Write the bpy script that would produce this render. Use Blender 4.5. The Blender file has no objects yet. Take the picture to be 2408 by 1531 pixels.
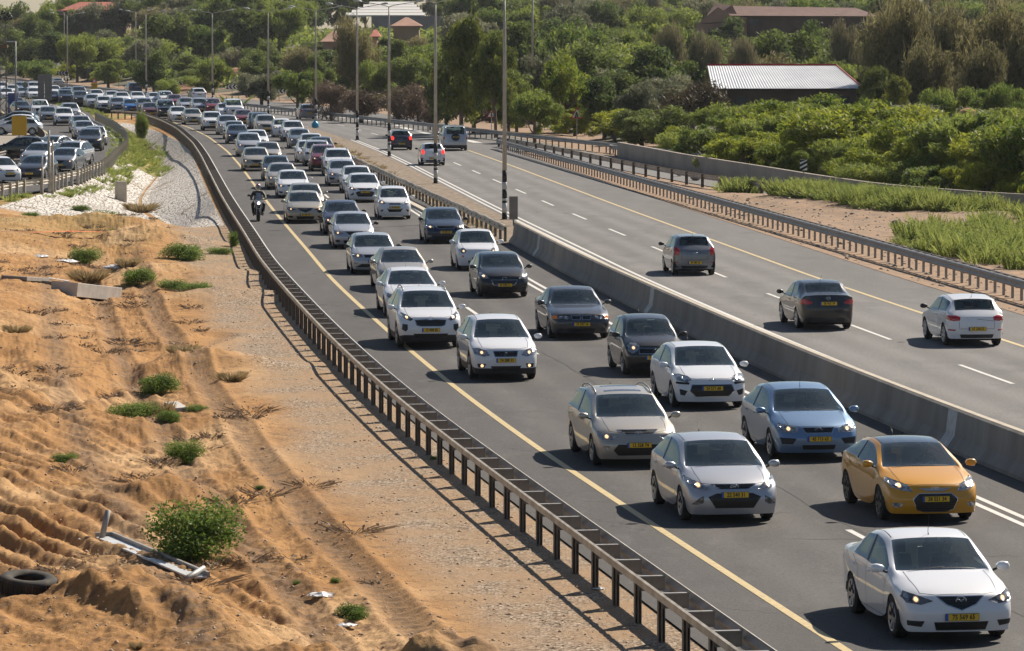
import bpy, bmesh, math, random
import numpy as np
from mathutils import Vector, Matrix, geometry
from mathutils.bvhtree import BVHTree
sc=bpy.context.scene; COL=sc.collection
R=math.radians; rnd=random.Random(7)
# ---------------------------------------------------------------- camera, sky, sun, exposure
CAMH=9.3; PITCH=math.atan(754/10250.)
cam=bpy.data.cameras.new('camera'); co=bpy.data.objects.new('camera',cam); COL.objects.link(co)
co.location=(0,0,CAMH); co.rotation_euler=(math.pi/2-PITCH,0,0)
cam.sensor_width=36; cam.lens=36*10250/2560.; cam.clip_start=1; cam.clip_end=6000
sc.camera=co
SUN=Vector((.74,.9,1.0)).normalized()
w=bpy.data.worlds.new('World'); sc.world=w; w.use_nodes=True
nt=w.node_tree; bg=nt.nodes['Background']; sk=nt.nodes.new('ShaderNodeTexSky'); sk.sky_type='NISHITA'; sk.sun_disc=False
sk.sun_elevation=math.asin(SUN.z); sk.sun_rotation=math.atan2(SUN.x,SUN.y); sk.dust_density=.6; sk.air_density=1.0
nt.links.new(sk.outputs[0],bg.inputs[0]); bg.inputs[1].default_value=.05
sl=bpy.data.lights.new('sun','SUN'); sl.energy=5.0; sl.angle=R(.5); sl.color=(1,.90,.765)
so=bpy.data.objects.new('sun',sl); COL.objects.link(so); so.rotation_euler=SUN.to_track_quat('Z','Y').to_euler()
sc.view_settings.view_transform='Standard'; sc.view_settings.look='None'; sc.view_settings.exposure=.55; sc.view_settings.gamma=1
# photograph pixel (2407 wide) -> point on the plane z
FV=10250*2407/2560.
def G(x,y,z=0.):
    dx=(x-1203.5)/FV; dz=-(y-765.5)/FV
    d=Vector((dx, math.cos(PITCH)+dz*math.sin(PITCH), -math.sin(PITCH)+dz*math.cos(PITCH)))
    t=(z-CAMH)/d.z
    return Vector((d.x*t,d.y*t,z))
def at(x,y,Y):            # pixel -> point at distance Y
    dx=(x-1203.5)/FV; dz=-(y-765.5)/FV
    d=Vector((dx, math.cos(PITCH)+dz*math.sin(PITCH), -math.sin(PITCH)+dz*math.cos(PITCH)))
    t=Y/d.y
    return Vector((d.x*t,Y,CAMH+d.z*t))
# ---------------------------------------------------------------- helpers
def tag(o,label=None,cat=None,group=None,kind=None):
    if label: o['label']=label
    if cat: o['category']=cat
    if group: o['group']=group
    if kind: o['kind']=kind
    return o
def empty(name,loc=(0,0,0),rz=0.):
    o=bpy.data.objects.new(name,None); COL.objects.link(o); o.location=loc; o.rotation_euler=(0,0,rz); o.empty_display_size=.2; return o
def link(name,me,parent=None,mats=None,loc=None,rot=None):
    o=bpy.data.objects.new(name,me); COL.objects.link(o)
    if parent: o.parent=parent
    if loc is not None: o.location=loc
    if rot is not None: o.rotation_euler=rot
    if mats:
        for i,m in enumerate(mats):
            if m is None: continue
            if len(me.materials)<=i: me.materials.append(m)
            o.material_slots[i].link='OBJECT'; o.material_slots[i].material=m
    return o
def mesh(name,v,f,mats=(),smooth=False,mi=None):
    me=bpy.data.meshes.new(name); me.from_pydata([tuple(p) for p in v],[],[tuple(q) for q in f])
    for m in mats: me.materials.append(m)
    if mi is not None: me.polygons.foreach_set('material_index',mi)
    if smooth: me.polygons.foreach_set('use_smooth',[True]*len(me.polygons))
    me.update(); return me
def npmesh(name,V,F,mats=(),smooth=False,mi=None):
    """V (n,3) float, F (m,k) int, all faces with k corners"""
    V=np.asarray(V,np.float32); F=np.asarray(F,np.int32); me=bpy.data.meshes.new(name)
    me.vertices.add(len(V)); me.vertices.foreach_set('co',V.ravel())
    me.loops.add(F.size); me.loops.foreach_set('vertex_index',F.ravel())
    me.polygons.add(len(F)); k=F.shape[1]
    me.polygons.foreach_set('loop_start',np.arange(len(F),dtype=np.int32)*k)
    if smooth: me.polygons.foreach_set('use_smooth',np.ones(len(F),bool))
    for m in mats: me.materials.append(m)
    if mi is not None: me.polygons.foreach_set('material_index',np.asarray(mi,np.int32))
    me.update(calc_edges=True); return me
class MB:
    """collects shapes into one mesh"""
    def __init__(s): s.v=[];s.f=[];s.m=[]
    def add(s,v,f,m=0,M=None):
        b=len(s.v)
        s.v+=[tuple(M@Vector(p)) if M is not None else tuple(p) for p in v]
        s.f+=[tuple(i+b for i in q) for q in f]; s.m+=[m]*len(f); return s
    def box(s,x0,x1,y0,y1,z0,z1,m=0,M=None):
        v=[(x,y,z) for z in(z0,z1) for y in(y0,y1) for x in(x0,x1)]
        return s.add(v,[(0,2,3,1),(4,5,7,6),(0,1,5,4),(1,3,7,5),(3,2,6,7),(2,0,4,6)],m,M)
    def tube(s,pts,r,n=8,m=0,cap=True,M=None):
        pts=[Vector(p) for p in pts]; rr=r if hasattr(r,'__len__') else [r]*len(pts); v=[];f=[]
        for i,p in enumerate(pts):
            d=(pts[min(i+1,len(pts)-1)]-pts[max(i-1,0)]).normalized()
            a=d.cross(Vector((0,0,1)) if abs(d.z)<.9 else Vector((1,0,0))).normalized(); b=d.cross(a)
            for k in range(n):
                t=2*math.pi*k/n; v.append(p+(a*math.cos(t)+b*math.sin(t))*rr[i])
        for i in range(len(pts)-1):
            for k in range(n):
                f.append((i*n+k,i*n+(k+1)%n,(i+1)*n+(k+1)%n,(i+1)*n+k))
        if cap: f.append(tuple(range(n-1,-1,-1))); f.append(tuple((len(pts)-1)*n+k for k in range(n)))
        return s.add(v,f,m,M)
    def lathe(s,prof,n=24,axis='x',m=0,M=None,mf=None):
        v=[];f=[];ms=[]
        for (a,r) in prof:
            for k in range(n):
                t=2*math.pi*k/n; c,d=r*math.cos(t),r*math.sin(t)
                v.append((a,c,d) if axis=='x' else ((c,d,a) if axis=='z' else (c,a,d)))
        for i in range(len(prof)-1):
            for k in range(n):
                f.append((i*n+k,i*n+(k+1)%n,(i+1)*n+(k+1)%n,(i+1)*n+k))
        return s.add(v,f,m,M)
    def mesh(s,name,mats=(),smooth=False): return mesh(name,s.v,s.f,mats,smooth,s.m)
    def obj(s,name,mats=(),parent=None,smooth=False,loc=None,rot=None): return link(name,s.mesh(name,mats,smooth),parent,None,loc,rot)
def sweep(prof,path,closed=False,up=True):
    """prof [(lateral,z)], path list of (x,y,z); lateral is to the right of travel"""
    v=[];f=[];n=len(prof); P=[Vector(p) for p in path]
    for i,p in enumerate(P):
        d=(P[min(i+1,len(P)-1)]-P[max(i-1,0)]); d.z=0; d.normalize(); s=Vector((d.y,-d.x,0))
        for (a,z) in prof: v.append(p+s*a+Vector((0,0,z)))
    for i in range(len(P)-1):
        for k in range(n if closed else n-1):
            k2=(k+1)%n; f.append((i*n+k,i*n+k2,(i+1)*n+k2,(i+1)*n+k))
    if closed: f.append(tuple(range(n))); f.append(tuple((len(P)-1)*n+k for k in reversed(range(n))))
    return v,f
# ---------------------------------------------------------------- materials
def mat(name,col=(.5,.5,.5),rough=.6,metal=0,col2=None,scale=5.,bump=0.,bscale=20.,coat=0.,emit=0.,spec=.5,detail=6,lo=.35,hi=.65,stretch=None,dist=.02):
    m=bpy.data.materials.new(name); m.use_nodes=True; n=m.node_tree.nodes; l=m.node_tree.links; b=n['Principled BSDF']
    b.inputs['Base Color'].default_value=(*col,1); b.inputs['Roughness'].default_value=rough; b.inputs['Metallic'].default_value=metal
    b.inputs['Coat Weight'].default_value=coat; b.inputs['Coat Roughness'].default_value=.03; b.inputs['Specular IOR Level'].default_value=spec
    if emit: b.inputs['Emission Color'].default_value=(*col,1); b.inputs['Emission Strength'].default_value=emit
    if col2 or bump:
        tc=n.new('ShaderNodeTexCoord'); mp=n.new('ShaderNodeMapping'); l.new(tc.outputs['Object'],mp.inputs[0])
        if stretch: mp.inputs['Scale'].default_value=stretch
    if col2:
        t=n.new('ShaderNodeTexNoise'); t.inputs['Scale'].default_value=scale; t.inputs['Detail'].default_value=detail; t.inputs['Roughness'].default_value=.6
        l.new(mp.outputs[0],t.inputs[0]); r=n.new('ShaderNodeValToRGB'); r.color_ramp.elements[0].position=lo; r.color_ramp.elements[1].position=hi
        r.color_ramp.elements[0].color=(*col,1); r.color_ramp.elements[1].color=(*col2,1); l.new(t.outputs[0],r.inputs[0]); l.new(r.outputs[0],b.inputs['Base Color'])
    if bump:
        t=n.new('ShaderNodeTexNoise'); t.inputs['Scale'].default_value=bscale; t.inputs['Detail'].default_value=5
        l.new(mp.outputs[0],t.inputs[0]); bp=n.new('ShaderNodeBump'); bp.inputs['Strength'].default_value=bump; bp.inputs['Distance'].default_value=dist
        l.new(t.outputs[0],bp.inputs['Height']); l.new(bp.outputs[0],b.inputs['Normal'])
    return m
def paint(name,col,metal=.0,rough=.38):
    m=mat(name,col,rough,metal,coat=1.0)
    n=m.node_tree.nodes; l=m.node_tree.links; b=n['Principled BSDF']
    # road dust, thicker towards the sills
    tc=n.new('ShaderNodeTexCoord'); sp=n.new('ShaderNodeSeparateXYZ'); l.new(tc.outputs['Object'],sp.inputs[0])
    mr=n.new('ShaderNodeMapRange'); mr.inputs[1].default_value=.7; mr.inputs[2].default_value=.15; mr.inputs[3].default_value=0; mr.inputs[4].default_value=.16; l.new(sp.outputs[2],mr.inputs[0])
    t=n.new('ShaderNodeTexNoise'); t.inputs['Scale'].default_value=6; l.new(tc.outputs['Object'],t.inputs[0])
    mu=n.new('ShaderNodeMath'); mu.operation='MULTIPLY'; l.new(mr.outputs[0],mu.inputs[0]); l.new(t.outputs[0],mu.inputs[1])
    mx=n.new('ShaderNodeMix'); mx.data_type='RGBA'; mx.inputs[6].default_value=(*col,1); mx.inputs[7].default_value=(.15,.125,.10,1); l.new(mu.outputs[0],mx.inputs[0]); l.new(mx.outputs[2],b.inputs['Base Color'])
    return m
def glassmat(name,tint=(.30,.36,.35),refl=1.6,film=.12):
    m=bpy.data.materials.new(name); m.use_nodes=True; n=m.node_tree.nodes; l=m.node_tree.links; n.remove(n['Principled BSDF'])
    o=n['Material Output']; g=n.new('ShaderNodeBsdfGlossy'); g.inputs['Roughness'].default_value=.04; g.inputs[0].default_value=(.85,.93,.95,1)
    t=n.new('ShaderNodeBsdfTransparent'); t.inputs[0].default_value=(*tint,1); fr=n.new('ShaderNodeFresnel'); fr.inputs[0].default_value=refl
    mx=n.new('ShaderNodeMixShader'); l.new(fr.outputs[0],mx.inputs[0]); l.new(t.outputs[0],mx.inputs[1]); l.new(g.outputs[0],mx.inputs[2])
    tc=n.new('ShaderNodeTexCoord'); nz=n.new('ShaderNodeTexNoise'); nz.inputs['Scale'].default_value=2.2; nz.inputs['Detail'].default_value=3; l.new(tc.outputs['Object'],nz.inputs[0]); mr=n.new('ShaderNodeMapRange'); mr.inputs[1].default_value=.3; mr.inputs[2].default_value=.7; mr.inputs[3].default_value=film*.6; mr.inputs[4].default_value=film*1.5; l.new(nz.outputs[0],mr.inputs[0])
    df=n.new('ShaderNodeBsdfDiffuse'); df.inputs[0].default_value=(.17,.27,.30,1); m2=n.new('ShaderNodeMixShader'); l.new(mr.outputs[0],m2.inputs[0]); l.new(mx.outputs[0],m2.inputs[1]); l.new(df.outputs[0],m2.inputs[2]); l.new(m2.outputs[0],o.inputs[0])
    return m
M={}
M['glass']=glassmat('windshield_glass',(.80,.97,.96),1.8,.05)
M['sglass']=glassmat('side_glass',(.22,.27,.27),1.9,.03)
M['rglass']=glassmat('rear_glass',(.70,.80,.78),1.5,.03)
M['trim']=mat('black_trim',(.012,.012,.013),.35)
M['plastic']=mat('dark_plastic',(.022,.022,.024),.55)
M['under']=mat('underbody',(.008,.008,.008),.9)
M['tyre']=mat('tyre_rubber',(.018,.017,.016),.8,bump=.3,bscale=60)
M['rim']=mat('rim_alloy',(.42,.43,.45),.35,.7)
M['rimdark']=mat('rim_dark',(.07,.07,.075),.4,.5)
M['chrome']=mat('chrome',(.75,.77,.8),.12,1)
M['lens']=mat('headlight_lens',(.20,.21,.22),.12,.5,coat=1,col2=(.50,.52,.54),scale=16,lo=.4,hi=.6)
M['lensdark']=mat('dark_headlight_lens',(.07,.07,.075),.08,.4,coat=1,col2=(.4,.4,.42),scale=12,lo=.45,hi=.7)
M['lamp_on']=mat('lit_headlamp',(1,.62,.32),.3,emit=1.1)
M['led_on']=mat('lit_daytime_lamp',(1,.93,.85),.3,emit=1.6)
M['amber']=mat('amber_lens',(.75,.22,.03),.15,coat=1)
M['tail']=mat('tail_lens',(.45,.012,.012),.15,coat=1)
M['brake']=mat('lit_brake_lens',(.9,.03,.02),.2,coat=1,emit=1.3)
M['plate']=mat('plate_yellow',(.80,.50,.02),.5)
M['plateblue']=mat('plate_blue',(.02,.10,.5),.5)
M['ink']=mat('plate_ink',(.01,.01,.01),.6)
M['seat']=mat('seat_fabric',(.30,.30,.29),.9)
M['dash']=mat('dashboard',(.10,.11,.115),.8)
M['skin']=mat('skin',(.42,.23,.15),.6)
M['hair']=mat('hair',(.02,.015,.012),.7)
M['mirrorglass']=mat('mirror_glass',(.2,.22,.25),.08,.9)
P={}
for k,c,mt in [('white',(.78,.79,.82),0),('silver',(.50,.51,.54),.5),('beige',(.46,.42,.36),.45),('gold',(.46,.41,.32),.45),('lightblue',(.17,.28,.44),.55),('yellow',(.68,.31,.006),.0),
  ('darkblue',(.018,.03,.06),.5),('black',(.008,.008,.010),.2),('darkgrey',(.05,.052,.06),.5),('grey',(.19,.205,.23),.5),('red',(.22,.012,.015),.35),('maroon',(.12,.012,.015),.35),('blue',(.015,.14,.42),.4),
  ('green',(.06,.075,.065),.4),('purple',(.035,.03,.07),.4),('olive',(.2,.19,.13),.4)]:
    P[k]=paint('paint_'+k,c,mt)
# ---------------------------------------------------------------- cars
def lerp(a,b,t): return a+(b-a)*t
SP={}
def spec(name,base=None,**k):
    s=dict(SP[base]) if base else {}
    s.update(k); SP[name]=s
spec('sedan',L=4.54,W=1.755,H=1.465,wf=.90,wb=2.64,rw=.325,he=(.14,.74),cowl=(1.12,.98),rf=(1.95,1.40),rr=(3.22,1.39),bb=(3.86,1.10),te=(4.40,1.05),bf=.92,br=1.0,wr=.61,qb=3.50,qt=3.06,wag=0,
  hl=[(.43,.66),(.66,.71),(.815,.765),(.84,.67),(.76,.60),(.56,.595)],grille=[(-.36,.715),(.36,.715),(.22,.60),(0,.52),(-.22,.60)],intake=[(-.46,.36),(.46,.36),(.40,.23),(-.40,.23)],fog=[(.58,.36),(.78,.38),(.76,.29),(.60,.28)],
  pz=.44,tl=[(.50,.86),(.80,.90),(.84,.80),(.70,.72),(.52,.78)],rpz=.80,hlm='lens',gm='trim',rails=0,clad=0,ant=1,logo=None,lit=1,bow=.18,tw=.28)
spec('hatch','sedan',L=4.25,W=1.78,H=1.48,wb=2.65,cowl=(1.02,.99),rf=(1.88,1.42),rr=(3.70,1.38),bb=(4.00,1.06),te=(4.17,.90),qb=3.52,qt=3.32,wag=1,br=1.02,tl=[(.62,.98),(.78,1.0),(.84,.84),(.66,.78),(.58,.86)],rpz=.66)
spec('small','sedan',L=3.6,W=1.6,H=1.52,wf=.72,wb=2.38,rw=.29,he=(.12,.80),cowl=(.80,1.02),rf=(1.50,1.45),rr=(3.08,1.44),bb=(3.36,1.10),te=(3.54,.92),wag=0,qb=3.10,qt=2.92,bf=.96,br=1.04,wr=.55,
  hl=[(.40,.72),(.58,.82),(.72,.84),(.755,.72),(.66,.64),(.48,.66)],grille=[(-.30,.72),(.30,.72),(.26,.66),(-.26,.66)],intake=[(-.38,.46),(.38,.46),(.28,.28),(-.28,.28)],fog=[(.52,.42),(.68,.44),(.66,.33),(.56,.33)],pz=.54,tl=[(.58,.98),(.70,1.0),(.76,.80),(.62,.74)],rpz=.62)
spec('suv','hatch',L=4.45,W=1.84,H=1.66,wf=.90,wb=2.64,rw=.36,he=(.12,.90),cowl=(1.08,1.12),rf=(1.85,1.58),rr=(3.80,1.56),bb=(4.18,1.18),te=(4.36,1.0),bf=1.04,br=1.14,wr=.63,qb=3.85,qt=3.62,wag=1,
  hl=[(.44,.80),(.62,.85),(.80,.93),(.86,.84),(.74,.77),(.52,.74)],grille=[(-.40,.80),(.40,.80),(.36,.64),(-.36,.64)],intake=[(-.52,.42),(.52,.42),(.44,.28),(-.44,.28)],fog=[(.62,.54),(.78,.56),(.76,.40),(.64,.40)],pz=.53,rails=1,clad=1,tl=[(.56,1.04),(.80,1.08),(.86,.96),(.66,.92)],rpz=.84,tw=.30)
spec('wagon','hatch',L=4.475,W=1.775,H=1.52,wb=2.70,rr=(3.85,1.43),bb=(4.20,1.08),te=(4.38,.92),qb=3.98,qt=3.75,wag=1,rails=1)
spec('mpv','suv',L=4.4,W=1.8,H=1.66,rails=0,clad=0,he=(.12,.84),cowl=(.92,1.12),rf=(1.80,1.58))
spec('pickup','sedan',L=5.3,W=1.85,H=1.78,wf=.95,wb=3.2,rw=.38,he=(.12,1.0),cowl=(1.35,1.2),rf=(1.95,1.70),rr=(3.1,1.70),bb=(3.3,1.18),te=(5.2,1.12),bf=1.12,br=1.14,wr=.62,qb=2.95,qt=2.9,
  hl=[(.54,.82),(.72,.9),(.84,.92),(.86,.76),(.62,.74)],grille=[(-.48,.92),(.48,.92),(.44,.68),(-.44,.68)],intake=[(-.5,.5),(.5,.5),(.46,.38),(-.46,.38)],fog=[(.62,.5),(.76,.52),(.76,.42),(.64,.42)],pz=.55,rpz=.8)
spec('jeep','suv',L=4.8,W=1.87,H=1.87,wb=2.78,wf=.95,rw=.39,he=(.10,1.08),cowl=(1.30,1.22),rf=(1.85,1.78),rr=(4.45,1.80),bb=(4.62,1.22),te=(4.70,1.0),bf=1.16,br=1.20,wr=.68,qb=4.35,qt=4.30,
  tl=[(.78,1.02),(.88,1.04),(.89,.86),(.79,.84)],rpz=1.0,spare=1)
# the cars nearest the camera, each after its own face
spec('sedan_white_near','sedan',ant=2,hl=[(.42,.655),(.60,.72),(.80,.775),(.845,.70),(.80,.625),(.60,.60)],hlm='lensdark',logo='wing',intake=[(-.42,.345),(.42,.345),(.38,.215),(-.38,.215)],
  fog=[(.56,.36),(.80,.365),(.79,.29),(.60,.27)],pz=.42,intext=1)
spec('coupe','hatch',L=4.22,W=1.79,H=1.40,wb=2.65,he=(.13,.72),cowl=(1.08,.96),rf=(1.95,1.355),rr=(3.55,1.30),bb=(4.0,1.02),te=(4.15,.86),wr=.58,bf=.92,br=1.04,qb=3.42,qt=3.25,roofglass=1,
  hl=[(.42,.60),(.50,.72),(.66,.78),(.80,.83),(.85,.78),(.80,.68),(.62,.62)],hlm='lens',grille=[(-.42,.46),(-.30,.56),(.30,.56),(.42,.46),(.34,.27),(.20,.235),(-.20,.235),(-.34,.27)],intake=None,bar=[(-.32,.665),(.32,.665),(.16,.61),(-.16,.61)],
  fog=[(.60,.40),(.80,.40),(.78,.32),(.66,.31)],fogm='lens',pz=.47,logo='oval_h',lz=.645)
spec('hatch_silver','hatch',logo='oval_h',lz=.70,grille=[(-.42,.745),(.42,.745),(.26,.655),(-.26,.655)],intake=[(-.50,.52),(-.34,.585),(.34,.585),(.50,.52),(.36,.31),(-.36,.31)],pz=.56,fog=[(.58,.54),(.66,.50),(.80,.38),(.66,.37),(.58,.42)],fogm='lensdark',
  hl=[(.44,.66),(.55,.74),(.70,.80),(.83,.86),(.86,.78),(.74,.68),(.58,.63)])
spec('wagon_beige','wagon',logo='oval_h',lz=.73,grille=[(-.43,.79),(.43,.79),(.26,.70),(-.26,.70)],intake=[(-.44,.50),(.44,.50),(.54,.38),(.44,.27),(-.44,.27),(-.54,.38)],pz=.49,fog=[(.62,.47),(.74,.48),(.76,.42),(.68,.37),(.62,.41)],fogm='lens',sunroof=1)
spec('hatch_blue','hatch',L=4.34,W=1.84,H=1.49,grille=[(-.34,.72),(.34,.72),(.28,.61),(-.28,.61)],intake=[(-.36,.36),(.36,.36),(.34,.26),(-.34,.26)],hl=[(.44,.70),(.58,.76),(.80,.80),(.86,.70),(.76,.62),(.44,.62)],fog=[(.48,.50),(.82,.52),(.78,.38),(.56,.38)],pz=.49,amberhl=1,logo='oval',lz=.68,ant=2)
spec('hatch_white','hatch',L=4.26,W=1.77,H=1.47,bow=.26,grille=[(-.48,.60),(.48,.60),(.54,.46),(.40,.33),(-.40,.33),(-.54,.46)],intake=None,hl=[(.48,.72),(.56,.80),(.74,.84),(.86,.82),(.82,.70),(.60,.66)],hlm='lens',fog=[(.60,.46),(.78,.50),(.76,.36),(.66,.34)],pz=.52,strip=1,logo='chevron',lz=.72,lit=0)
spec('small_black','small',logo='s',lz=.70,grille=[(-.42,.74),(.42,.74),(.42,.60),(-.42,.60)],intake=[(-.42,.38),(.42,.38),(.36,.24),(-.36,.24)],hl=[(.40,.80),(.50,.90),(.62,.88),(.70,.78),(.70,.66),(.60,.60),(.48,.66)],fog=None,pz=.50)
spec('sedan_classic','sedan',L=4.78,W=1.80,H=1.435,wb=2.83,wf=.85,cowl=(1.42,.96),rf=(2.15,1.37),rr=(3.35,1.36),bb=(3.95,1.06),te=(4.62,1.0),he=(.10,.76),kidney=1,hl=[(.36,.70),(.84,.71),(.84,.60),(.36,.60)],hlm='lensdark',grille=[(-.30,.71),(-.03,.71),(-.03,.59),(-.26,.59)],
  intake=[(-.40,.34),(.40,.34),(.38,.22),(-.38,.22)],fog=[(.56,.34),(.70,.34),(.70,.25),(.58,.25)],pz=.46,logo='round',lz=.755,lit=0,quad=1,bow=.18)
spec('crossover_white','suv',L=4.30,W=1.765,H=1.59,wb=2.60,he=(.12,.84),cowl=(.98,1.07),rf=(1.80,1.52),rr=(3.65,1.50),bb=(4.05,1.14),te=(4.20,.98),bf=1.0,br=1.08,wr=.57,rails=0,grille=[(-.32,.78),(.32,.78),(.28,.64),(-.28,.64)],hl=[(.40,.68),(.50,.80),(.70,.86),(.84,.84),(.80,.70),(.56,.64)],
  intake=[(-.40,.40),(.40,.40),(.34,.26),(-.34,.26)],fog=[(.52,.46),(.74,.46),(.72,.36),(.56,.36)],foglit=1,pz=.55,logo='s',lz=.71)
spec('suv_white','suv',L=4.48,W=1.855,H=1.64,grille=[(-.44,.82),(-.12,.84),(0,.82),(.12,.84),(.44,.82),(.40,.68),(.30,.65),(-.30,.65),(-.40,.68)],hl=[(.50,.84),(.62,.94),(.80,1.02),(.84,.96),(.74,.86),(.58,.80)],hlm='lensdark',fog=[(.66,.70),(.80,.72),(.82,.56),(.72,.50),(.66,.56)],pz=.545,intake=[(-.50,.44),(.50,.44),(.44,.32),(-.44,.32)],logo='oval',lz=.88)
spec('hatch_dark','hatch',L=3.95,W=1.72,H=1.47,wf=.82,wb=2.49,cowl=(.95,.99),rf=(1.75,1.42),rr=(3.40,1.37),bb=(3.72,1.06),te=(3.88,.9),qb=3.3,qt=3.15,grille=[(-.44,.60),(.44,.60),(.36,.44),(-.36,.44)],hl=[(.50,.66),(.62,.78),(.78,.86),(.82,.76),(.72,.64)],intake=[(-.46,.36),(.46,.36),(.4,.26),(-.4,.26)],pz=.44,logo='oval',lz=.66)
spec('sedan_dark','sedan',L=4.48,W=1.706,H=1.46,grille=[(-.42,.76),(.42,.76),(.32,.64),(-.32,.64)],hl=[(.46,.66),(.52,.76),(.80,.78),(.81,.66)],intake=[(-.46,.34),(.46,.34),(.4,.22),(-.4,.22)],fog=[(.56,.36),(.76,.38),(.75,.28),(.58,.28)],fogm='lens',pz=.50,rr=(3.4,1.39),bb=(4.1,1.08))
spec('retro','small',L=3.55,W=1.63,H=1.49,cowl=(.92,1.0),rf=(1.62,1.44),rr=(2.8,1.42),bb=(3.25,1.05),te=(3.48,.88),qb=2.85,qt=2.7,hl=[(.46,.74),(.50,.82),(.58,.85),(.66,.82),(.69,.74),(.65,.66),(.58,.64),(.50,.66)],grille=[(-.16,.62),(.16,.62),(.14,.58),(-.14,.58)],intake=[(-.42,.38),(.42,.38),(.38,.26),(-.38,.26)],fog=[(.54,.55),(.60,.58),(.66,.55),(.60,.50)],fogm='amber',pz=.45)
spec('tiny_white','small',L=3.565,W=1.595,H=1.54,grille=[(-.30,.74),(-.22,.77),(.22,.77),(.30,.74),(.22,.71),(-.22,.71)],intake=[(-.38,.55),(-.28,.50),(.28,.50),(.38,.55),(.28,.36),(-.28,.36)],hl=[(.42,.76),(.50,.86),(.66,.92),(.74,.88),(.72,.78),(.56,.72)],fog=[(.54,.50),(.62,.47),(.70,.40),(.58,.38)],logo='oval_h',lz=.74,pz=.58)
spec('hatch_light','hatch',L=3.99,W=1.73,H=1.467,wf=.84,wb=2.47,cowl=(1.0,.98),rf=(1.78,1.41),rr=(3.42,1.38),bb=(3.76,1.06),te=(3.92,.9),qb=3.35,qt=3.2,grille=[(-.40,.73),(.40,.73),(.34,.63),(-.34,.63)],hl=[(.44,.64),(.46,.74),(.80,.78),(.82,.66)],intake=[(-.5,.40),(.5,.40),(.7,.28),(-.7,.28)],fog=[(.62,.44),(.78,.46),(.76,.40),(.64,.38)],fogm='lens',pz=.50)
spec('sedan_wide','sedan',L=4.8,W=1.82,H=1.47,wb=2.78,cowl=(1.1,.98),rf=(2.0,1.40),rr=(3.35,1.40),bb=(4.05,1.10),te=(4.66,1.06),wr=.58,qb=3.55,qt=3.15)
spec('sedan_rear','sedan',L=4.37,W=1.70,H=1.455,wf=.85,wb=2.57,rr=(3.15,1.40),bb=(3.78,1.12),te=(4.26,1.08),tl=[(.46,.84),(.60,.93),(.80,.96),(.84,.82),(.66,.78)],rpz=.82,logo='oval_h')
spec('hatch_rear','hatch',L=4.06,W=1.69,H=1.445,wf=.82,wb=2.47,cowl=(1.0,.96),rf=(1.8,1.39),rr=(3.40,1.36),bb=(3.76,1.05),te=(3.98,.86),qb=3.3,qt=3.15,tl=[(.48,.86),(.60,.90),(.82,.90),(.84,.78),(.66,.74),(.50,.76)],rpz=.52,reflector=1)
def patch(bvh,poly,face,L,off=.004,rim=.012,step=.035):
    """outline in the front/rear (x,z) or side (y,z) view, laid on the body"""
    pts=[];
    n=len(poly)
    for i in range(n):
        a=Vector(poly[i]);b=Vector(poly[(i+1)%n]); k=max(1,int((b-a).length/step))
        pts+=[a.lerp(b,j/k) for j in range(k)]
    ne=len(pts); ed=[(i,(i+1)%ne) for i in range(ne)]
    xs=[p[0] for p in pts]; zs=[p[1] for p in pts]; x=min(xs)+step*.5
    while x<max(xs):
        z=min(zs)+step*.5
        while z<max(zs): pts.append(Vector((x,z))); z+=step
        x+=step
    r=geometry.delaunay_2d_cdt(pts,ed,[],1,1e-5); v=[];ok=True;out=[]
    dirs={'front':Vector((0,1,0)),'rear':Vector((0,-1,0)),'side':Vector((-1,0,0)),'sideL':Vector((1,0,0))}[face]
    last=None
    for p in r[0]:
        if face in('front','rear'): o=Vector((p[0],-dirs.y*5,p[1]))
        else: o=Vector((-dirs.x*3,p[0],p[1]))
        h=bvh.ray_cast(o,dirs)
        if h[0] is None or (face in('front','rear') and abs(h[0].y)<L/2-1.0):
            v.append(None); continue
        nn=h[1] if h[1].dot(dirs)<0 else -h[1]
        v.append(h[0]+nn*off-dirs*off*.5)
    good=[q for q in v if q is not None]
    if not good: return [],[]
    fs=[f for f in r[2] if all(v[i] is not None for i in f)]
    v=[q if q is not None else good[0] for q in v]
    # rim
    eds={}
    for f in fs:
        for i in range(len(f)):
            e=(f[i],f[(i+1)%len(f)]); eds[e]=1
    V=list(v);F=[]
    for f in fs:
        nrm=(v[f[1]]-v[f[0]]).cross(v[f[2]]-v[f[0]])
        F.append(tuple(f) if nrm.dot(dirs)<0 else tuple(reversed(f)))
    for (a,b) in [e for e in eds if (e[1],e[0]) not in eds]:
        k=len(V); V+=[v[a]+dirs*rim,v[b]+dirs*rim]; F.append((a,b,k+1,k))
    return V,F
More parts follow.
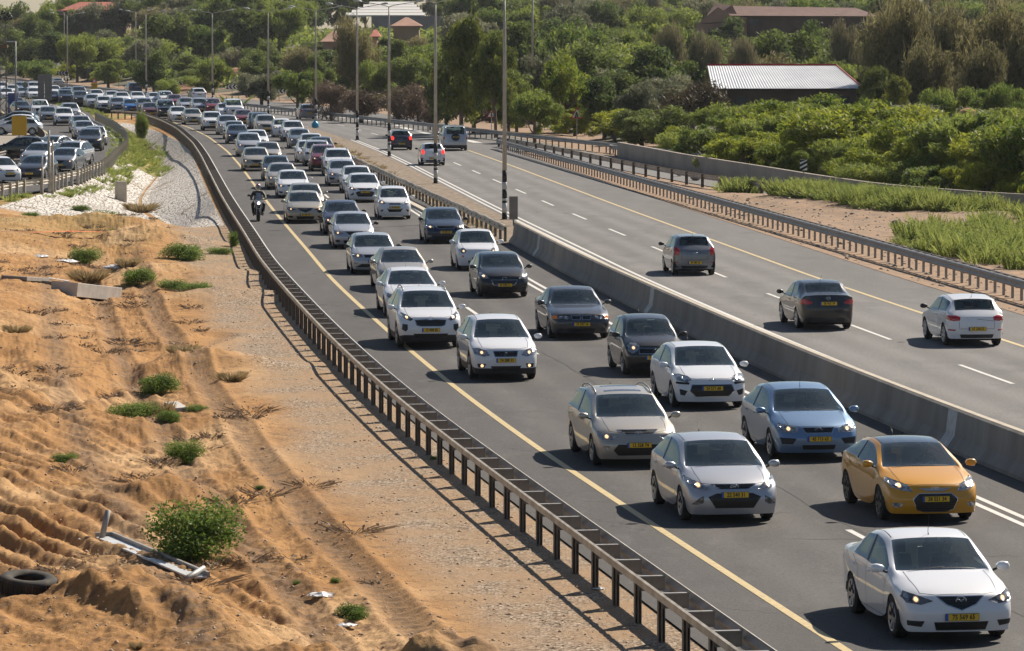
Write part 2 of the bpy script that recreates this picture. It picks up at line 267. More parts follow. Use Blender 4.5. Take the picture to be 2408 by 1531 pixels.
def strip(bvh,line,face,wd=.006,off=.002,step=.06):
    """thin shut line following the body; line in side (y,z) or top (x,y) view"""
    dirs={'side':Vector((-1,0,0)),'sideL':Vector((1,0,0)),'top':Vector((0,0,-1)),'front':Vector((0,1,0)),'rear':Vector((0,-1,0))}[face]
    P_=[]
    for i in range(len(line)-1):
        a=Vector(line[i]);b=Vector(line[i+1]);k=max(1,int((b-a).length/step)); P_+=[a.lerp(b,j/k) for j in range(k)]
    P_.append(Vector(line[-1])); H=[]
    for p in P_:
        o=Vector((p[0],p[1],3)) if face=='top' else (Vector((-dirs.x*3,p[0],p[1])) if 'side' in face else Vector((p[0],-dirs.y*5,p[1])))
        h=bvh.ray_cast(o,dirs)
        if h[0]: n=h[1] if h[1].dot(dirs)<0 else -h[1]; H.append((h[0]+n*off,n))
    v=[];f=[]
    for i,(h,n) in enumerate(H):
        d=(H[min(i+1,len(H)-1)][0]-H[max(i-1,0)][0]).normalized(); s=d.cross(n).normalized()*wd*.5
        v+=[h-s,h+s]
        if i: f.append((2*i-2,2*i-1,2*i+1,2*i))
    return v,f
TEMPL={}
def car_parts(kind):
    if kind in TEMPL: return TEMPL[kind]
    s=SP[kind]; L,W,H=s['L'],s['W'],s['H']; hw=W/2; wf=s['wf']; wr_=wf+s['wb']; rw=s['rw']; ra=rw+.065
    he,cowl,rf,rr,bb,te=[s[k] for k in('he','cowl','rf','rr','bb','te')]; bf,br,wr=s['bf'],s['br'],s['wr']
    # --- cage: top grid [col][station] then side bands
    TU=[lerp(he[0],cowl[0],i/5) for i in range(5)]+[cowl[0],rf[0]]+[lerp(rf[0],rr[0],t) for t in(.22,.42,.49,.8)]+[rr[0],bb[0],lerp(bb[0],te[0],.4),lerp(bb[0],te[0],.75),te[0]]
    TZ=[lerp(he[1],cowl[1],(i/5)**.75)+.012*math.sin(math.pi*i/5) for i in range(5)]+[cowl[1]]
    for i in range(6,12):
        t=(TU[i]-rf[0])/(rr[0]-rf[0]); zz=lerp(rf[1],rr[1],t); TZ.append(zz+(H-max(rf[1],rr[1])*.5-min(rf[1],rr[1])*.5)*4*t*(1-t)*1.02)
    TZ+=[bb[1],lerp(bb[1],te[1],.4)+.005,lerp(bb[1],te[1],.75)+.005,te[1]]
    BU=[he[0]+.16,lerp(.3,cowl[0],.25),lerp(.3,cowl[0],.5),lerp(.3,cowl[0],.75),cowl[0]+.02,cowl[0]+.26,rf[0]-.02]
    qb=s['qb']; u8=lerp(rf[0],rr[0],.42); u9=u8+.09
    TU[8]=u8; TU[9]=u9
    BU+=[lerp(rf[0],u8,.5),u8+.02,u9+.02,qb,lerp(qb,bb[0],.55) if qb<bb[0]-.1 else bb[0]-.05,bb[0]+.02,lerp(bb[0],te[0],.4),lerp(bb[0],te[0],.75),te[0]-.08]
    if not s['wag'] and BU[11]<qb+.08: BU[11]=qb+.08
    BZ=[he[1]-.07]+[lerp(he[1]-.05,bf,(i/5)**.8) for i in range(1,5)]+[bf]
    for i in range(6,13): BZ.append(lerp(bf,br,(i-5)/7.))
    BZ[12]=min(br,bb[1]-.04); BZ+=[min(BZ[12],te[1]-.0)-.02,min(BZ[12],te[1])-.03,te[1]-.07]
    top=[[None]*16 for _ in range(5)]
    for i in range(16):
        u,z=TU[i],TZ[i]
        if i<5:
            sweepb=.10*(1-i/5)
            fr=[(0,0,0),(.42,.01,-.004),(.72,.05,-.022),(.86,.12,-.045)]
            if i==0: fr=[(0,0,0),(.38,.02,-.005),(.68,.07,-.02),(.86,.13,-.045)]
            for j,(a,du,dz) in enumerate(fr): top[j][i]=(a*hw,u+du*(1.0 if i==0 else .5*(1-i/5)+.1),z+dz)
        elif i==5:
            for j,(a,du,dz) in enumerate([(0,0,0),(.42,.02,-.0),(.84,.12,-.012),(.90,.20,.03)]): top[j][i]=(a*hw,u+du,z+dz)
        elif i<12:
            k=.93 if i==11 else 1
            q=.05 if i==6 else 0
            top[0][i]=(0,u,z); top[1][i]=(wr*.55,u+q*.3,z-.006); top[2][i]=(wr*k,u+q,z-.035); top[3][i]=((wr+.075)*k,u+q+.02,z-.085)
            if i==10: top[3][i]=(wr+.07,s['qt'],z-.09)
        else:
            kk=[(0,0),(.40,-.004),(.70,-.02),(.83,-.04)]
            for j,(a,dz) in enumerate(kk): top[j][i]=(a*hw,u-(.05*(a**2) if i==15 else .02*a),z+dz)
        wB=.965 if 0<i<13 else (.93 if i in(13,14) else .90)
        if i==0: wB=.95
        top[4][i]=(wB*hw,BU[i],BZ[i])
    SU=[.26,wf-ra,wf-.72*ra,wf,wf+.72*ra,wf+ra,BU[6],BU[7],BU[8],BU[9],wr_-ra,wr_-.72*ra,wr_,wr_+.72*ra,wr_+ra,L-.26]
    if SU[6]<SU[5]+.1: SU[6]=SU[5]+.1
    if SU[9]>SU[10]-.08: SU[9]=SU[10]-.08; SU[8]=SU[9]-.09
    rz=[None,[],[],[],[]]
    arch={1:.26,2:rw+.70*ra,3:rw+ra,4:rw+.70*ra,5:.26,10:.26,11:rw+.70*ra,12:rw+ra,13:rw+.70*ra,14:.26}
    gc=s.get('gc',.19)
    bands=[]  # r3,r2,r1,r0 each 16 side points
    zf=he[1]
    for r in range(4):
        row=[]
        for i in range(16):
            z0=arch.get(i,gc)
            base=[None,.60,.38,gc][r] if r else None
            fz=[zf-.16,zf-.27,.36,gc][r]
            bz=[BZ[15]-.14 if te[1]>.95 else te[1]-.12,.60,.42,gc+.04][r]
            if r==0: z=BZ[i]-.13
            else: z=base+.03*(L>4.5)
            r0=max(z0,gc)
            if r==3: z=r0
            if r==2: z=max(z,r0+.045)
            if r==1: z=max(z,r0+.10)
            if r==0: z=max(z,r0+.14)
            if i==0: z=fz
            if i==15: z=bz
            f=[.992,1.0,.985,.955][r]
            if i in arch and r>=2 and i not in(1,5,10,14): f=1.0
            if i==0: f*=.958
            if i==15: f*=.955
            if i==1: f*=.985
            if i==14: f*=.99
            u=SU[i] if r else lerp(BU[i],SU[i],.5)
            row.append((f*hw,u,z))
        bands.append(row)
    bow=s['bow']
    FU=[he[0]-.07,he[0]-.12,he[0]-.10,he[0]-.05]; FZ=[zf-.13,zf-.25,.34,gc]
    if zf>.85: FZ=[zf-.15,zf-.32,.40,gc+.02]
    RU=[te[0]+.06 if te[1]<.95 else te[0]+.05,L,L-.005,L-.06]; RZ=[te[1]-.14,.60 if te[1]<.95 else .66,.42,gc+.04]
    fy=[0,.38,.68,.86]
    verts=[];idx={}
    def V_(k,p):
        if k not in idx: idx[k]=len(verts); verts.append((p[0],p[1]-L/2,p[2]))
        return idx[k]
    per=[]
    for r in range(-1,4):
        row=[]
        if r==-1:
            row=[('t',j,0) for j in range(4)]+[('t',4,i) for i in range(16)]+[('t',j,15) for j in(3,2,1,0)]
            for k in row: V_(k,top[k[1]][k[2]])
        else:
            for j in range(4):
                k=('f',r,j); V_(k,(fy[j]*hw,FU[r]+bow*(fy[j]**2.6)*.9,FZ[r]-(.01*fy[j] if r<2 else 0))); row.append(k)
            for i in range(16): k=('s',r,i); V_(k,bands[r][i]); row.append(k)
            for j in(3,2,1,0):
                k=('r',r,j); V_(k,(fy[j]*hw,RU[r]-.16*(fy[j]**2.4),RZ[r])); row.append(k)
        per.append(row)
    for j in range(4):
        for i in range(16): V_(('t',j,i),top[j][i])
    faces=[];fm=[]
    for j in range(4):
        for i in range(15):
            m=0
            if i==5 and j<2: m=1
            if i==11 and j<2: m=1
            if j==3 and i in(5,6,7,9): m=1
            if j==3 and i==8: m=2
            if j==3 and i==10 and s['wag']: m=1
            if s.get('roofglass') and 6<=i<=10 and j<2: m=3
            faces.append((idx[('t',j,i)],idx[('t',j+1,i)],idx[('t',j+1,i+1)],idx[('t',j,i+1)])); fm.append(m)
    for r in range(4):
        a,b=per[r],per[r+1]
        for k in range(len(a)-1):
            m=0
            if s['clad'] and r==3: m=2
            faces.append((idx[a[k]],idx[b[k]],idx[b[k+1]],idx[a[k+1]])); fm.append(m)
    n=len(verts); mir={}
    allv=list(verts)
    for i,v in enumerate(verts):
        if abs(v[0])<1e-6: mir[i]=i
        else: mir[i]=len(allv); allv.append((-v[0],v[1],v[2]))
    F2=faces+[tuple(reversed([mir[q] for q in f])) for f in faces]; FM=fm+fm
    me=bpy.data.meshes.new('cage'); me.from_pydata(allv,[],F2)
    for k in range(4): me.materials.append(None)
    me.polygons.foreach_set('material_index',FM); me.polygons.foreach_set('use_smooth',[True]*len(F2))
    bm=bmesh.new(); bm.from_mesh(me); cl=bm.edges.layers.float.new('crease_edge')
    for e in bm.edges:
        if len(e.link_faces)==2 and e.link_faces[0].material_index!=e.link_faces[1].material_index: e[cl]=.9
        elif len(e.link_faces)==1: e[cl]=.3
    def crease(k1,k2,v):
        for mm in(0,1):
            a,b=idx[k1],idx[k2]
            if mm: a,b=mir[a],mir[b]
            for f in bm.verts[a].link_edges:
                if f.other_vert(bm.verts[a]).index==b: f[cl]=max(f[cl],v)
    bm.verts.ensure_lookup_table()
    for i in range(5): crease(('t',2,i),('t',2,i+1),.55)
    for i in range(5,15): crease(('s',0,i),('s',0,i+1) if i<15 else 0,.6) if i<15 else None
    for i in range(6,11): crease(('t',2,i),('t',2,i+1),.45)
    for i in range(5,10): crease(('s',2,i),('s',2,i+1),.5)
    for i in range(0,15): crease(('t',4,i),('t',4,i+1),.35)
    for j in range(3): crease(('f',1,j),('f',1,j+1),.35); crease(('r',1,j),('r',1,j+1),.4); crease(('f',2,j),('f',2,j+1),.3)
    for j in range(4):
        if j<3: crease(('t',j,0),('t',j+1,0),.7); crease(('t',j,15),('t',j+1,15),.6)
    cv=bm.verts.layers.float.new('crease_vert')
    for k in [('t',2,5),('t',2,6),('t',2,11),('t',2,12),('t',4,5),('t',3,8),('t',4,8),('t',3,9),('t',4,9),('t',3,10),('t',4,10)]+([('t',3,11),('t',4,11)] if s['wag'] else []):
        for q_ in (idx[k],mir[idx[k]]): bm.verts[q_][cv]=.75 if k[2] in(5,6,11,12) else .6
    bmesh.ops.recalc_face_normals(bm,faces=bm.faces)
    bm.to_mesh(me); bm.free()
    ob=bpy.data.objects.new('cage',me); COL.objects.link(ob); md=ob.modifiers.new('s','SUBSURF'); md.levels=2; md.render_levels=2
    dg=bpy.context.evaluated_depsgraph_get(); ev=bpy.data.meshes.new_from_object(ob.evaluated_get(dg)); bpy.data.objects.remove(ob)
    bm=bmesh.new(); bm.from_mesh(ev)
    bmesh.ops.recalc_face_normals(bm,faces=bm.faces)
    f0=max(bm.faces,key=lambda f:f.calc_center_median().z)
    if f0.normal.z<0: bmesh.ops.reverse_faces(bm,faces=bm.faces)
    bvh=BVHTree.FromBMesh(bm)
    parts=[]  # name, mesh, parent-index, paintslot?
    # components
    glass=[f for f in bm.faces if f.material_index==1]; seen=set(); comps=[]
    gs=set(glass)
    for f in glass:
        if f in seen: continue
        st=[f];seen.add(f);c=[]
        while st:
            q=st.pop();c.append(q)
            for e in q.edges:
                for g in e.link_faces:
                    if g in gs and g not in seen: seen.add(g);st.append(g)
        comps.append(c)
    def sub(fs,name,remap):
        b2=bmesh.new(); mp={}
        for f in fs:
            vs=[]
            for v in f.verts:
                if v not in mp: mp[v]=b2.verts.new(v.co)
                vs.append(mp[v])
            q=b2.faces.new(vs); q.material_index=remap.get(f.material_index,0); q.smooth=True
        return b2
    def finish(b2,name,mats):
        m2=bpy.data.meshes.new(kind+'_'+name); b2.to_mesh(m2); b2.free()
        for q in mats: m2.materials.append(q)
        return m2
    bodyf=[f for f in bm.faces if f.material_index!=1]
    body=finish(sub(bodyf,'body',{0:0,2:1,3:2}),'body',[P['white'],M['plastic'],M['glasstop']])
    parts.append(('body',body,None,True))
    for c in comps:
        cx=sum(f.calc_center_median().x for f in c)/len(c); cy=sum(f.calc_center_median().y for f in c)/len(c)
        nm='side_window' if abs(cx)>.3 else ('windshield' if cy<0 else 'rear_window')
        b2=sub(c,nm,{}); r=bmesh.ops.inset_region(b2,faces=list(b2.faces),thickness=.022 if nm=='side_window' else .03,use_boundary=True,use_even_offset=True)
        for f in r['faces']: f.material_index=1
        parts.append((nm,finish(b2,nm,[M['glass' if nm=='windshield' else ('rglass' if nm=='rear_window' else 'sglass')],M['trim']]),None,False))
    bm.free()
    def pt(name,v,f,mats,parent=None,smooth=True,mi=None,pnt=False):
        if not f: return
        parts.append((name,mesh(kind+'_'+name,v,f,mats,smooth,mi),parent,pnt))
    for sg in(1,-1):
        v,f=patch(bvh,[(sg*a,b) for a,b in s['hl']],'front',L,.006); pt('headlight',v,f,[M[s['hlm']]])
        hi=len(parts)-1
        ax=sum(a for a,b in s['hl'])/len(s['hl']); az=sum(b for a,b in s['hl'])/len(s['hl'])
        rad=.034 if s['hlm']=='lens' else .030
        def disc(cx,cz,rr_,m,nm='lamp',par=None,off=.010):
            v,f=patch(bvh,[(cx+rr_*math.cos(t*math.pi/5),cz+rr_*math.sin(t*math.pi/5)) for t in range(10)],'front',L,off,.008,step=rr_); pt(nm,v,f,[M[m]],par)
        if s.get('quad'):
            for q in(.46,.60): disc(sg*q,az,.048,'chrome','lamp',hi,.010); disc(sg*q,az,.030,'lens','lamp',hi,.014)
            v,f=patch(bvh,[(sg*.70,.695),(sg*.835,.70),(sg*.835,.61),(sg*.70,.61)],'front',L,.010); pt('indicator',v,f,[M['amber']],hi)
        elif s['lit']:
            disc(sg*(ax-.01),az-.005,rad+.016,'rim','reflector',hi,.009); disc(sg*(ax+.11),az+.03,rad,'rim','reflector',hi,.009); disc(sg*(ax-.01),az-.005,rad,'lamp_on','lamp',hi,.013)
        else: disc(sg*(ax-.03),az,.05,'chrome','lamp',hi)
        if s.get('fog'):
            fm_=s.get('fogm','plastic'); v,f=patch(bvh,[(sg*a,b) for a,b in s['fog']],'front',L,.004); pt('fog_light_recess' if fm_=='plastic' else 'fog_light',v,f,[M[fm_]])
            if s.get('foglit'): disc(sg*.62,.41,.04,'lamp_on','fog_light',len(parts)-1)
        if s.get('strip'):
            v,f=patch(bvh,[(sg*.54,.655),(sg*.84,.67),(sg*.84,.62),(sg*.56,.605)],'front',L,.008); pt('bumper_strip',v,f,[M['plastic']])
    g=[s['grille']]
    if s.get('kidney'): g.append([(-a,b) for a,b in s['grille']])
    for gg in g:
        v,f=patch(bvh,gg,'front',L,.005); pt('grille',v,f,[M['trim']]); gi=len(parts)-1
        cx=sum(a for a,b in gg)/len(gg); cz=sum(b for a,b in gg)/len(gg)
        ring=[(cx+(a-cx)*1.02,cz+(b-cz)*1.04) for a,b in gg]+[(cx+(gg[0][0]-cx)*1.02,cz+(gg[0][1]-cz)*1.04)]
        v,f=strip(bvh,ring,'front',.014,.009,.04); pt('grille_frame',v,f,[M['chrome']],gi)
        z0=min(b for a,b in gg);z1=max(b for a,b in gg); SB=MB()
        k=max(2,int((z1-z0)/.035))
        for q in range(1,k):
            z=lerp(z0,z1,q/k); xs=[]
            for i in range(len(gg)):
                (a,b),(c,d)=gg[i],gg[(i+1)%len(gg)]
                if (b-z)*(d-z)<0: xs.append(lerp(a,c,(z-b)/(d-b)))
            if len(xs)>=2:
                v,f=strip(bvh,[(min(xs)+.01,z),(max(xs)-.01,z)],'front',.008,.009,.05); SB.add(v,f)
        if SB.f: pt('grille_slats',SB.v,SB.f,[M['rimdark']],gi)
    if s.get('bar'): v,f=patch(bvh,s['bar'],'front',L,.006); pt('grille_bar',v,f,[M['silverpl']])
    if s['intake']: v,f=patch(bvh,s['intake'],'front',L,.004); pt('lower_intake',v,f,[M['trim']])
    for sg in(1,-1):
        v,f=patch(bvh,[(sg*a,b) for a,b in s['tl']],'rear',L,.006); pt('tail_light',v,f,[M['brake' if s.get('brk') else 'tail']])
        if s.get('reflector'): v,f=patch(bvh,[(sg*.62,.50),(sg*.80,.51),(sg*.80,.47),(sg*.62,.46)],'rear',L,.005); pt('reflector',v,f,[M['tail']])
    v,f=patch(bvh,[(-.5,.36),(.5,.36),(.46,.25),(-.46,.25)],'rear',L,.004); pt('rear_valance',v,f,[M['plastic']])
    if s.get('spare'):
        v,f=patch(bvh,[(.30*math.cos(t*math.pi/9),.98+.27*math.sin(t*math.pi/9)) for t in range(18)],'rear',L,.10,.12,.06); pt('spare_wheel_cover',v,f,[M['plastic']])
    # shut lines
    SB=MB(); y=lambda u:u-L/2
    for fc in('side','sideL'):
        for ln in([(y(BU[5]-.06),bf-.02),(y(SU[5]+.12),.62),(y(SU[5]+.14),.27)],[(y(BU[8]+.05),lerp(bf,br,.4)-.02),(y(SU[8]+.05),.27)],[(y(BU[10]-.02),br-.05),(y(SU[10]-.03),.82),(y(SU[10]-.10),.5)],[(y(SU[5]+.14),.265),(y(SU[10]-.1),.265)]):
            v,f=strip(bvh,ln,fc,.010,.0015); SB.add(v,f)
    hx=.70*hw
    v,f=strip(bvh,[(-hx*1.02,y(cowl[0]+.06)),(-hx*1.03,y(cowl[0]-.35)),(-hx*.97,y(he[0]+.14)),(-hx*.6,y(he[0]+.05)),(0,y(he[0]+.03)),(hx*.6,y(he[0]+.05)),(hx*.97,y(he[0]+.14)),(hx*1.03,y(cowl[0]-.35)),(hx*1.02,y(cowl[0]+.06))],'top',.010,.0015); SB.add(v,f)
    v,f=strip(bvh,[(-.60*hw,te[1]-.34),(-.62*hw,te[1]-.12),(0,te[1]-.06) if te[1]<.95 else (-.62*hw,te[1]-.08)],'rear',.01,.0015); SB.add(v,f)
    v,f=strip(bvh,[(.60*hw,te[1]-.34),(.62*hw,te[1]-.12)],'rear',.01,.0015); SB.add(v,f)
    v,f=strip(bvh,[(-.60*hw,te[1]-.34),(.60*hw,te[1]-.34)],'rear',.01,.0015); SB.add(v,f)
    for sx in(1,-1):
        v,f=strip(bvh,[(sx*(wr-.02),y(rf[0]+.12)),(sx*(wr-.02),y(rr[0]-.06))],'top',.016,.002,.15); SB.add(v,f)
    pt('panel_gaps',SB.v,SB.f,[M['trim']],0)
    # handles, mirrors, wipers
    for sg in(1,-1):
        for u in(BU[8]-.12,BU[10]-.16):
            h=bvh.ray_cast(Vector((sg*3,y(u),lerp(bf,br,.6)-.13)),Vector((-sg,0,0)))
            if h[0]: b=MB().box(-.014,.014,-.075,.075,-.013,.013,0,Matrix.Translation(h[0]+Vector((sg*.012,0,0)))); pt('door_handle',b.v,b.f,[P['white'] if not s.get('blackh') else M['plastic']],0,False,None,True)
        my=y(BU[5]-.02); mz=bf+.07; mx=hw*.955
        b=MB(); prof=[(-.010,.02),(.03,.075),(.10,.098),(.17,.088),(.205,.03)]
        vv=[];ff=[];n_=10
        for (a,rr_) in prof:
            for k in range(n_):
                t=2*math.pi*k/n_; cc=math.copysign(abs(math.cos(t))**.7,math.cos(t)); ss=math.copysign(abs(math.sin(t))**.7,math.sin(t))
                vv.append((sg*(mx+.05+a),my-.02+cc*rr_*.75,mz+.02+ss*rr_*.72))
        for i in range(len(prof)-1):
            for k in range(n_): ff.append((i*n_+k,i*n_+(k+1)%n_,(i+1)*n_+(k+1)%n_,(i+1)*n_+k))
        ff+= [tuple(range(n_)),tuple((len(prof)-1)*n_+k for k in range(n_))]
        pt('side_mirror',vv,ff,[P['white'] if not s.get('blackm') else M['plastic']],None,True,None,not s.get('blackm'))
        mi_=len(parts)-1
        b=MB().tube([(sg*(mx-.03),my,mz-.06),(sg*(mx+.06),my-.01,mz-.02)],.02,6); pt('mirror_arm',b.v,b.f,[M['plastic']],mi_)
    for x0,x1 in((-.62*hw,.02),(-.02,.60*hw)):
        v,f=strip(bvh,[(x0,y(cowl[0]+.055)),(x1,y(cowl[0]+.03+.05))],'top',.022,.012,.08); pt('wiper',v,f,[M['trim']])
    for sx in(-.32,.05):
        pass
    if s['ant']:
        u=rf[0]+.12 if s['ant']==2 else rr[0]-.18; h=bvh.ray_cast(Vector((0,y(u),3)),Vector((0,0,-1)))
        if h[0]: b=MB().tube([h[0],h[0]+Vector((0,.03,.04)),h[0]+Vector((0,.20 if s['ant']==1 else -.05,.20 if s['ant']==1 else .36))],[.012,.005,.0025],5); pt('antenna',b.v,b.f,[M['trim']])
    if s['rails']:
        for sx in(1,-1):
            pp=[]
            for t in(0,.06,.2,.5,.8,.94,1):
                u=lerp(rf[0]+.12,rr[0]-.05,t); h=bvh.ray_cast(Vector((sx*(wr-.01),y(u),3)),Vector((0,0,-1)))
                if h[0]: pp.append(h[0]+Vector((0,0,[-.01,.045,.06,.062,.06,.045,-.01][len(pp)])))
            b=MB().tube(pp,.018,6); pt('roof_rail',b.v,b.f,[M['railm']])
    if s.get('sunroof'):
        v,f=[],[]
        b=MB()
        for t in range(7):
            for q in range(2):
                x=lerp(-.40,.40,t/6); u=rf[0]+(.22 if q==0 else .85); h=bvh.ray_cast(Vector((x,y(u),3)),Vector((0,0,-1))); v.append(h[0]+Vector((0,0,.006)))
        f=[(2*t,2*t+1,2*t+3,2*t+2) for t in range(6)]; pt('sunroof',v,f,[M['glasstop']])
    # reflectors of plate bed
    h=bvh.ray_cast(Vector((0,-5,s['pz'])),Vector((0,1,0))); hr=bvh.ray_cast(Vector((0,5,s['rpz'])),Vector((0,-1,0)))
    # logos
    lg=s.get('logo')
    if lg:
        lz=s.get('lz',.66); hl_=bvh.ray_cast(Vector((0,-5,lz)),Vector((0,1,0)))
        b=MB(); yo=hl_[0].y-.012
        def ring(rx,rz,r=.006,seg=20): b.tube([(rx*math.cos(t*2*math.pi/seg),yo,lz+rz*math.sin(t*2*math.pi/seg)) for t in range(seg+1)],r,5,cap=False)
        if lg in('oval_h','oval'):
            ring(.075,.040)
        if lg=='oval_h':
            b.tube([(-.030,yo,lz-.024),(-.022,yo,lz+.026)],.006,5); b.tube([(.022,yo,lz-.026),(.030,yo,lz+.024)],.006,5); b.tube([(-.026,yo,lz-.002),(.026,yo,lz+.002)],.006,5)
        if lg=='wing': ring(.078,.062,.006); b.tube([(-.05,yo,lz+.03),(-.02,yo,lz+.01),(0,yo,lz-.02),(.02,yo,lz+.01),(.05,yo,lz+.03)],.007,5)
        if lg=='round': ring(.04,.04,.006)
        if lg=='chevron':
            for q in(.0,.035): b.tube([(-.08,yo,lz-.03+q),(0,yo,lz+.01+q),(.08,yo,lz-.03+q)],.008,5)
        if lg=='s': b.tube([(.045,yo,lz+.02),(.0,yo,lz+.05),(-.045,yo,lz+.022),(.045,yo,lz-.022),(0,yo,lz-.05),(-.045,yo,lz-.02)],.011,5)
        pt('emblem',b.v,b.f,[M['chrome']],None,True)
        if lg in('oval_h','oval'):
            b=MB(); zr=te[1]-.10; hq=bvh.ray_cast(Vector((0,5,zr)),Vector((0,-1,0))); yo=hq[0].y+.012; b.tube([(.07*math.cos(t*math.pi/10),yo,zr+.036*math.sin(t*math.pi/10)) for t in range(21)],.007,5,cap=False)
            b.tube([(-.028,yo,zr-.02),(-.02,yo,zr+.02)],.006,5); b.tube([(.02,yo,zr-.02),(.028,yo,zr+.02)],.006,5); b.tube([(-.024,yo,zr),(.024,yo,zr)],.006,5); pt('emblem',b.v,b.f,[M['chrome']],None,True)
    # underbody with wells, interior
    b=MB(); b.box(-hw+.23,hw-.23,-L/2+.25,L/2-.22,.17,.62); b.box(-hw+.08,hw-.08,y(wf+ra+.02),y(wr_-ra-.02),.20,.60)
    for cc in(wf,wr_):
        for sx in(1,-1):
            x0,x1=sorted((sx*(hw-.26),sx*(hw-.02)))
            pr=[(x0,.01),(x0,ra+.02),(x1,ra+.02)]; nn_=14
            vv=[];ff=[]
            for (a,r_) in pr:
                for k in range(nn_):
                    t=2*math.pi*k/nn_; vv.append((a,y(cc)+r_*math.cos(t),rw+r_*math.sin(t)))
            for i in range(2):
                for k in range(nn_): ff.append((i*nn_+k,i*nn_+(k+1)%nn_,(i+1)*nn_+(k+1)%nn_,(i+1)*nn_+k))
            ff=[q for q in ff if all(vv[i_][2]>.26 for i_ in q)]
            b.add(vv,ff)
    pt('underbody',b.v,b.f,[M['under']],None,False)
    b=MB(); zi=bf-.10
    b.box(-hw+.12,hw-.12,y(cowl[0]+.2),y(rr[0]),zi-.42,zi-.40,0)
    b.box(-hw+.14,hw-.14,y(cowl[0]+.12),y(cowl[0]+.62),zi-.35,zi-.0,0)
    for sx in(.36,-.36):
        for k,uu in enumerate((cowl[0]+1.25,cowl[0]+2.05)):
            if uu>rr[0]+.1: continue
            b.box(sx-.23,sx+.23,y(uu-.45),y(uu+.05),zi-.42,zi-.28,1)
            b.add([(sx-.23,y(uu),zi-.35),(sx+.23,y(uu),zi-.35),(sx+.20,y(uu+.16),zi+.24),(sx-.20,y(uu+.16),zi+.24),(sx-.23,y(uu+.12),zi-.35),(sx+.23,y(uu+.12),zi-.35),(sx+.19,y(uu+.25),zi+.24),(sx-.19,y(uu+.25),zi+.24)],[(0,1,2,3),(7,6,5,4),(0,4,5,1),(1,5,6,2),(2,6,7,3),(3,7,4,0)],1)
            b.box(sx-.11,sx+.11,y(uu+.15),y(uu+.24),zi+.27,zi+.43,1)
    b.tube([(.36+.17*math.cos(t*math.pi/8),y(cowl[0]+.70)-.05*math.sin(t*math.pi/8),zi+.0+.16*math.sin(t*math.pi/8)) for t in range(17)],.014,5,1,False)
    b.box(-.11,.11,y(rf[0]+.02),y(rf[0]+.05),rf[1]-.16,rf[1]-.09,0)
    pt('interior',b.v,b.f,[M['dash'],M['seat']],None,False,b.m)
    TEMPL[kind]=(parts,dict(L=L,W=W,H=H,wf=wf,wr=wr_,rw=rw,hw=hw,tw=s['tw'],fp=(h[0].y-.02,s['pz']),rp=(hr[0].y+(.15 if s.get('spare') else .02),s['rpz']),y=y,cowl=cowl,bf=bf))
    return TEMPL[kind]
WH={}
def wheel_meshes(rw,dark=False):
    k=(round(rw,3),dark)
    if k in WH: return WH[k]
    w2=.10; ri=rw*.68
    b=MB().lathe([(-w2+.01,ri),(-w2-.004,rw*.80),(-w2+.012,rw*.95),(-w2+.035,rw),(w2-.035,rw),(w2-.012,rw*.95),(w2+.004,rw*.80),(w2-.01,ri)],28)
    t=b.mesh('tyre',[M['tyre']],True)
    c=MB(); c.lathe([(w2-.02,ri*1.03),(w2+.006,ri),(w2-.004,ri*.90)],28,m=0); c.lathe([(w2-.004,ri*.90),(w2-.035,ri*.88),(w2-.04,.0)],28,m=1)
    for q in range(7):
        a=q*2*math.pi/7; Mx=Matrix.Rotation(a,4,'X'); c.add([(w2-.012,-.028,.04),(w2-.012,.028,.04),(w2+.002,.042,ri*.95),(w2+.002,-.042,ri*.95),(w2-.05,-.036,.04),(w2-.05,.036,.04),(w2-.05,.05,ri*.95),(w2-.05,-.05,ri*.95)],[(0,1,2,3),(0,4,5,1),(1,5,6,2),(3,2,6,7),(0,3,7,4)],0,Mx)
    c.lathe([(w2-.005,.0),(w2-.005,.05),(w2-.03,.06)],12,m=0)
    r=c.mesh('rim',[M['rimdark' if dark else 'rim'],M['under']],False)
    for p in r.polygons: p.use_smooth=False
    WH[k]=(t,r); return WH[k]
def textmesh(txt,size):
    cu=bpy.data.curves.new('t','FONT'); cu.body=txt; cu.size=size; cu.align_x='CENTER'; cu.align_y='CENTER'; cu.resolution_u=2; cu.offset=size*.03
    o=bpy.data.objects.new('t',cu); COL.objects.link(o); dg=bpy.context.evaluated_depsgraph_get(); m=bpy.data.meshes.new_from_object(o.evaluated_get(dg)); bpy.data.objects.remove(o); return m
PL={}
def plate_mesh():
    if 'p' not in PL:
        b=MB(); b.box(-.26,.26,-.006,.006,-.056,.056,2); b.add([(-.215,-.0075,-.050),(.254,-.0075,-.050),(.254,-.0075,.050),(-.215,-.0075,.050)],[(0,1,2,3)],0); b.add([(-.254,-.0075,-.050),(-.215,-.0075,-.050),(-.215,-.0075,.050),(-.254,-.0075,.050)],[(0,1,2,3)],1)
        PL['p']=b.mesh('license_plate',[M['plate'],M['plateblue'],M['trim']])
    return PL['p']
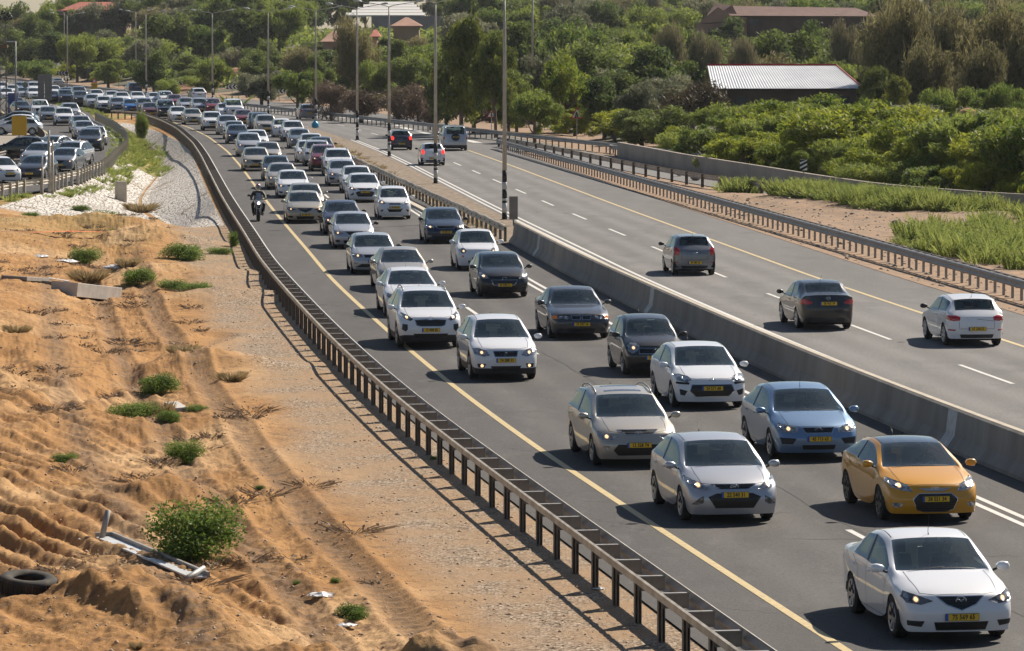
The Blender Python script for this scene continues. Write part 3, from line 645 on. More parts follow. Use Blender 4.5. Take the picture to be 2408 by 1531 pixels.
def add_car(kind,color,pos,heading,label,cat='car',rear=False,plate=None,detail=2,group='cars on the motorway',name=None,blackm=False,z=0):
    """pos = ground point under the axle nearest the camera; heading = direction the front points (unit vec)"""
    parts,I=car_parts(kind); L=I['L']
    h=Vector((heading[0],heading[1],0)).normalized()
    ax=(I['wr'] if rear else I['wf'])-L/2     # local y of axle
    rz=math.atan2(h.x,-h.y)                    # local -Y -> h
    c=Vector((pos[0],pos[1],0))-Matrix.Rotation(rz,3,'Z')@Vector((0,ax,0)); c.z=z
    root=empty(name or ({'suv':'suv','jeep':'off_road_car','pickup':'pickup_truck'}.get(cat,'car')),c,rz); tag(root,label,cat,group)
    obs=[]
    for (nm,me,par,pnt) in parts:
        if detail<2 and nm in('panel_gaps','grille_slats','grille_frame','reflector','emblem','door_handle','mirror_arm','wiper','rear_valance','fog_light_recess'): obs.append(None); continue
        if rear and detail<2 and nm in('headlight','lamp','grille','lower_intake','fog_light'): obs.append(None); continue
        if not rear and detail<2 and nm in('tail_light',): obs.append(None); continue
        pr=root if par is None or obs[par] is None else obs[par]
        o=bpy.data.objects.new(nm,me); COL.objects.link(o); o.parent=pr
        if pnt and len(me.materials):
            o.material_slots[0].link='OBJECT'; o.material_slots[0].material=M['plastic'] if (nm=='side_mirror' and blackm) else P[color]
        obs.append(o)
    t,r=wheel_meshes(I['rw'],kind in('coupe',))
    for sx in(1,-1):
        for u in(I['wf'],I['wr']):
            o=bpy.data.objects.new('wheel',t); COL.objects.link(o); o.parent=root; o.location=(sx*(I['hw']-.115),u-L/2,I['rw']); o.rotation_euler=(0,0,0 if sx>0 else math.pi)
            q=bpy.data.objects.new('rim',r); COL.objects.link(q); q.parent=o
    yy,zz=I['rp'] if rear else I['fp']
    if not(detail<1):
        o=bpy.data.objects.new('license_plate',plate_mesh()); COL.objects.link(o); o.parent=root; o.location=(0,yy,zz)
        if rear: o.rotation_euler=(0,0,math.pi)
        if plate:
            tm=textmesh(plate,.104); tm.materials.append(M['ink']); q=bpy.data.objects.new('plate_number',tm); COL.objects.link(q); q.parent=o; q.location=(.02,-.0095,-.0); q.rotation_euler=(math.pi/2,0,0)
            q.scale=(.84,1,1)
    return root
M['glasstop']=mat('dark_roof_glass',(.03,.035,.04),.08,coat=1)
M['silverpl']=mat('silver_plastic',(.4,.41,.43),.3,.7)
M['railm']=mat('roof_rail_metal',(.25,.26,.27),.4,.6)
# ---------------------------------------------------------------- road geometry
YG=np.arange(30,821,1.0)
def curve(Ys,Xs,s=9):
    x=np.interp(YG,Ys,Xs); 
    # linear run-out at both ends
    a=(Xs[1]-Xs[0])/(Ys[1]-Ys[0]); x[YG<Ys[0]]=Xs[0]+a*(YG[YG<Ys[0]]-Ys[0])
    b=(Xs[-1]-Xs[-2])/(Ys[-1]-Ys[-2]); x[YG>Ys[-1]]=Xs[-1]+b*(YG[YG>Ys[-1]]-Ys[-1])
    k=np.exp(-.5*(np.arange(-3*s,3*s+1)/s)**2); k/=k.sum(); pad=np.concatenate([x[0]+(x[0]-x[1:3*s+1])[::-1],x,x[-1]+(x[-1]-x[-3*s-1:-1])[::-1]])
    y=np.convolve(pad,k,'valid'); return y
CY_=curve([60,75,90,105,120,135,150,170,190,210,240,270,300,340,369,430,480,530,600,700,760],[5.05,2.75,.5,-1.5,-3.3,-5.0,-6.65,-8.55,-10.5,-12.4,-15.15,-17.9,-20.8,-25.2,-29.0,-38.4,-48,-59,-77,-104,-120],5)
def yl(Y): return float(np.interp(Y,YG,CY_))
CG1=curve([150,201,207,214,225,238,262,290,315,347,399,438,473,499,528,587,641,696,760],[31,24.9,21.5,19.0,17.0,14.9,11.0,7.2,4.1,0,-7.6,-15.4,-23,-30,-39,-55,-70,-87,-107],4)
def g1(Y): return float(np.interp(Y,YG,CG1))
def road(off,Y): return Vector((yl(Y)+off,Y,0))
def tangent(Y): return Vector((yl(Y-1)-yl(Y+1),-2,0)).normalized()   # driving direction of the near carriageway
def rng(a,b,st):
    n=max(2,int(round((b-a)/st))+1); return [a+(b-a)*i/(n-1) for i in range(n)]
def strip_xy(name,l,r,mats,z=0.,cols=1):
    """surface between two polylines of equal length"""
    v=[];f=[]
    for (a,b) in zip(l,r):
        for c in range(cols+1): t=c/cols; v.append((a[0]+(b[0]-a[0])*t,a[1]+(b[1]-a[1])*t,z))
    n=cols+1
    for i in range(len(l)-1):
        for c in range(cols): f.append((i*n+c,i*n+c+1,(i+1)*n+c+1,(i+1)*n+c))
    return v,f
# asphalt
def asphalt(name,c1,c2,speck,track=0):
    m=bpy.data.materials.new(name); m.use_nodes=True; n=m.node_tree.nodes; l=m.node_tree.links; b=n['Principled BSDF']; b.inputs['Roughness'].default_value=.8; b.inputs['Specular IOR Level'].default_value=.3
    g=n.new('ShaderNodeNewGeometry'); 
    def noise(s,d=4,st=None,r=.6):
        t=n.new('ShaderNodeTexNoise'); t.inputs['Scale'].default_value=s; t.inputs['Detail'].default_value=d; t.inputs['Roughness'].default_value=r
        if st:
            mp=n.new('ShaderNodeMapping'); mp.inputs['Scale'].default_value=st; l.new(g.outputs['Position'],mp.inputs[0]); l.new(mp.outputs[0],t.inputs[0])
        else: l.new(g.outputs['Position'],t.inputs[0])
        return t
    def mix(a,bb,f,mode='MIX'):
        x=n.new('ShaderNodeMix'); x.data_type='RGBA'; x.blend_type=mode
        for s,i in((a,6),(bb,7)):
            if isinstance(s,tuple): x.inputs[i].default_value=(*s,1)
            else: l.new(s,x.inputs[i])
        if isinstance(f,float): x.inputs[0].default_value=f
        else: l.new(f,x.inputs[0])
        return x.outputs[2]
    def ramp(src,p0,p1,a=0.,b_=1.):
        r=n.new('ShaderNodeMapRange'); r.inputs[1].default_value=p0; r.inputs[2].default_value=p1; r.inputs[3].default_value=a; r.inputs[4].default_value=b_; l.new(src,r.inputs[0]); return r.outputs[0]
    big=noise(.35,3,(1,.12,1)); mid=noise(1.6,5,(1,.3,1)); fine=noise(30,3,None,.85); fine2=noise(11,4,None,.8)
    c=mix(c1,c2,ramp(big.outputs[0],.35,.65))
    at_=n.new('ShaderNodeAttribute'); at_.attribute_name='lane'; 
    c=mix(c,tuple(q*1.28+.004 for q in c2),ramp(at_.outputs['Fac'],0,1,0,.75))
    c=mix(c,(.6,.6,.6),ramp(mid.outputs[0],.55,.75,0,.06))
    c=mix(c,tuple(q*.30 for q in c1),ramp(fine.outputs[0],.46,.30,0,.95))
    c=mix(c,(.34,.32,.30),ramp(fine.outputs[0],.60,.72,0,speck))
    c=mix(c,tuple(q*.5 for q in c1),ramp(fine2.outputs[0],.5,.34,0,.6))
    c=mix(c,tuple(q*1.7 for q in c2),ramp(fine2.outputs[0],.56,.70,0,.35))
    c=mix(c,tuple(q*.6 for q in c1),ramp(noise(.55,5,(1,.35,1),.7).outputs[0],.52,.68,0,.45))
    # crack sealing / cracks
    vo=n.new('ShaderNodeTexVoronoi'); vo.feature='DISTANCE_TO_EDGE'; vo.inputs['Scale'].default_value=.16; 
    wn=noise(.9,4); ad=n.new('ShaderNodeVectorMath'); ad.operation='ADD'; sc_=n.new('ShaderNodeVectorMath'); sc_.operation='SCALE'; sc_.inputs[3].default_value=1.6; l.new(wn.outputs[1],sc_.inputs[0]); l.new(sc_.outputs[0],ad.inputs[0]); l.new(g.outputs['Position'],ad.inputs[1]); l.new(ad.outputs[0],vo.inputs[0])
    cr=ramp(vo.outputs[0],.006,.001); mk=ramp(noise(.12,2).outputs[0],.52,.60); mm=n.new('ShaderNodeMath'); mm.operation='MULTIPLY'; l.new(cr,mm.inputs[0]); l.new(mk,mm.inputs[1])
    m3=n.new('ShaderNodeMath'); m3.operation='MULTIPLY'; l.new(mm.outputs[0],m3.inputs[0]); m3.inputs[1].default_value=.75
    c=mix(c,(.02,.019,.018),m3.outputs[0])
    l.new(c,b.inputs['Base Color'])
    bp=n.new('ShaderNodeBump'); bp.inputs['Strength'].default_value=.35; bp.inputs['Distance'].default_value=.02; l.new(fine.outputs[0],bp.inputs['Height']); l.new(bp.outputs[0],b.inputs['Normal'])
    return m
M['asphL']=asphalt('asphalt_dark',(.058,.055,.054),(.080,.075,.072),.6)
M['asphR']=asphalt('asphalt_pale',(.122,.117,.113),(.155,.149,.145),.35)
M['asphS']=asphalt('asphalt_ramp',(.15,.145,.14),(.19,.185,.18),.3)
def road_mesh(name,offs,Y0,Y1,mat_,z,wheel,st=2.,label=None):
    Ys=rng(Y0,Y1,st); v=[];f=[];at_=[]
    n=len(offs)
    for Y in Ys:
        for o in offs:
            x=o(Y) if callable(o) else yl(Y)+o
            v.append((x,Y,z))
            d=x-yl(Y); at_.append(max([math.exp(-((d-wc)/.42)**2) for wc in wheel]+[0]))
    for i in range(len(Ys)-1):
        for k in range(n-1): f.append((i*n+k,i*n+k+1,(i+1)*n+k+1,(i+1)*n+k))
    me=npmesh(name,v,f,[mat_]); a=me.attributes.new('lane','FLOAT','POINT'); a.data.foreach_set('value',at_)
    o=link(name,me); tag(o,kind='structure'); return o
fr=lambda a,b,k:[a+(b-a)*i/(k-1) for i in range(k)]
road_mesh('road',fr(-2.05,9.6,60),30,780,M['asphL'],0,[1.0,2.55,4.5,6.05])
road_mesh('road',fr(9.6,20.9,56),30,300,M['asphR'],0,[12.3,13.8,15.6,17.1])
road_mesh('road',[lambda Y,t=t:lerp(yl(Y)+9.6,max(g1(Y)-.5,yl(Y)+15),t) for t in fr(0,1,30)],300,780,M['asphR'],0,[12.3,13.8,15.6,17.1])
# the ramp that joins on the right
G3p=[(-1.0,311),(2.2,292),(5.6,268),(8.8,247),(11.0,234.5),(12.5,228),(14.2,220.5),(16.4,213.3),(18.7,206.3),(21.4,201.2),(24.6,196.5),(29,191),(35,185)]
WAp=[(7.4,289),(9.2,275.5),(11.0,262),(13,249.5),(14.9,238),(16.2,229.5),(17.6,221.5),(19.3,213.5),(21.9,206.5),(25.1,200.2),(30,194.5),(36,189)]
def resample(P_,st):
    P_=[Vector((p[0],p[1],p[2] if len(p)>2 else 0)) for p in P_]; out=[];
    # Catmull-Rom
    Q=[P_[0]*2-P_[1]]+P_+[P_[-1]*2-P_[-2]]; D=[]
    for i in range(1,len(Q)-2):
        for k in range(12):
            t=k/12; a,b,c,d=Q[i-1],Q[i],Q[i+1],Q[i+2]
            D.append(.5*((2*b)+(c-a)*t+(2*a-5*b+4*c-d)*t*t+(3*b-a-3*c+d)*t**3))
    D.append(Q[-2]); s=[0]
    for i in range(1,len(D)): s.append(s[-1]+(D[i]-D[i-1]).length)
    n=max(1,int(round(s[-1]/st)))
    for k in range(n+1):
        q=s[-1]*k/n; i=min(max(1,int(np.searchsorted(s,q))),len(D)-1); t=(q-s[i-1])/max(1e-9,s[i]-s[i-1]); out.append(D[i-1].lerp(D[i],min(1,max(0,t))))
    return out
def even(P_,n):
    L_=resample(P_,.5); return [L_[int(round(i*(len(L_)-1)/(n-1)))] for i in range(n)]
Ysr=rng(289,340,4)
lft=[Vector((lerp(G3p[0][0],yl(Y)+20.2,.0) if 0 else yl(Y)+20.2,Y,0)) for Y in reversed(Ysr)]
rgt=[Vector((g1(Y)-.45,Y,0)) for Y in reversed(Ysr)]
lft2=[p+Vector((.5,0,0)) for p in even(G3p,60)]; 
rp=[p-Vector((.28,0,0)) for p in even([(g1(312)-.3,312)]+WAp,60)]
v,f=strip_xy('r',lft2,rp,None,.004,8); o=link('ramp_road',npmesh('ramp_road',v,f,[M['asphS']])); tag(o,kind='structure')
# markings
M['white']=mat('road_paint_white',(.62,.61,.58),.6,col2=(.42,.40,.37),scale=9,lo=.45,hi=.75)
M['yellow']=mat('road_paint_yellow',(.56,.43,.20),.6,col2=(.36,.29,.17),scale=8,lo=.4,hi=.75)
def mark(segs,wd,m,z=.006,name='road_marking'):
    v=[];f=[]
    for pts in segs:
        for i,p in enumerate(pts):
            d=(pts[min(i+1,len(pts)-1)]-pts[max(i-1,0)]).normalized(); s=Vector((d.y,-d.x,0))*wd*.5
            b=len(v); v+=[p-s+Vector((0,0,z)),p+s+Vector((0,0,z))]
            if i: f.append((b-2,b-1,b+1,b))
    o=link(name,mesh(name,v,f,[m])); tag(o,kind='structure'); return o
def rl(off,a,b,st=2.): return [road(off,Y) for Y in rng(a,b,st)]
mark([rl(0,40,760)],.155,M['yellow'])
mark([rl(6.88,40,700),rl(7.2,40,700),rl(11.15,40,330),rl(11.48,40,330)],.14,M['white'])
mark([rl(17.85,40,302)],.16,M['yellow'])
# dashes left lane line: 5 m on, 10 m off, phase from the picture
def arc_table(off,a,b):
    Y=np.arange(a,b,.25); X=np.array([yl(y)+off for y in Y]); s=np.concatenate([[0],np.cumsum(np.hypot(np.diff(X),np.diff(Y)))]); return Y,s
def dashes(off,Y0,Y1,on=6.,per=15.,phaseY=None,wd=.13):
    Yt,s=arc_table(off,Y0,Y1); sp=np.interp(phaseY,Yt,s)%per; segs=[]
    q=sp-per
    while q<s[-1]:
        a,b=max(q,0),min(q+on,s[-1])
        if b>a+.3: segs.append(rl(off,float(np.interp(a,s,Yt)),float(np.interp(b,s,Yt)),1.5))
        q+=per
    mark(segs,wd,M['white'])
dashes(3.45,40,640,on=4.4,phaseY=130.2)
dashes(14.55,40,640,phaseY=G(1590,599).y)
# broad broken line where the far lanes merge
segs=[]
for (a,b) in [((667,266),(686,267)),((705,269),(726,270)),((767,274),(788,275)),((793,276),(815,278)),((829,280),(848,281)),((857,283),(878,285)),((884,287),(904,288)),((908,290),(925,292)),((927,294),(944,297))]:
    segs.append([G(*a),G(*b)])
mark(segs,.55,M['white'],.007)
mark([[G(944,300),G(985,309),G(1022,318),G(1060,324),G(1097,330),G(1124,336)]],.7,M['white'],.007)
mark([[G(1032,287.5),G(1117,304),G(1204,321),G(1300,341),G(1380,358)]],.12,M['yellow'],.012)
# ---------------------------------------------------------------- terrain
def smooth(t): t=np.clip(t,0,1); return t*t*(3-2*t)
def vnoise(x,y,seed=0):
    xi=np.floor(x).astype(np.int64); yi=np.floor(y).astype(np.int64); xf=x-xi; yf=y-yi
    def h(a,b):
        n=(a*374761393+b*668265263+seed*1442695041)&0x7fffffff; n=((n^(n>>13))*1274126177)&0x7fffffff; return ((n^(n>>16))&0xffff)/65535.
    u=xf*xf*(3-2*xf); v=yf*yf*(3-2*yf)
    return (h(xi,yi)*(1-u)+h(xi+1,yi)*u)*(1-v)+(h(xi,yi+1)*(1-u)+h(xi+1,yi+1)*u)*v
def fbm(x,y,o=5,seed=0):
    s=0;a=1;t=0
    for k in range(o): s=s+a*vnoise(x*2**k+k*17.3,y*2**k+k*9.1,seed+k); t+=a; a*=.5
    return s/t-.5
# ditch between the ramp and the road: left rim, floor, right rim as X(Y)
DY=[184,198,212,222,235,250,262,286,305,330,360,385,400]
DL=[-22.5,-25.5,-26.5,-26.2,-25.8,-25.7,-26.0,-27.4,-28.8,-31.5,-35.3,-38.5,-40]
DF=[-15.6,-16.6,-17.4,-19.0,-21.2,-22.6,-23.4,-24.7,-26.2,-28.8,-32.8,-37.2,-39.5]
DR=[-13.4,-14.3,-15.4,-16.4,-17.6,-19.0,-20.0,-22.2,-24.0,-26.9,-31.2,-35.6,-38.6]
PIX=[ # pixel, height of ground there (above the road), radius of influence
]
def bump_at(px,py,h,r1,r2,ang,z0=0.):
    p=G(px,py,z0); return (p.x,p.y,h,r1,r2,ang)
BUMPS=[bump_at(275,1362,.55,1.1,.42,-.6,.4),bump_at(400,1412,.42,1.1,.40,-.65,.3),bump_at(500,1455,.32,.9,.38,-.7,.2),bump_at(570,1490,.35,.8,.35,-.6,.2),
 bump_at(640,1545,.42,2.0,.3,.0,.2),bump_at(900,1562,.40,2.2,.3,.0,.2),bump_at(1060,1545,.45,.8,.5,0,.2),
 bump_at(255,535,.9,3.0,1.2,-.95),bump_at(330,575,.9,3.5,1.1,-.95),bump_at(400,650,.5,3.0,1.5,-.6),bump_at(200,600,.45,4.0,2.0,-.5),bump_at(520,700,.4,2.0,1.2,-.5),bump_at(150,640,.3,3,2,0),
 bump_at(430,860,.35,1.6,.9,-.5),bump_at(560,860,.3,1.5,.7,-.3),bump_at(430,1170,.4,1.2,.6,-.6),bump_at(60,840,.35,2.0,1.0,-1.0),bump_at(420,1000,.35,1.6,.8,-.9)]
def terr_left(x,y):
    e=np.interp(y,YG,CY_)-2.05   # asphalt edge
    d=e-x                        # distance left of it
    z=np.full_like(x,-.03)-.05*smooth(d/2.5)
    dl,df,dr=np.interp(y,DY,DL),np.interp(y,DY,DF),np.interp(y,DY,DR)
    depth=1.25*smooth((y-182)/30)*smooth((400-y)/60.)
    t=np.where(x>df,(dr-x)/np.maximum(dr-df,.1),(x-dl)/np.maximum(df-dl,.1)); t=np.clip(t,0,1)
    dit=depth*np.minimum(t*1.12,1)
    z=z-dit
    sand=smooth((d-3.2)/2.0)*smooth((208-y)/22)
    # low valley carrying the wheel tracks, then the sand rises to the left
    z=z+sand*(-.22*np.exp(-((d-5.0-.012*(y-60))/1.6)**2)+.55*smooth((d-6.2)/5)*smooth((y-70)/40)+.10)
    n=fbm(x*.35,y*.16,5,3); z=z+sand*n*.36+sand*fbm(x*1.3,y*.5,4,9)*.14+sand*fbm(x*3.4,y*1.6,4,19)*.08+sand*fbm(x*9,y*7,3,29)*.085
    # ploughed furrows at the lower left
    fm=smooth((d-4.8)/1.5)*smooth((112-y)/12)*smooth((y-60)/4)
    q=(x*.909+y*.416)*1.5+2.2*fbm(x*.20,y*.10,3,31)
    z=z+fm*(.16*np.abs(np.sin(q*3.0))**1.5*(.1+1.2*vnoise(x*.35,y*.12,5))-.06)+fm*.05*np.sin(q*9+4*fbm(x,y,2,8))*.5
    for (bx,by,h,r1,r2,an) in BUMPS:
        c,s=math.cos(an),math.sin(an); u=((x-bx)*c+(y-by)*s)/r1; w_=(-(x-bx)*s+(y-by)*c)/(r2*2.2)
        z=z+h*np.exp(-(u*u+w_*w_))*(1+.5*fbm(x*2.2,y*1.6,3,44))
    # tyre ruts with lug marks
    for k,off in enumerate((3.9,5.6)):
        dd=(d-off-.010*(y-60)-.5*fbm(x*0,y*.03,2,60+k)); rut=np.exp(-(dd/.28)**2)*smooth((175-y)/40); z=z-.07*rut+.022*rut*np.sign(np.sin(y*13))+.05*np.exp(-((np.abs(dd)-.42)/.12)**2)*smooth((175-y)/40)
    for k,(px,py,qx,qy) in enumerate([(0,840,140,930),(140,930,330,820),(330,820,520,760),(0,990,330,850)]):
        a,b=G(px,py,.3),G(qx,qy,.3); L2=(b.x-a.x)**2+(b.y-a.y)**2; tt=np.clip(((x-a.x)*(b.x-a.x)+(y-a.y)*(b.y-a.y))/L2,0,1); dd=np.hypot(x-a.x-tt*(b.x-a.x),y-a.y-tt*(b.y-a.y)); z=z-.10*np.exp(-(dd/.5)**2)+.07*np.exp(-((dd-.8)/.25)**2)
    z=z+fbm(x*9,y*7,2,77)*.02*smooth(d/1.)
    return z,d,sand,dit,depth,t
def build_left():
    nY=1150; t=np.linspace(0,1,nY); Y=1/np.sqrt(np.linspace(1/57.**2,1/430.**2,nY)*1); Y=57+(430-57)*(t**2.1)
    nX=520; s=np.linspace(0,1,nX)**.85; xr=np.interp(Y,YG,CY_)-2.05; xl=-.128*Y-2.5
    X=xl[:,None]+(xr-xl)[:,None]*s[None,:]; YY=np.repeat(Y[:,None],nX,1)
    z,d,sand,dit,depth,tt=terr_left(X,YY)
    V=np.stack([X,YY,z],-1).reshape(-1,3); i=np.arange(nY-1)[:,None]*nX+np.arange(nX-1)[None,:]
    F=np.stack([i,i+1,i+1+nX,i+nX],-1).reshape(-1,4)
    me=npmesh('dirt_ground',V,F,[],True)
    df=np.interp(YY,DY,DF)
    grav=(1-smooth((d-2.3-1.6*fbm(X*.5,YY*.2,3,12))/1.6))*(1-smooth((YY-196)/14))
    stone=np.where(X>df,smooth((YY-(185+(-12.8-X)*5.0))/3),smooth((YY-206+(X+22)*.6)/3))*(tt>.0)*((tt<.95)|(X>df))*smooth((395-YY)/10)
    stone=np.where((YY>300)&(X<df),0,stone); stone=np.where((YY>286)&(X<df+.5),0,stone)
    stone=np.maximum(stone,((d>.8)&(d<3)&(YY>190)&(YY<330)&(X>df))*1.)
    grass=smooth((fbm(X*.15,YY*.06,4,21)-.02)/.1)*.35*smooth((YY-150)/40)+((YY>286)&(X<df+.6)&(tt>0))*.9+((X<df)&(tt<=.02)&(YY>200))*.5
    trk=np.zeros_like(X)
    for k,off in enumerate((3.9,5.6,7.6)): trk=np.maximum(trk,np.exp(-((d-off-.010*(YY-60)-.5*fbm(X*0,YY*.03,2,60+k))/.33)**2)*smooth((180-YY)/40)*(.45+.55*(np.sin(YY*13)>0)))
    for nme,a in(('track',trk),('gravel',grav*(1-stone)),('stone',stone),('grass',np.clip(grass,0,1)*(1-stone)),('sand',np.clip(sand,0,1))):
        at_=me.attributes.new(nme,'FLOAT','POINT'); at_.data.foreach_set('value',a.astype(np.float32).ravel())
    return me
def groundmat(name):
    m=bpy.data.materials.new(name); m.use_nodes=True; n=m.node_tree.nodes; l=m.node_tree.links; b=n['Principled BSDF']; b.inputs['Roughness'].default_value=.95; b.inputs['Specular IOR Level'].default_value=.1
    g=n.new('ShaderNodeNewGeometry')
    def noise(s,d=4,r=.6,st=None):
        t=n.new('ShaderNodeTexNoise'); t.inputs['Scale'].default_value=s; t.inputs['Detail'].default_value=d; t.inputs['Roughness'].default_value=r
        if st: mp=n.new('ShaderNodeMapping'); mp.inputs['Scale'].default_value=st; l.new(g.outputs['Position'],mp.inputs[0]); l.new(mp.outputs[0],t.inputs[0])
        else: l.new(g.outputs['Position'],t.inputs[0])
        return t.outputs[0]
    def ramp(src,p0,p1,a=0.,b_=1.):
        r=n.new('ShaderNodeMapRange'); r.inputs[1].default_value=p0; r.inputs[2].default_value=p1; r.inputs[3].default_value=a; r.inputs[4].default_value=b_; l.new(src,r.inputs[0]); return r.outputs[0]
    def mix(a,bb,f):
        x=n.new('ShaderNodeMix'); x.data_type='RGBA'
        for s,i in((a,6),(bb,7)):
            if isinstance(s,tuple): x.inputs[i].default_value=(*s,1)
            else: l.new(s,x.inputs[i])
        if isinstance(f,float): x.inputs[0].default_value=f
        else: l.new(f,x.inputs[0])
        return x.outputs[2]
    def attr(nme): a=n.new('ShaderNodeAttribute'); a.attribute_name=nme; return a.outputs['Fac']
    c=mix((.44,.245,.100),(.31,.165,.066),ramp(noise(.7,6),.35,.65))
    c=mix(c,(.57,.375,.20),ramp(noise(.22,4,.5,(1,.5,1)),.5,.65,0,.8))
    c=mix(c,(.17,.105,.065),ramp(noise(2.3,6,.7),.51,.66,0,.8))
    c=mix(c,(.13,.075,.045),ramp(noise(13,5,.75),.55,.68,0,.65))
    c=mix(c,(.55,.46,.36),ramp(noise(23,3,.7),.68,.74,0,.7))
    # gravel
    vo=n.new('ShaderNodeTexVoronoi'); vo.inputs['Scale'].default_value=17; l.new(g.outputs['Position'],vo.inputs[0])
    sp=n.new('ShaderNodeSeparateColor'); l.new(vo.outputs['Color'],sp.inputs[0])
    gr=mix((.25,.185,.13),(.56,.45,.34),ramp(sp.outputs[0],.1,1.)); gr=mix(gr,(.12,.09,.065),ramp(vo.outputs['Distance'],.45,.7,0,.9))
    gr=mix(gr,(.36,.245,.15),ramp(noise(.5,5),.40,.58,0,.85))
    c=mix(c,gr,attr('gravel'))
    # paved stones
    v2=n.new('ShaderNodeTexVoronoi'); v2.feature='DISTANCE_TO_EDGE'; v2.inputs['Scale'].default_value=1.0; mp=n.new('ShaderNodeMapping'); mp.inputs['Scale'].default_value=(3.6,1.5,3.6); l.new(g.outputs['Position'],mp.inputs[0]); l.new(mp.outputs[0],v2.inputs[0])
    st=mix((.60,.56,.51),(.80,.76,.71),noise(1.5,4)); st=mix(st,(.12,.10,.08),ramp(v2.outputs[0],.06,.02,0,.75))
    st=mix(st,(.30,.24,.17),ramp(noise(.45,4),.56,.66,0,.8))
    c=mix(c,st,attr('stone'))
    c=mix(c,mix((.26,.17,.10),(.19,.125,.08),noise(3,4)),attr('track'))
    gg=mix((.16,.17,.05),(.34,.27,.12),ramp(noise(.5,4),.4,.6)); c=mix(c,gg,attr('grass'))
    l.new(c,b.inputs['Base Color'])
    bp=n.new('ShaderNodeBump'); bp.inputs['Strength'].default_value=.8; bp.inputs['Distance'].default_value=.05; l.new(noise(9,6,.75),bp.inputs['Height'])
    b2=n.new('ShaderNodeBump'); b2.inputs['Distance'].default_value=.12; mm=n.new('ShaderNodeMath'); mm.operation='MULTIPLY'; l.new(ramp(v2.outputs[0],0,.12),mm.inputs[0]); l.new(attr('stone'),mm.inputs[1]); l.new(mm.outputs[0],b2.inputs['Height']); l.new(bp.outputs[0],b2.inputs['Normal'])
    l.new(b2.outputs[0],b.inputs['Normal'])
    return m
M['ground']=groundmat('sandy_soil')
me=build_left(); me.materials.append(M['ground']); o=link('dirt_ground',me); tag(o,kind='structure')
def zl(x,y): 
    a=terr_left(np.array([[float(x)]]),np.array([[float(y)]]))[0][0,0]; return float(a)
def hill(x,y):
    x=np.asarray(x,float); y=np.asarray(y,float); gg=np.interp(y,YG,CG1); t=x-gg
    h=smooth((y-360)/520)*6.5*smooth((t-4)/50)+1.2*fbm(x*.03,y*.02,3,5)*smooth((t-6)/20)+.8*smooth((t-3)/10)*smooth((y-240)/50)
    return h
# coarse ground to the horizon
xs=np.concatenate([np.arange(-1500,-260,60),np.arange(-260,200,4),np.arange(200,1500,60)]).astype(float); ys=np.concatenate([np.arange(-200,30,40),np.arange(30,900,5),np.arange(900,3600,90)]).astype(float)
X,Y_=np.meshgrid(xs,ys); Z=hill(X,Y_)
yc=np.interp(Y_,YG,CY_); gc_=np.interp(Y_,YG,CG1)
inroad=(X>yc-6)&(X<gc_+4)&(Y_<800)
Z=np.where(inroad,-.5,Z); Z=np.where((X<=yc-2)&(Y_<455),-2.6,Z); Z=np.where((X<=yc-2)&(Y_>=455),-.35,Z)
n=len(xs); i=np.arange(len(ys)-1)[:,None]*n+np.arange(n-1)[None,:]; F=np.stack([i,i+1,i+1+n,i+n],-1).reshape(-1,4)
me=npmesh('ground',np.stack([X,Y_,Z],-1).reshape(-1,3),F,[mat('scrub_soil',(.055,.06,.03),.95,col2=(.12,.10,.055),scale=.12)],True); tag(link('ground',me),kind='structure')
M['verge']=mat('verge_soil',(.34,.21,.12),.95,col2=(.20,.145,.10),scale=1.4,bump=.6,bscale=8,dist=.08)
# verges: beside the far guardrail, the gore between the ramps, the median
def verge(name,L_,R_,cols,hf):
    v=[];f=[];n=cols+1
    for a,b in zip(L_,R_):
        for c in range(n): t=c/cols; x=a[0]+(b[0]-a[0])*t; y=a[1]+(b[1]-a[1])*t; v.append((x,y,0))
    V=np.array(v); V[:,2]=hf(V[:,0],V[:,1],np.tile(np.arange(n)/cols,len(L_)))
    i=np.arange(len(L_)-1)[:,None]*n+np.arange(cols)[None,:]; F=np.stack([i,i+1,i+1+n,i+n],-1).reshape(-1,4)
    o=link(name,npmesh(name,V,F,[M['verge']],True)); tag(o,kind='structure'); return o
Yv=rng(290,780,1.5)
verge('verge',[(g1(Y)-.5,Y) for Y in Yv],[(g1(Y)+9,Y) for Y in Yv],24,lambda x,y,t:-.01+hill(x,y)*smooth((t-.3)/.7)+.25*fbm(x*.8,y*.5,4,3)*smooth(t*5)+.1*smooth(t*3)*0+.02)
gl=[Vector((yl(Y)+20.9,Y,0)) for Y in rng(60,312,1.2)]; 
G3e=resample(G3p,1.0)
def g3x(Y):
    a=sorted([(p.y,p.x) for p in G3e]); return float(np.interp(Y,[q[0] for q in a],[q[1] for q in a]))
gr_=[]
for p in gl:
    gr_.append(Vector((g3x(p.y)+.5 if p.y>186 else 35+(186-p.y)*.7,p.y,0)))
gr_=[Vector((max(b.x,a.x+.1),b.y,0)) for a,b in zip(gl,gr_)]
def gore_h(x,y,t):
    wd=np.interp(y,[60,186,230,312],[1,1,1,0])
    return .012-.05*smooth(t*30)+(.45*smooth((t-.25)/.5)*smooth((1-t)*6)+.35*fbm(x*.5,y*.4,5,8))*smooth(t*6)*smooth((1-t)*8)*smooth((235-y)/30)+.06*fbm(x*2,y*2,3,6)*smooth(t*10)*smooth((1-t)*10)
verge('verge',gl,gr_,70,gore_h)
def zg(x,y):
    a=yl(y)+20.9; b=g3x(y)+.5 if y>186 else 35+(186-y)*.7; t=(x-a)/(b-a); return float(gore_h(np.array(x),np.array(y),np.array(t)))
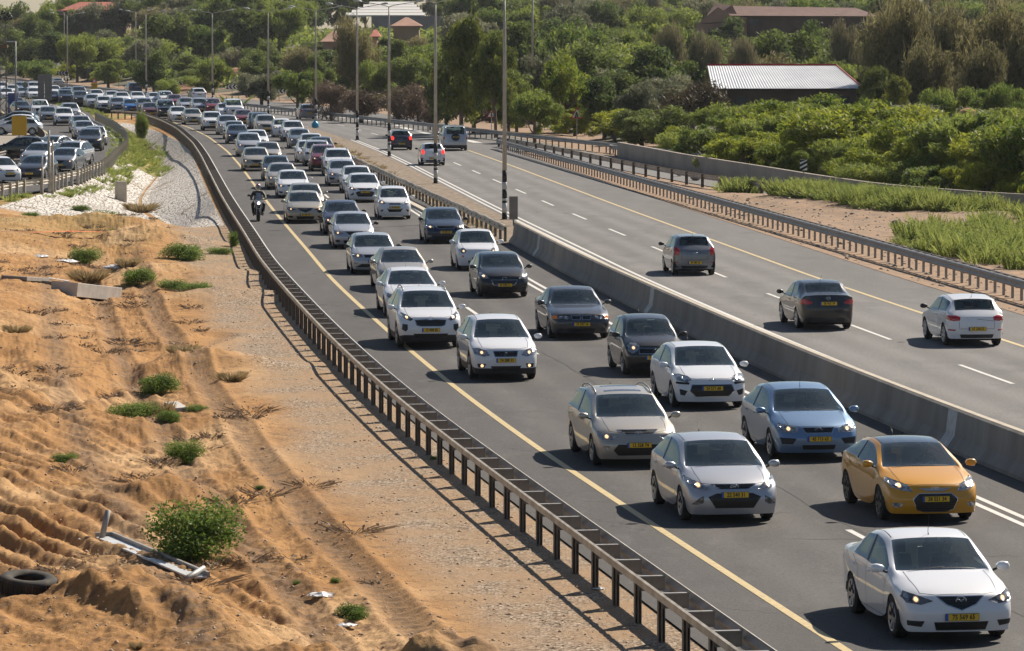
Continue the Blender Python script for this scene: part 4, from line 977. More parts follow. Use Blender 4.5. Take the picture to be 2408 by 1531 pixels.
M['mediansoil']=mat('median_soil',(.10,.075,.055),.95,col2=(.30,.23,.16),scale=2.5,bump=.8,bscale=7,dist=.08)
Ym=rng(173,700,1.0)
v,f=strip_xy('m',[(yl(Y)+8.25,Y) for Y in Ym],[(yl(Y)+10.85,Y) for Y in Ym],None,.012,10)
V=np.array(v); V[:,2]+=.07*np.abs(fbm(V[:,0]*3,V[:,1]*1.5,4,2))+.01; o=link('median_strip',npmesh('median_strip',V,f,[M['mediansoil']],True)); tag(o,kind='structure')
# kerb of broken paving at the near edge of the median
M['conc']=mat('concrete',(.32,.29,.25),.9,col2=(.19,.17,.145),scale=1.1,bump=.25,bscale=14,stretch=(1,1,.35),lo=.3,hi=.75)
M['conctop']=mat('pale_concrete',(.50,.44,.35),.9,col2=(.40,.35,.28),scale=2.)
v,f=sweep([(0,0),(0,.10),(.35,.12),(.35,0)],[road(8.05,Y) for Y in rng(400,173,2)]); o=link('median_kerb',mesh('median_kerb',v,f,[M['conctop']])); o.data.flip_normals(); tag(o,kind='structure')
# ---------------------------------------------------------------- barrier and walls
Pb=[road(8.85,Y) for Y in rng(40,174.5,2)]
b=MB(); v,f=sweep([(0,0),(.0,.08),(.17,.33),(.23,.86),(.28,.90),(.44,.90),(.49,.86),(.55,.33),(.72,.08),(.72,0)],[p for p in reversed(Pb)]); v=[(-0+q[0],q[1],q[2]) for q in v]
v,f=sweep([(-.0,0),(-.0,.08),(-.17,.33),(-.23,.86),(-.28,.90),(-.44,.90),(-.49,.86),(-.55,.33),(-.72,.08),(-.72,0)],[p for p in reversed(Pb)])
root=empty('concrete_barrier',road(8.85,120)); tag(root,'long grey concrete barrier with its sunlit top coloured paler between the two carriageways','barrier')
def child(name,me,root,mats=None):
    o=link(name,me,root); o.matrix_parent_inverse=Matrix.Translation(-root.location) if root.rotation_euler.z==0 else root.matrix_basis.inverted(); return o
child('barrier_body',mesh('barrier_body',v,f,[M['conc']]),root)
v,f=sweep([(-.285,.901),(-.435,.901),(-.435,.906),(-.285,.906)],[p for p in reversed(Pb)],True); child('barrier_cap',mesh('barrier_cap',v,f,[M['conctop']]),root)  # sunlight on the barrier top, put into the colour as a paler strip
M['whitewash']=mat('white_patch',(.62,.60,.57),.85,col2=(.45,.43,.4),scale=5)
for px,py in((1544,712),(2252,1030),(1216,575)):
    p0=G(px,py+30); Y=p0.y; k=[road(8.85,Y+.8*q) for q in (1,0.5,0)]
    v,f=sweep([(.004,.02),(.004,.09),(-.166,.335),(-.226,.86)],k); child('white_paint_band',mesh('white_paint_band',v,f,[M['whitewash']]),root)
    v=[(a,b_,c) for a,b_,c in v]
wp=resample(WAp,1.5); v,f=sweep([(0,-.3),(0,1.0),(-.25,1.0),(-.25,-.3)],wp,True)
o=link('concrete_wall',mesh('concrete_wall',v,f,[mat('old_concrete',(.36,.31,.26),.9,col2=(.27,.235,.20),scale=.5,bump=.3,bscale=10)])); tag(o,'long low grey concrete wall curving along the joining ramp under the bushes','wall')
# ---------------------------------------------------------------- guardrails
M['galv']=mat('galvanised_steel',(.34,.33,.32),.55,.25,col2=(.24,.225,.205),scale=3)
M['galvd']=mat('weathered_steel',(.13,.12,.11),.6,.2,col2=(.20,.175,.145),scale=4)
M['galvy']=mat('pale_weathered_steel',(.52,.47,.39),.6,.1,col2=(.30,.26,.21),scale=2.5)
WPR=[(0,.44),(.03,.45),(.08,.49),(.08,.53),(.02,.575),(.02,.615),(.08,.66),(.08,.70),(.03,.74),(0,.75),(-.004,.75),(.026,.735),(.072,.70),(.072,.66),(.012,.615),(.012,.575),(.072,.53),(.072,.49),(.026,.455),(-.004,.44)]
def guardrail(path,side,spacing,label,beamm,postm,arm=.43,backrail=True,h=.70,pw=.11,wav=0.,near=None,group='guardrails',dbl=False):
    """side +1: traffic to the right of travel along path"""
    pts=resample(path,spacing); root=empty('guardrail',pts[0]); tag(root,label,'guardrail',group)
    fine=resample(path,min(spacing,2.)); 
    if wav: fine=[p+Vector((0,0,wav*math.sin(i*1.9+math.sin(i*.7)*2))) for i,p in enumerate(fine)]
    pr=[(side*(arm+a),z) for a,z in WPR]; v,f=sweep(pr,fine,True); child('beam',mesh('beam',v,f,[beamm],True),root)
    if backrail: v,f=sweep([(side*a,z) for a,z in((-.06,h-.09),(-.06,h+.02),(-.02,h+.035),(.0,h+.02),(-.045,h+.005),(-.045,h-.08))],fine,True); child('back_rail',mesh('back_rail',v,f,[M['galvy'] if backrail==2 else beamm]),root)
    if dbl: v,f=sweep([(-side*(.10+a),z) for a,z in WPR],fine,True); child('beam',mesh('beam',v,f,[beamm],True),root)
    pm=MB(); w2=pw/2
    # C section post
    def shp(b,xs,y0,z0,z1): b.box(xs[0],xs[1],y0[0],y0[1],z0,z1)
    pb=MB(); pb.box(-w2,-w2+.012,-.05,.05,-.6,h); pb.box(w2-.012,w2,-.05,.05,-.6,h); pb.box(-w2+.012,w2-.012,.035,.05,-.6,h-.002); pb.box(-.012,.012,-.05,.035,-.55,h-.01)
    pm=pb.mesh('post',[postm]); am=None
    if arm>.15:
        ab=MB(); ab.box(0,arm,-.006,.006,h-.22,h-.01); ab.box(-.02,arm,-.05,.05,h-.012,h+.012); ab.box(.03,arm-.02,-.03,.0065,h-.225,h-.213); am=ab.mesh('spacer_arm',[beamm])
    dist=sorted(range(len(pts)),key=lambda i:pts[i].y); indiv=set(dist[:100]); rest=MB()
    for i,p in enumerate(pts):
        d=(pts[min(i+1,len(pts)-1)]-pts[max(i-1,0)]); a=math.atan2(d.y,d.x)-math.pi/2 if side>0 else math.atan2(d.y,d.x)+math.pi/2
        if i in indiv:
            for nm,mm in(('post',pm),('spacer_arm',am)):
                if mm is None: continue
                o=link(nm,mm,root); o.location=p-pts[0]; o.rotation_euler=(0,0,a)
        else:
            Mx=Matrix.Translation(p)@Matrix.Rotation(a,4,'Z'); rest.box(-w2,w2,-.05,.05,-.1,h,0,Mx)
            if arm>.15: rest.box(0,arm,-.05,.05,h-.2,h-.01,0,Mx)
    if rest.f: o=child('distant_posts',rest.mesh('distant_posts',[postm]),root); o['kind']='stuff'
    return root
LP=[(yl(Y)-2.55,Y) for Y in [50,56]+rng(60,400,8)]+[(-39.8,408)]
guardrail(LP,-1,1.95,'near guardrail of dark steel posts and spacer arms beside the sandy ground',M['galv'],M['galvd'],group=None) if 0 else guardrail([q for q in reversed(LP)],-1,1.95,'near guardrail of dark steel posts and spacer arms beside the sandy ground',M['galv'],M['galvd'],group=None,backrail=2)
guardrail([(yl(Y)+8.75,Y) for Y in rng(400,175,6)],1,2.0,'weathered pale guardrail running up the median from the end of the concrete barrier',M['galvy'],M['galvd'],arm=.0,backrail=False,h=.66,wav=.02,group=None)
# guardrail beside the far carriageway
guardrail([(yl(Y)+20.65,Y) for Y in rng(306,60,8)],1,1.34,'grey guardrail on closely set posts between the far carriageway and the green verge',M['galv'],M['galv'],arm=.30,backrail=True,h=.70,pw=.08,group=None)
guardrail(G3p,-1,4.0,'pale guardrail on wide-set posts along the inner side of the joining ramp',M['galvy'],M['galvd'],arm=.0,backrail=False,h=.72,pw=.16,group=None)
guardrail([(g1(Y)+.05,Y) for Y in rng(740,300,10)]+[(g1(292),292),(g1(286)+.3,286)],1,2.0,'long dark guardrail along the outer edge of the road under the trees',M['galv'],M['galvd'],arm=.0,backrail=False,dbl=True,group=None,pw=.08)
# ---------------------------------------------------------------- the slip road on the left
RR=[(-58,500),(-46,440),(-40.6,400)]+[tuple(G(x,y)[:2]) for x,y in((225,284),(262,302),(287,322),(298,337),(297,352),(275,374),(247,402),(215,416),(185,429),(155,436),(110,451),(62,455),(14,465),(-60,478))]
RL_=[(-66,497),(-56,440),(-51,405)]+[tuple(G(x,y)[:2]) for x,y in((66,300),(100,322),(112,340),(98,352),(60,366),(20,380),(-60,400))]
rr_=even([Vector((p[0]+0,p[1],0)) for p in RR],70); rl_=even(RL_,70); SLR=list(rr_)
v,f=strip_xy('s',rl_,rr_,None,.02,6); 
o=link('slip_road',npmesh('slip_road',v,f,[M['asphL']])); tag(o,kind='structure')
inn=[a.lerp(b,.90) for a,b in zip(rl_,rr_)]; inn2=[a.lerp(b,.935) for a,b in zip(rl_,rr_)]; yel=[a.lerp(b,.12) for a,b in zip(rl_,rr_)]
mark([inn[8:62],inn2[8:62]],.14,M['white'],.026); mark([yel[6:60]],.15,M['yellow'],.026)
guardrail([(p[0],p[1]) for p in RR[3:]],1,2.0,'guardrail on wide pale posts round the outside of the curved slip road',M['galvy'],M['galvy'],arm=.0,backrail=False,pw=.17,h=.8,group=None)
guardrail([(p[0]-.2,p[1]) for p in RL_[2:]],-1,3.0,'weathered guardrail bending round the inside of the slip road by the parked cars',M['galvd'],M['galvd'],arm=.0,backrail=False,group=None)
# parking ground left of the slip road
v,f=strip_xy('p',[(p.x-40,p.y,0) for p in rl_],[(p.x-.3,p.y,0) for p in rl_],None,.012,4); o=link('parking_lot',npmesh('parking_lot',v,f,[mat('dusty_lot',(.32,.27,.22),.9,col2=(.22,.19,.16),scale=.4)])); tag(o,kind='structure')

# cracks and seams in the asphalt
R3=random.Random(21); segs=[]
def crack(pts): segs.append(pts)
Y=60.
while Y<215:
    L_=R3.uniform(6,16); off=3.62+R3.uniform(-.05,.05); x=0; pp=[]
    for k in range(int(L_/.5)): x+=R3.uniform(-.035,.035); pp.append(road(off+x,Y+k*.5))
    crack(pp); Y+=L_+R3.uniform(.5,5)
for k in range(26):
    Y=R3.uniform(64,150); off=R3.uniform(-.5,8); d=R3.uniform(-1,1); pp=[]; o_=off
    for j in range(int(R3.uniform(5,14))): pp.append(road(o_,Y)); o_+=R3.uniform(.05,.35)*(1 if d>0 else -1); Y+=R3.uniform(-.12,.16)
    crack(pp)
for Y in (137.5,158,171): crack([road(-2+10.6*j/30,Y+.12*math.sin(j*1.3)) for j in range(31)])
mark(segs,.028,mat('crack_filler',(.018,.017,.016),.7),.005,'road_crack')
segs=[]
for k in range(5):
    p=G(1340+k*14,915+k*16); pp=[]
    for j in range(9): p=p+Vector((R3.uniform(.02,.16),R3.uniform(-.35,.1),0)); pp.append(p.copy())
    segs.append(pp)
mark(segs,.05,mat('tar_mark',(.02,.019,.018),.7),.0055,'road_tar')
# ---------------------------------------------------------------- cars in their places
GA='cars queueing towards the camera'; GB='cars driving away on the far carriageway'; GC='cars on the slip road'; GD='cars parked in the lot'
CARS=[
('sedan_white_near','white',2226,1496,'white saloon with dark headlamps and a winged grille badge, nearest at the lower right','75 569 65',2,0),
('coupe','yellow',2172,1219,'bright orange-yellow coupe with a dark roof panel, the only yellow car','38 551 34',2,0),
('hatch_silver','silver',1706,1221,'silver hatchback with number plate 22 540 31, left of the yellow coupe','22 540 31',2,0),
('wagon_beige','beige',1486,1091,'beige estate car with roof rails and a sunroof behind the nearest silver hatchback','12 328 74',2,0),
('hatch_blue','lightblue',1905,1076,'light blue hatchback with amber-lit headlamps just behind the yellow coupe','45 715 63',2,0),
('hatch_white','white',1660,956,'white hatchback with black bumper strips and a wide black mouth, plate 24 571 68','24 571 68',2,0),
('small_black','black',1531,880,'small black hatchback with upright oval headlamps partly hidden by a white one','74 747 60',2,1),
('sedan_classic','darkgrey',1358,794,'dark grey older saloon with twin kidney grilles and four round headlamps','53 297 16',2,0),
('crossover_white','white',1180,890,'white crossover with lit fog lamps in a black lower bumper','74 288 33',2,0),
('suv_white','white',1006,815,'white sport utility with roof rails and plate 17 408 85 beside the yellow edge line','17 408 85',2,0),
('sedan_wide','white',968,742,'white saloon almost touching the rear of the white sport utility with roof rails',None,2,0),
('sedan_wide','beige',946,684,'pale beige saloon second behind the white sport utility with roof rails',None,2,0),
('hatch_dark','black',1180,697,'black hatchback with a bluish windshield and plate 83 928 11 near the barrier','83 928 11',2,0),
('retro','white',1122,634,'small white rounded retro hatchback behind the black hatchback near the barrier',None,2,0),
('sedan_dark','darkblue',1044,571,'dark blue saloon with lit headlamps by the last posts of the median guardrail','13 803 30',2,1),
('hatch_light','silver',878,643,'silver white hatchback with black mirrors and a folded black grille beside the yellow line','32 103 12',2,1),
('sedan','silver',830,583,'silver saloon with black mirrors and unlit headlamps behind a silver white hatchback',None,2,1),
('sedan','purple',805,551,'dark purple older saloon half hidden behind a silver saloon',None,2,1),
('sedan_white_near','gold',716,524,'champagne saloon with a winged grille badge and lit headlamps ahead of the motorcycle','41 309 18',2,0),
('tiny_white','white',926,515,'small white city hatchback with a smiling black lower grille beside the double white line','38 330 52',2,0),
('hatch_silver','white',856,475,'white hatchback with a chrome-barred grille and orange lit lamps behind the small white city hatchback','19 831 12',2,0),
('sedan','white',840,453,'white saloon peeking out behind the white hatchback with orange lit lamps',None,2,0),
('sedan','beige',720,502,'cream saloon directly behind the champagne saloon with the winged badge',None,2,0),
('sedan','white',689,465,'white saloon with one lit headlamp third in the queue behind the motorcycle',None,2,0),
('sedan_wide','beige',664,445,'silver beige saloon with clear unlit lamps at the yellow line',None,2,0),
('hatch_dark','darkblue',650,425,'dark blue hatchback tucked behind a silver beige saloon',None,2,0),
('hatch','gold',602,402,'gold beige hatchback with black lower grille hugging the yellow line','74 151 70',2,1),
('sedan','beige',631,386,'cream saloon with a pink-lit lamp behind the gold beige hatchback',None,1,0),
('mpv','silver',586,368,'tall silver people carrier with one lit lamp and a steep windshield at the road bend',None,1,0),
('sedan','white',604,352,'white saloon to the right of the tall silver people carrier',None,1,0),
('hatch_blue','silver',806,437,'silver hatchback with clear lamps and black mirrors, in front of a white sport utility','60 117 20',2,1),
('suv','white',795,413,'white sport utility with silver roof rails behind a silver hatchback by the median',None,2,0),
('suv','red',763,402,'red sport utility with silver front blades, the largest red car','25 774 19',2,1),
('suv','silver',747,390,'silver sport utility mostly hidden behind the large red one',None,1,0),
('hatch','white',727,382,'white hatchback with a lit orange fog lamp left of the red sport utility',None,1,0),
('sedan_dark','darkgrey',757,372,'dark green-grey saloon beside the median with only its roof and windshield showing',None,1,1),
('hatch','white',733,363,'white hatchback whose roof shows above the cars left of the red sport utility',None,1,0),
('sedan','grey',706,349,'dark grey saloon with a yellow lit lamp behind the cluster of white hatchbacks',None,1,0),
('suv','white',690,333,'white sport utility with a black grille just short of the blue bag on the median',None,1,0),
('tiny_white','white',663,323,'small pale hatchback with round fog recesses left of a white sport utility',None,1,0),
('suv','beige',626,316,'beige sport utility with a low black grille near a median lamp post',None,1,0),
('sedan','darkblue',614,304,'blue grey saloon whose roof shows behind the beige sport utility',None,1,0),
('hatch','darkblue',559,338,'dark blue hatchback with a paper on its windshield beside the yellow line at the bend',None,1,0),
('sedan','silver',552,327,'silver saloon directly behind the dark blue hatchback with a paper on its windshield',None,1,0),
('mpv','silver',536,317,'silver people carrier with a pink-lit headlamp at the road bend',None,1,0),
('suv','white',500,307,'white sport utility with a wide black lower grille above the grassy ditch','62 409 31',1,0),
('hatch','beige',454,293,'champagne hatchback with fog lamps left of the white sport utility with a wide black grille',None,1,0),
('hatch','white',420,287,'white hatchback with a lit lamp between a dark sport utility and a champagne hatchback',None,1,0),
('jeep','darkblue',391,279,'dark blue-black sport utility with a tall square front above the guardrail bend',None,1,0),
('hatch','maroon',355,276,'maroon hatchback with an orange lit lamp behind the bush in the ditch',None,1,0),
('mpv','grey',341,268,'dark grey van-like car between the blue and the maroon hatchbacks',None,1,0),
('hatch','blue',310,266,'bright blue hatchback, the only one of that colour in the queue',None,1,0),
('sedan_dark','black',606,303,'black saloon with a lit lamp at the right end of the far queue',None,1,0),
('hatch','red',575,296,'rosy red hatchback right of the silver people carriers in the far queue',None,1,0),
('jeep','white',551,277,'white and black boxy off-road car behind the rosy red hatchback',None,1,1),
('sedan','white',531,277,'white saloon left of the boxy off-road car in the far queue',None,1,0),
('mpv','red',502,269,'bright red small van with a pale windshield in the far queue',None,1,0),
('suv','silver',472,268,'silver sport utility left of the bright red small van',None,1,0),
('sedan','silver',440,262,'silver saloon behind the champagne hatchback in the far queue',None,1,0),
('sedan','red',413,253,'dark red saloon just below the white sport utility driving away',None,1,0),
('mpv','white',391,248,'white van-like car left of the dark red saloon in the far queue',None,0,0),
('sedan','white',366,247,'white saloon just below the lamp post with the grey sign box',None,0,0),
('sedan','white',325,245,'white saloon above the bright blue hatchback',None,0,0),
('hatch','grey',278,262,'olive grey hatchback with an orange lit lamp left of the bright blue hatchback',None,0,0),
('hatch_silver','white',246,258,'white hatchback with a chrome curved grille left of the olive grey hatchback',None,0,0),
('hatch','silver',219,253,'silver hatchback behind the white one with the chrome curved grille',None,0,0),
('suv','darkgrey',191,248,'dark grey sport utility with one lit headlamp in the far left queue',None,0,0),
('suv','darkblue',156,244,'dark navy sport utility left of another dark one with a lit lamp',None,0,0),
('suv','grey',188,235,'grey sport utility with roof rails in the far row behind the two dark ones',None,0,0),
('sedan','grey',159,233,'blue grey saloon at the foot of the farthest median lamp post',None,0,0),
('sedan','white',229,239,'white saloon under the yellow roadworks sign',None,0,0),
('sedan','white',266,243,'white saloon second right of the yellow roadworks sign',None,0,0),
('sedan','white',289,246,'white saloon third right of the yellow roadworks sign',None,0,0),
('sedan_dark','black',125,243,'black saloon with red-lit lamp right behind the big grey sign backs',None,0,0),
('sedan','white',129,228,'white saloon emerging right of the big grey sign backs',None,0,0),
('sedan','white',81,234,'pearly saloon left of the big grey sign backs',None,0,0),
('sedan','silver',57,233,'silver saloon behind the round sign on a pole',None,0,0),
('suv','white',82,222,'white sport utility with a tall roof left of the big grey sign backs',None,0,0),
('hatch','lightblue',50,219,'pale blue hatchback in the farthest row on the left',None,0,0),
('sedan','white',32,226,'white saloon left of the tall grey lamp post in the far row',None,0,0),
('mpv','white',7,222,'white van-like car at the left picture edge in the far row',None,0,0),
('hatch','white',17,236,'white hatchback above the blue totem at the left edge',None,0,0),
]
used=[]
for k,c,px,py,lb,pl,dt,bm_ in CARS:
    p=G(px,py); Y=p.y; h=tangent(min(Y,690)) 
    cat={'suv':'suv','jeep':'suv','mpv':'minivan','wagon_beige':'estate car','suv_white':'suv','crossover_white':'suv'}.get(k,'car')
    nm={'suv':'sport_utility','suv_white':'sport_utility','jeep':'sport_utility','mpv':'minivan','wagon_beige':'estate_car','crossover_white':'sport_utility'}.get(k,'car')
    add_car(k,c,p,h,lb,cat,False,pl,dt,GA,nm,bool(bm_))
SP['hatch_rear']['blackm']=1
spec('picanto','small',L=3.6,W=1.6,H=1.48,blackm=1,he=(.12,.80),tl=[(.54,.92),(.66,1.06),(.74,1.02),(.76,.78),(.60,.74)],rpz=.48,reflector=1,logo='oval'); spec('picanto_brake','picanto',brk=1)
for k,c,px,py,lb,pl,cat,nm,dt in [
 ('hatch_rear','white',2283,811,'white hatchback seen from behind with black mirrors, rightmost on the far carriageway','67 258 53','car','car',2),
 ('sedan_rear','black',1934,772,'black saloon seen from behind with red tail lamps and plate 38 965 34','38 965 34','car','car',2),
 ('picanto','grey',1629,646,'small grey hatchback seen from behind with tall red tail lamps','85 580 30','car','car',2),
 ('picanto_brake','darkblue',943,353,'small dark navy hatchback seen from behind with lit brake lamps beside a lamp post','85 188 29','car','car',2),
 ('picanto_brake','white',1017,389,'small white hatchback with lit brake lamps partly behind a lamp post','17 330 52','car','car',2),
 ('jeep','silver',1068,354,'tall silver off-road car seen from behind on the far carriageway','57 420 65','off-road car','off_road_car',2),
 ('wagon','grey',724,281,'grey estate car seen from behind next to a lamp post','29 331 17','estate car','estate_car',1),
 ('suv','white',467,239,'white sport utility driving away, alone left of a median lamp post','88 240 31','suv','sport_utility',1),
 ('suv','darkblue',317,224,'dark navy sport utility driving away on the far bend',None,'suv','sport_utility',0),
 ('sedan','beige',137,207,'beige saloon driving away beside the big grey sign backs',None,'car','car',0)]:
    p=G(px,py); h=-tangent(min(p.y,690)); add_car(k,c,p,h,lb,cat,True,pl,dt,GB,nm)
for k,c,px,py,hx,hy,lb,cat,nm,dt in [
 ('suv','darkgrey',211,356,.05,-1,'dark grey sport utility with lit lamps leading round the slip road bend','suv','sport_utility',2),
 ('hatch','silver',225,343,.12,-1,'silver hatchback half hidden behind the dark grey sport utility on the bend','car','car',1),
 ('hatch','silver',200,328,.18,-1,'silver hatchback with a black pointed grille second in the slip road queue','car','car',1),
 ('sedan','silver',193,313,.2,-1,'silver saloon with white mirrors behind the hatchback with the pointed grille','car','car',1),
 ('suv','white',151,296,.15,-1,'white sport utility with a black grille and two lit lamps on the slip road','suv','sport_utility',2),
 ('suv','silver',167,283,.2,-1,'silver sport utility peeking out behind the white one on the slip road','suv','sport_utility',1),
 ('hatch','grey',114,288,.15,-1,'dark grey hatchback between the white pickup and the white sport utility','car','car',1),
 ('pickup','white',95,277,.15,-1,'large white pickup truck with a black grille entering the slip road','pickup truck','pickup_truck',1),
 ('sedan_dark','black',55,272,.3,-1,'black saloon with two lit lamps left of the large white pickup truck','car','car',1),
 ('hatch','darkblue',42,262,.3,-1,'dark blue hatchback behind the black saloon near the blue totem','car','car',0),
 ('suv','silver',157,393,-.2,-1,'silver sport utility turning on the lower bend with a lit right lamp','suv','sport_utility',1),
 ('hatch','grey',146,404,-.12,-1,'charcoal hatchback in front of the turning silver sport utility','car','car',1),
 ('sedan','silver',105,369,-.42,-1,'silver saloon angled left behind the white marker posts','car','car',1),
 ('mpv','silver',84,396,-.22,-1,'silver van with a dark windshield left of the white marker posts','van','van',1),
 ('hatch','darkgrey',76,425,-.12,-1,'dark grey hatchback with a yellow plate lowest on the slip road','car','car',2),
 ('tiny_white','white',15,431,.5,-1,'old small white hatchback at the left picture edge','car','car',1)]:
    p=G(px,py); add_car(k,c,p,(hx,hy),lb,cat,False,'22 904 71' if dt==2 else None,dt,GC,nm,z=.02)
for k,c,px,py,hx,hy,lb in [('suv','black',10,378,-1,.25,'black sport utility parked side-on at the left edge behind the yellow board'),
 ('hatch','silver',8,318,-1,.1,'silver hatchback parked lowest in the row left of the yellow board'),
 ('hatch','white',4,309,-1,.1,'white hatchback parked in the middle of the row left of the yellow board'),
 ('hatch','grey',6,300,-1,.1,'grey hatchback parked farthest in the row left of the yellow board')]:
    p=G(px,py); add_car(k,c,p,(hx,hy),lb,'suv' if k=='suv' else 'car',False,None,0,GD,'sport_utility' if k=='suv' else 'car',z=.02)
# ---------------------------------------------------------------- people
def skinned(name,joints,edges,mats,sub=2):
    me=bpy.data.meshes.new(name); me.from_pydata([j[0] for j in joints],edges,[]); ob=bpy.data.objects.new(name,me); COL.objects.link(ob)
    ob.modifiers.new('s','SKIN'); sd=ob.modifiers.new('u','SUBSURF'); sd.levels=sub
    for i,j in enumerate(joints): me.skin_vertices[0].data[i].radius=(j[1],j[2] if len(j)>2 else j[1])
    me.skin_vertices[0].data[0].use_root=True
    dg=bpy.context.evaluated_depsgraph_get(); m=bpy.data.meshes.new_from_object(ob.evaluated_get(dg)); bpy.data.objects.remove(ob)
    for q in mats: m.materials.append(q)
    m.polygons.foreach_set('use_smooth',[True]*len(m.polygons)); return m
def head_mesh(name,c,r=.098):
    b=MB(); vv=[];ff=[];n=14;mm=10
    for i in range(mm+1):
        ph=math.pi*i/mm
        for k in range(n):
            t=2*math.pi*k/n; x=math.sin(ph)*math.cos(t)*.82; y=math.sin(ph)*math.sin(t); z=math.cos(ph)*1.18
            if y<0 and -.5<z<.1 and abs(x)<.2: y-=.16*(1-abs(x)/.2)*(1-abs(z+.2)/.35 if abs(z+.2)<.35 else 0)
            if z<-.4: x*=.8; y*=.85
            vv.append((c[0]+x*r,c[1]+y*r,c[2]+z*r))
    for i in range(mm):
        for k in range(n): ff.append((i*n+k,(i+1)*n+k,(i+1)*n+(k+1)%n,i*n+(k+1)%n))
    b.add(vv,ff,0)
    for sx in(-1,1): b.tube([(c[0]+sx*r*.80,c[1]+.01,c[2]-.01),(c[0]+sx*r*.94,c[1]+.015,c[2]+.01)],[.02,.012],6,0)
    for sx in(-1,1): b.tube([(c[0]+sx*.033,c[1]-r*.93,c[2]+.012),(c[0]+sx*.033,c[1]-r*.97,c[2]+.012)],.011,6,1)
    b.tube([(c[0]-.026,c[1]-r*.86,c[2]-.055),(c[0]+.026,c[1]-r*.86,c[2]-.055)],.005,5,2)
    return b.v,b.f,b.m
def cap_mesh(c,r):
    b=MB(); n=14; vv=[];ff=[]
    for i in range(6):
        ph=.55*math.pi*i/5
        for k in range(n):
            t=2*math.pi*k/n; yy=math.sin(ph)*math.sin(t); 
            zz=math.cos(ph)*1.2
            if yy<0 and i>3: zz+=.35
            vv.append((c[0]+math.sin(ph)*math.cos(t)*.9*r,c[1]+yy*r*1.04+.01,c[2]+zz*r))
    for i in range(5):
        for k in range(n): ff.append((i*n+k,(i+1)*n+k,(i+1)*n+(k+1)%n,i*n+(k+1)%n))
    b.add(vv,ff); return b
M['eye']=mat('eye_dark',(.02,.015,.012),.3); M['lip']=mat('lips',(.35,.12,.10),.6)
def hand(mbv,c,d,sx):
    """palm and five curled fingers at c, pointing along d"""
    b=mbv; d=Vector(d).normalized(); s=Vector((1,0,0)); dn=Vector((0,0,-1))
    b.tube([c,Vector(c)+d*.045,Vector(c)+d*.085],[.028,.040,.036],8)
    for i,(o,ln) in enumerate(((-.028,.065),(-.01,.078),(.010,.074),(.027,.058))):
        p=Vector(c)+d*.085+s*o; b.tube([p,p+d*ln*.45+dn*.006,p+d*ln*.7+dn*.03,p+d*ln*.55+dn*.055],[.010,.0095,.009,.007],6)
    p=Vector(c)+d*.03-s*sx*.035; b.tube([p,p+d*.03-s*sx*.02+dn*.01,p+d*.055-s*sx*.01+dn*.03],[.011,.010,.008],6)
SHIRT={}
def driver_meshes():
    j=[((0,0,0),.13,.11),((0,.03,.20),.15,.10),((0,.05,.42),.19,.10),((0,.04,.50),.07,.07),((0,.02,.58),.045),((.19,.04,.44),.06),((.25,-.10,.28),.045),((.16,-.34,.30),.032),((-.19,.04,.44),.06),((-.25,-.10,.28),.045),((-.16,-.34,.30),.032),((.10,-.20,-.02),.085),((.12,-.46,.02),.07),((-.10,-.20,-.02),.085),((-.12,-.46,.02),.07)]
    e=[(0,1),(1,2),(2,3),(3,4),(2,5),(5,6),(6,7),(2,8),(8,9),(9,10),(0,11),(11,12),(0,13),(13,14)]
    return skinned('person',j,e,[mat('shirt_dark',(.05,.055,.07),.85)],1)
DRV=driver_meshes(); hv,hf,hm=head_mesh('head',(0,0,.67)); HEAD=mesh('head',hv,hf,[M['skin'],M['eye'],M['lip']],True,hm); HAIR=cap_mesh((0,.01,.675),.104).mesh('hair',[M['hair']],True)
hb=MB(); hand(hb,(.16,-.34,.30),(0,-.6,.5),1); hand(hb,(-.16,-.34,.30),(0,-.6,.5),-1); HANDS=hb.mesh('hands',[M['skin']],True)
shirts=[mat('shirt_'+n_,c_,.85) for n_,c_ in(('grey',(.25,.25,.27)),('black',(.02,.02,.022)),('blue',(.06,.10,.22)),('white',(.6,.6,.58)))]
def driver(carname,label,sh):
    root=[o for o in COL.objects if o.get('label')==carname][0]; kind=[k for k in TEMPL if any(ch.data is TEMPL[k][0][0][1] for ch in root.children if ch.name.startswith('body'))][0]
    I=TEMPL[kind][1]; s=SP[kind]; ly=s['cowl'][0]+1.20-s['L']/2; lz=s['bf']-.36
    Mx=Matrix.Translation(root.location)@Matrix.Rotation(root.rotation_euler.z,4,'Z')
    p=Mx@Vector((.36,ly,lz)); sc_=min(1.,(s['H']-.08-lz)/.80)
    r=empty('person',p,root.rotation_euler.z); tag(r,label,'person','people driving the nearest cars'); r.scale=(sc_,)*3
    o=link('body',DRV,r); o.material_slots[0].link='OBJECT'; o.material_slots[0].material=shirts[sh]
    for nm,mm in(('head',HEAD),('hair',HAIR),('hands',HANDS)): link(nm,mm,r)
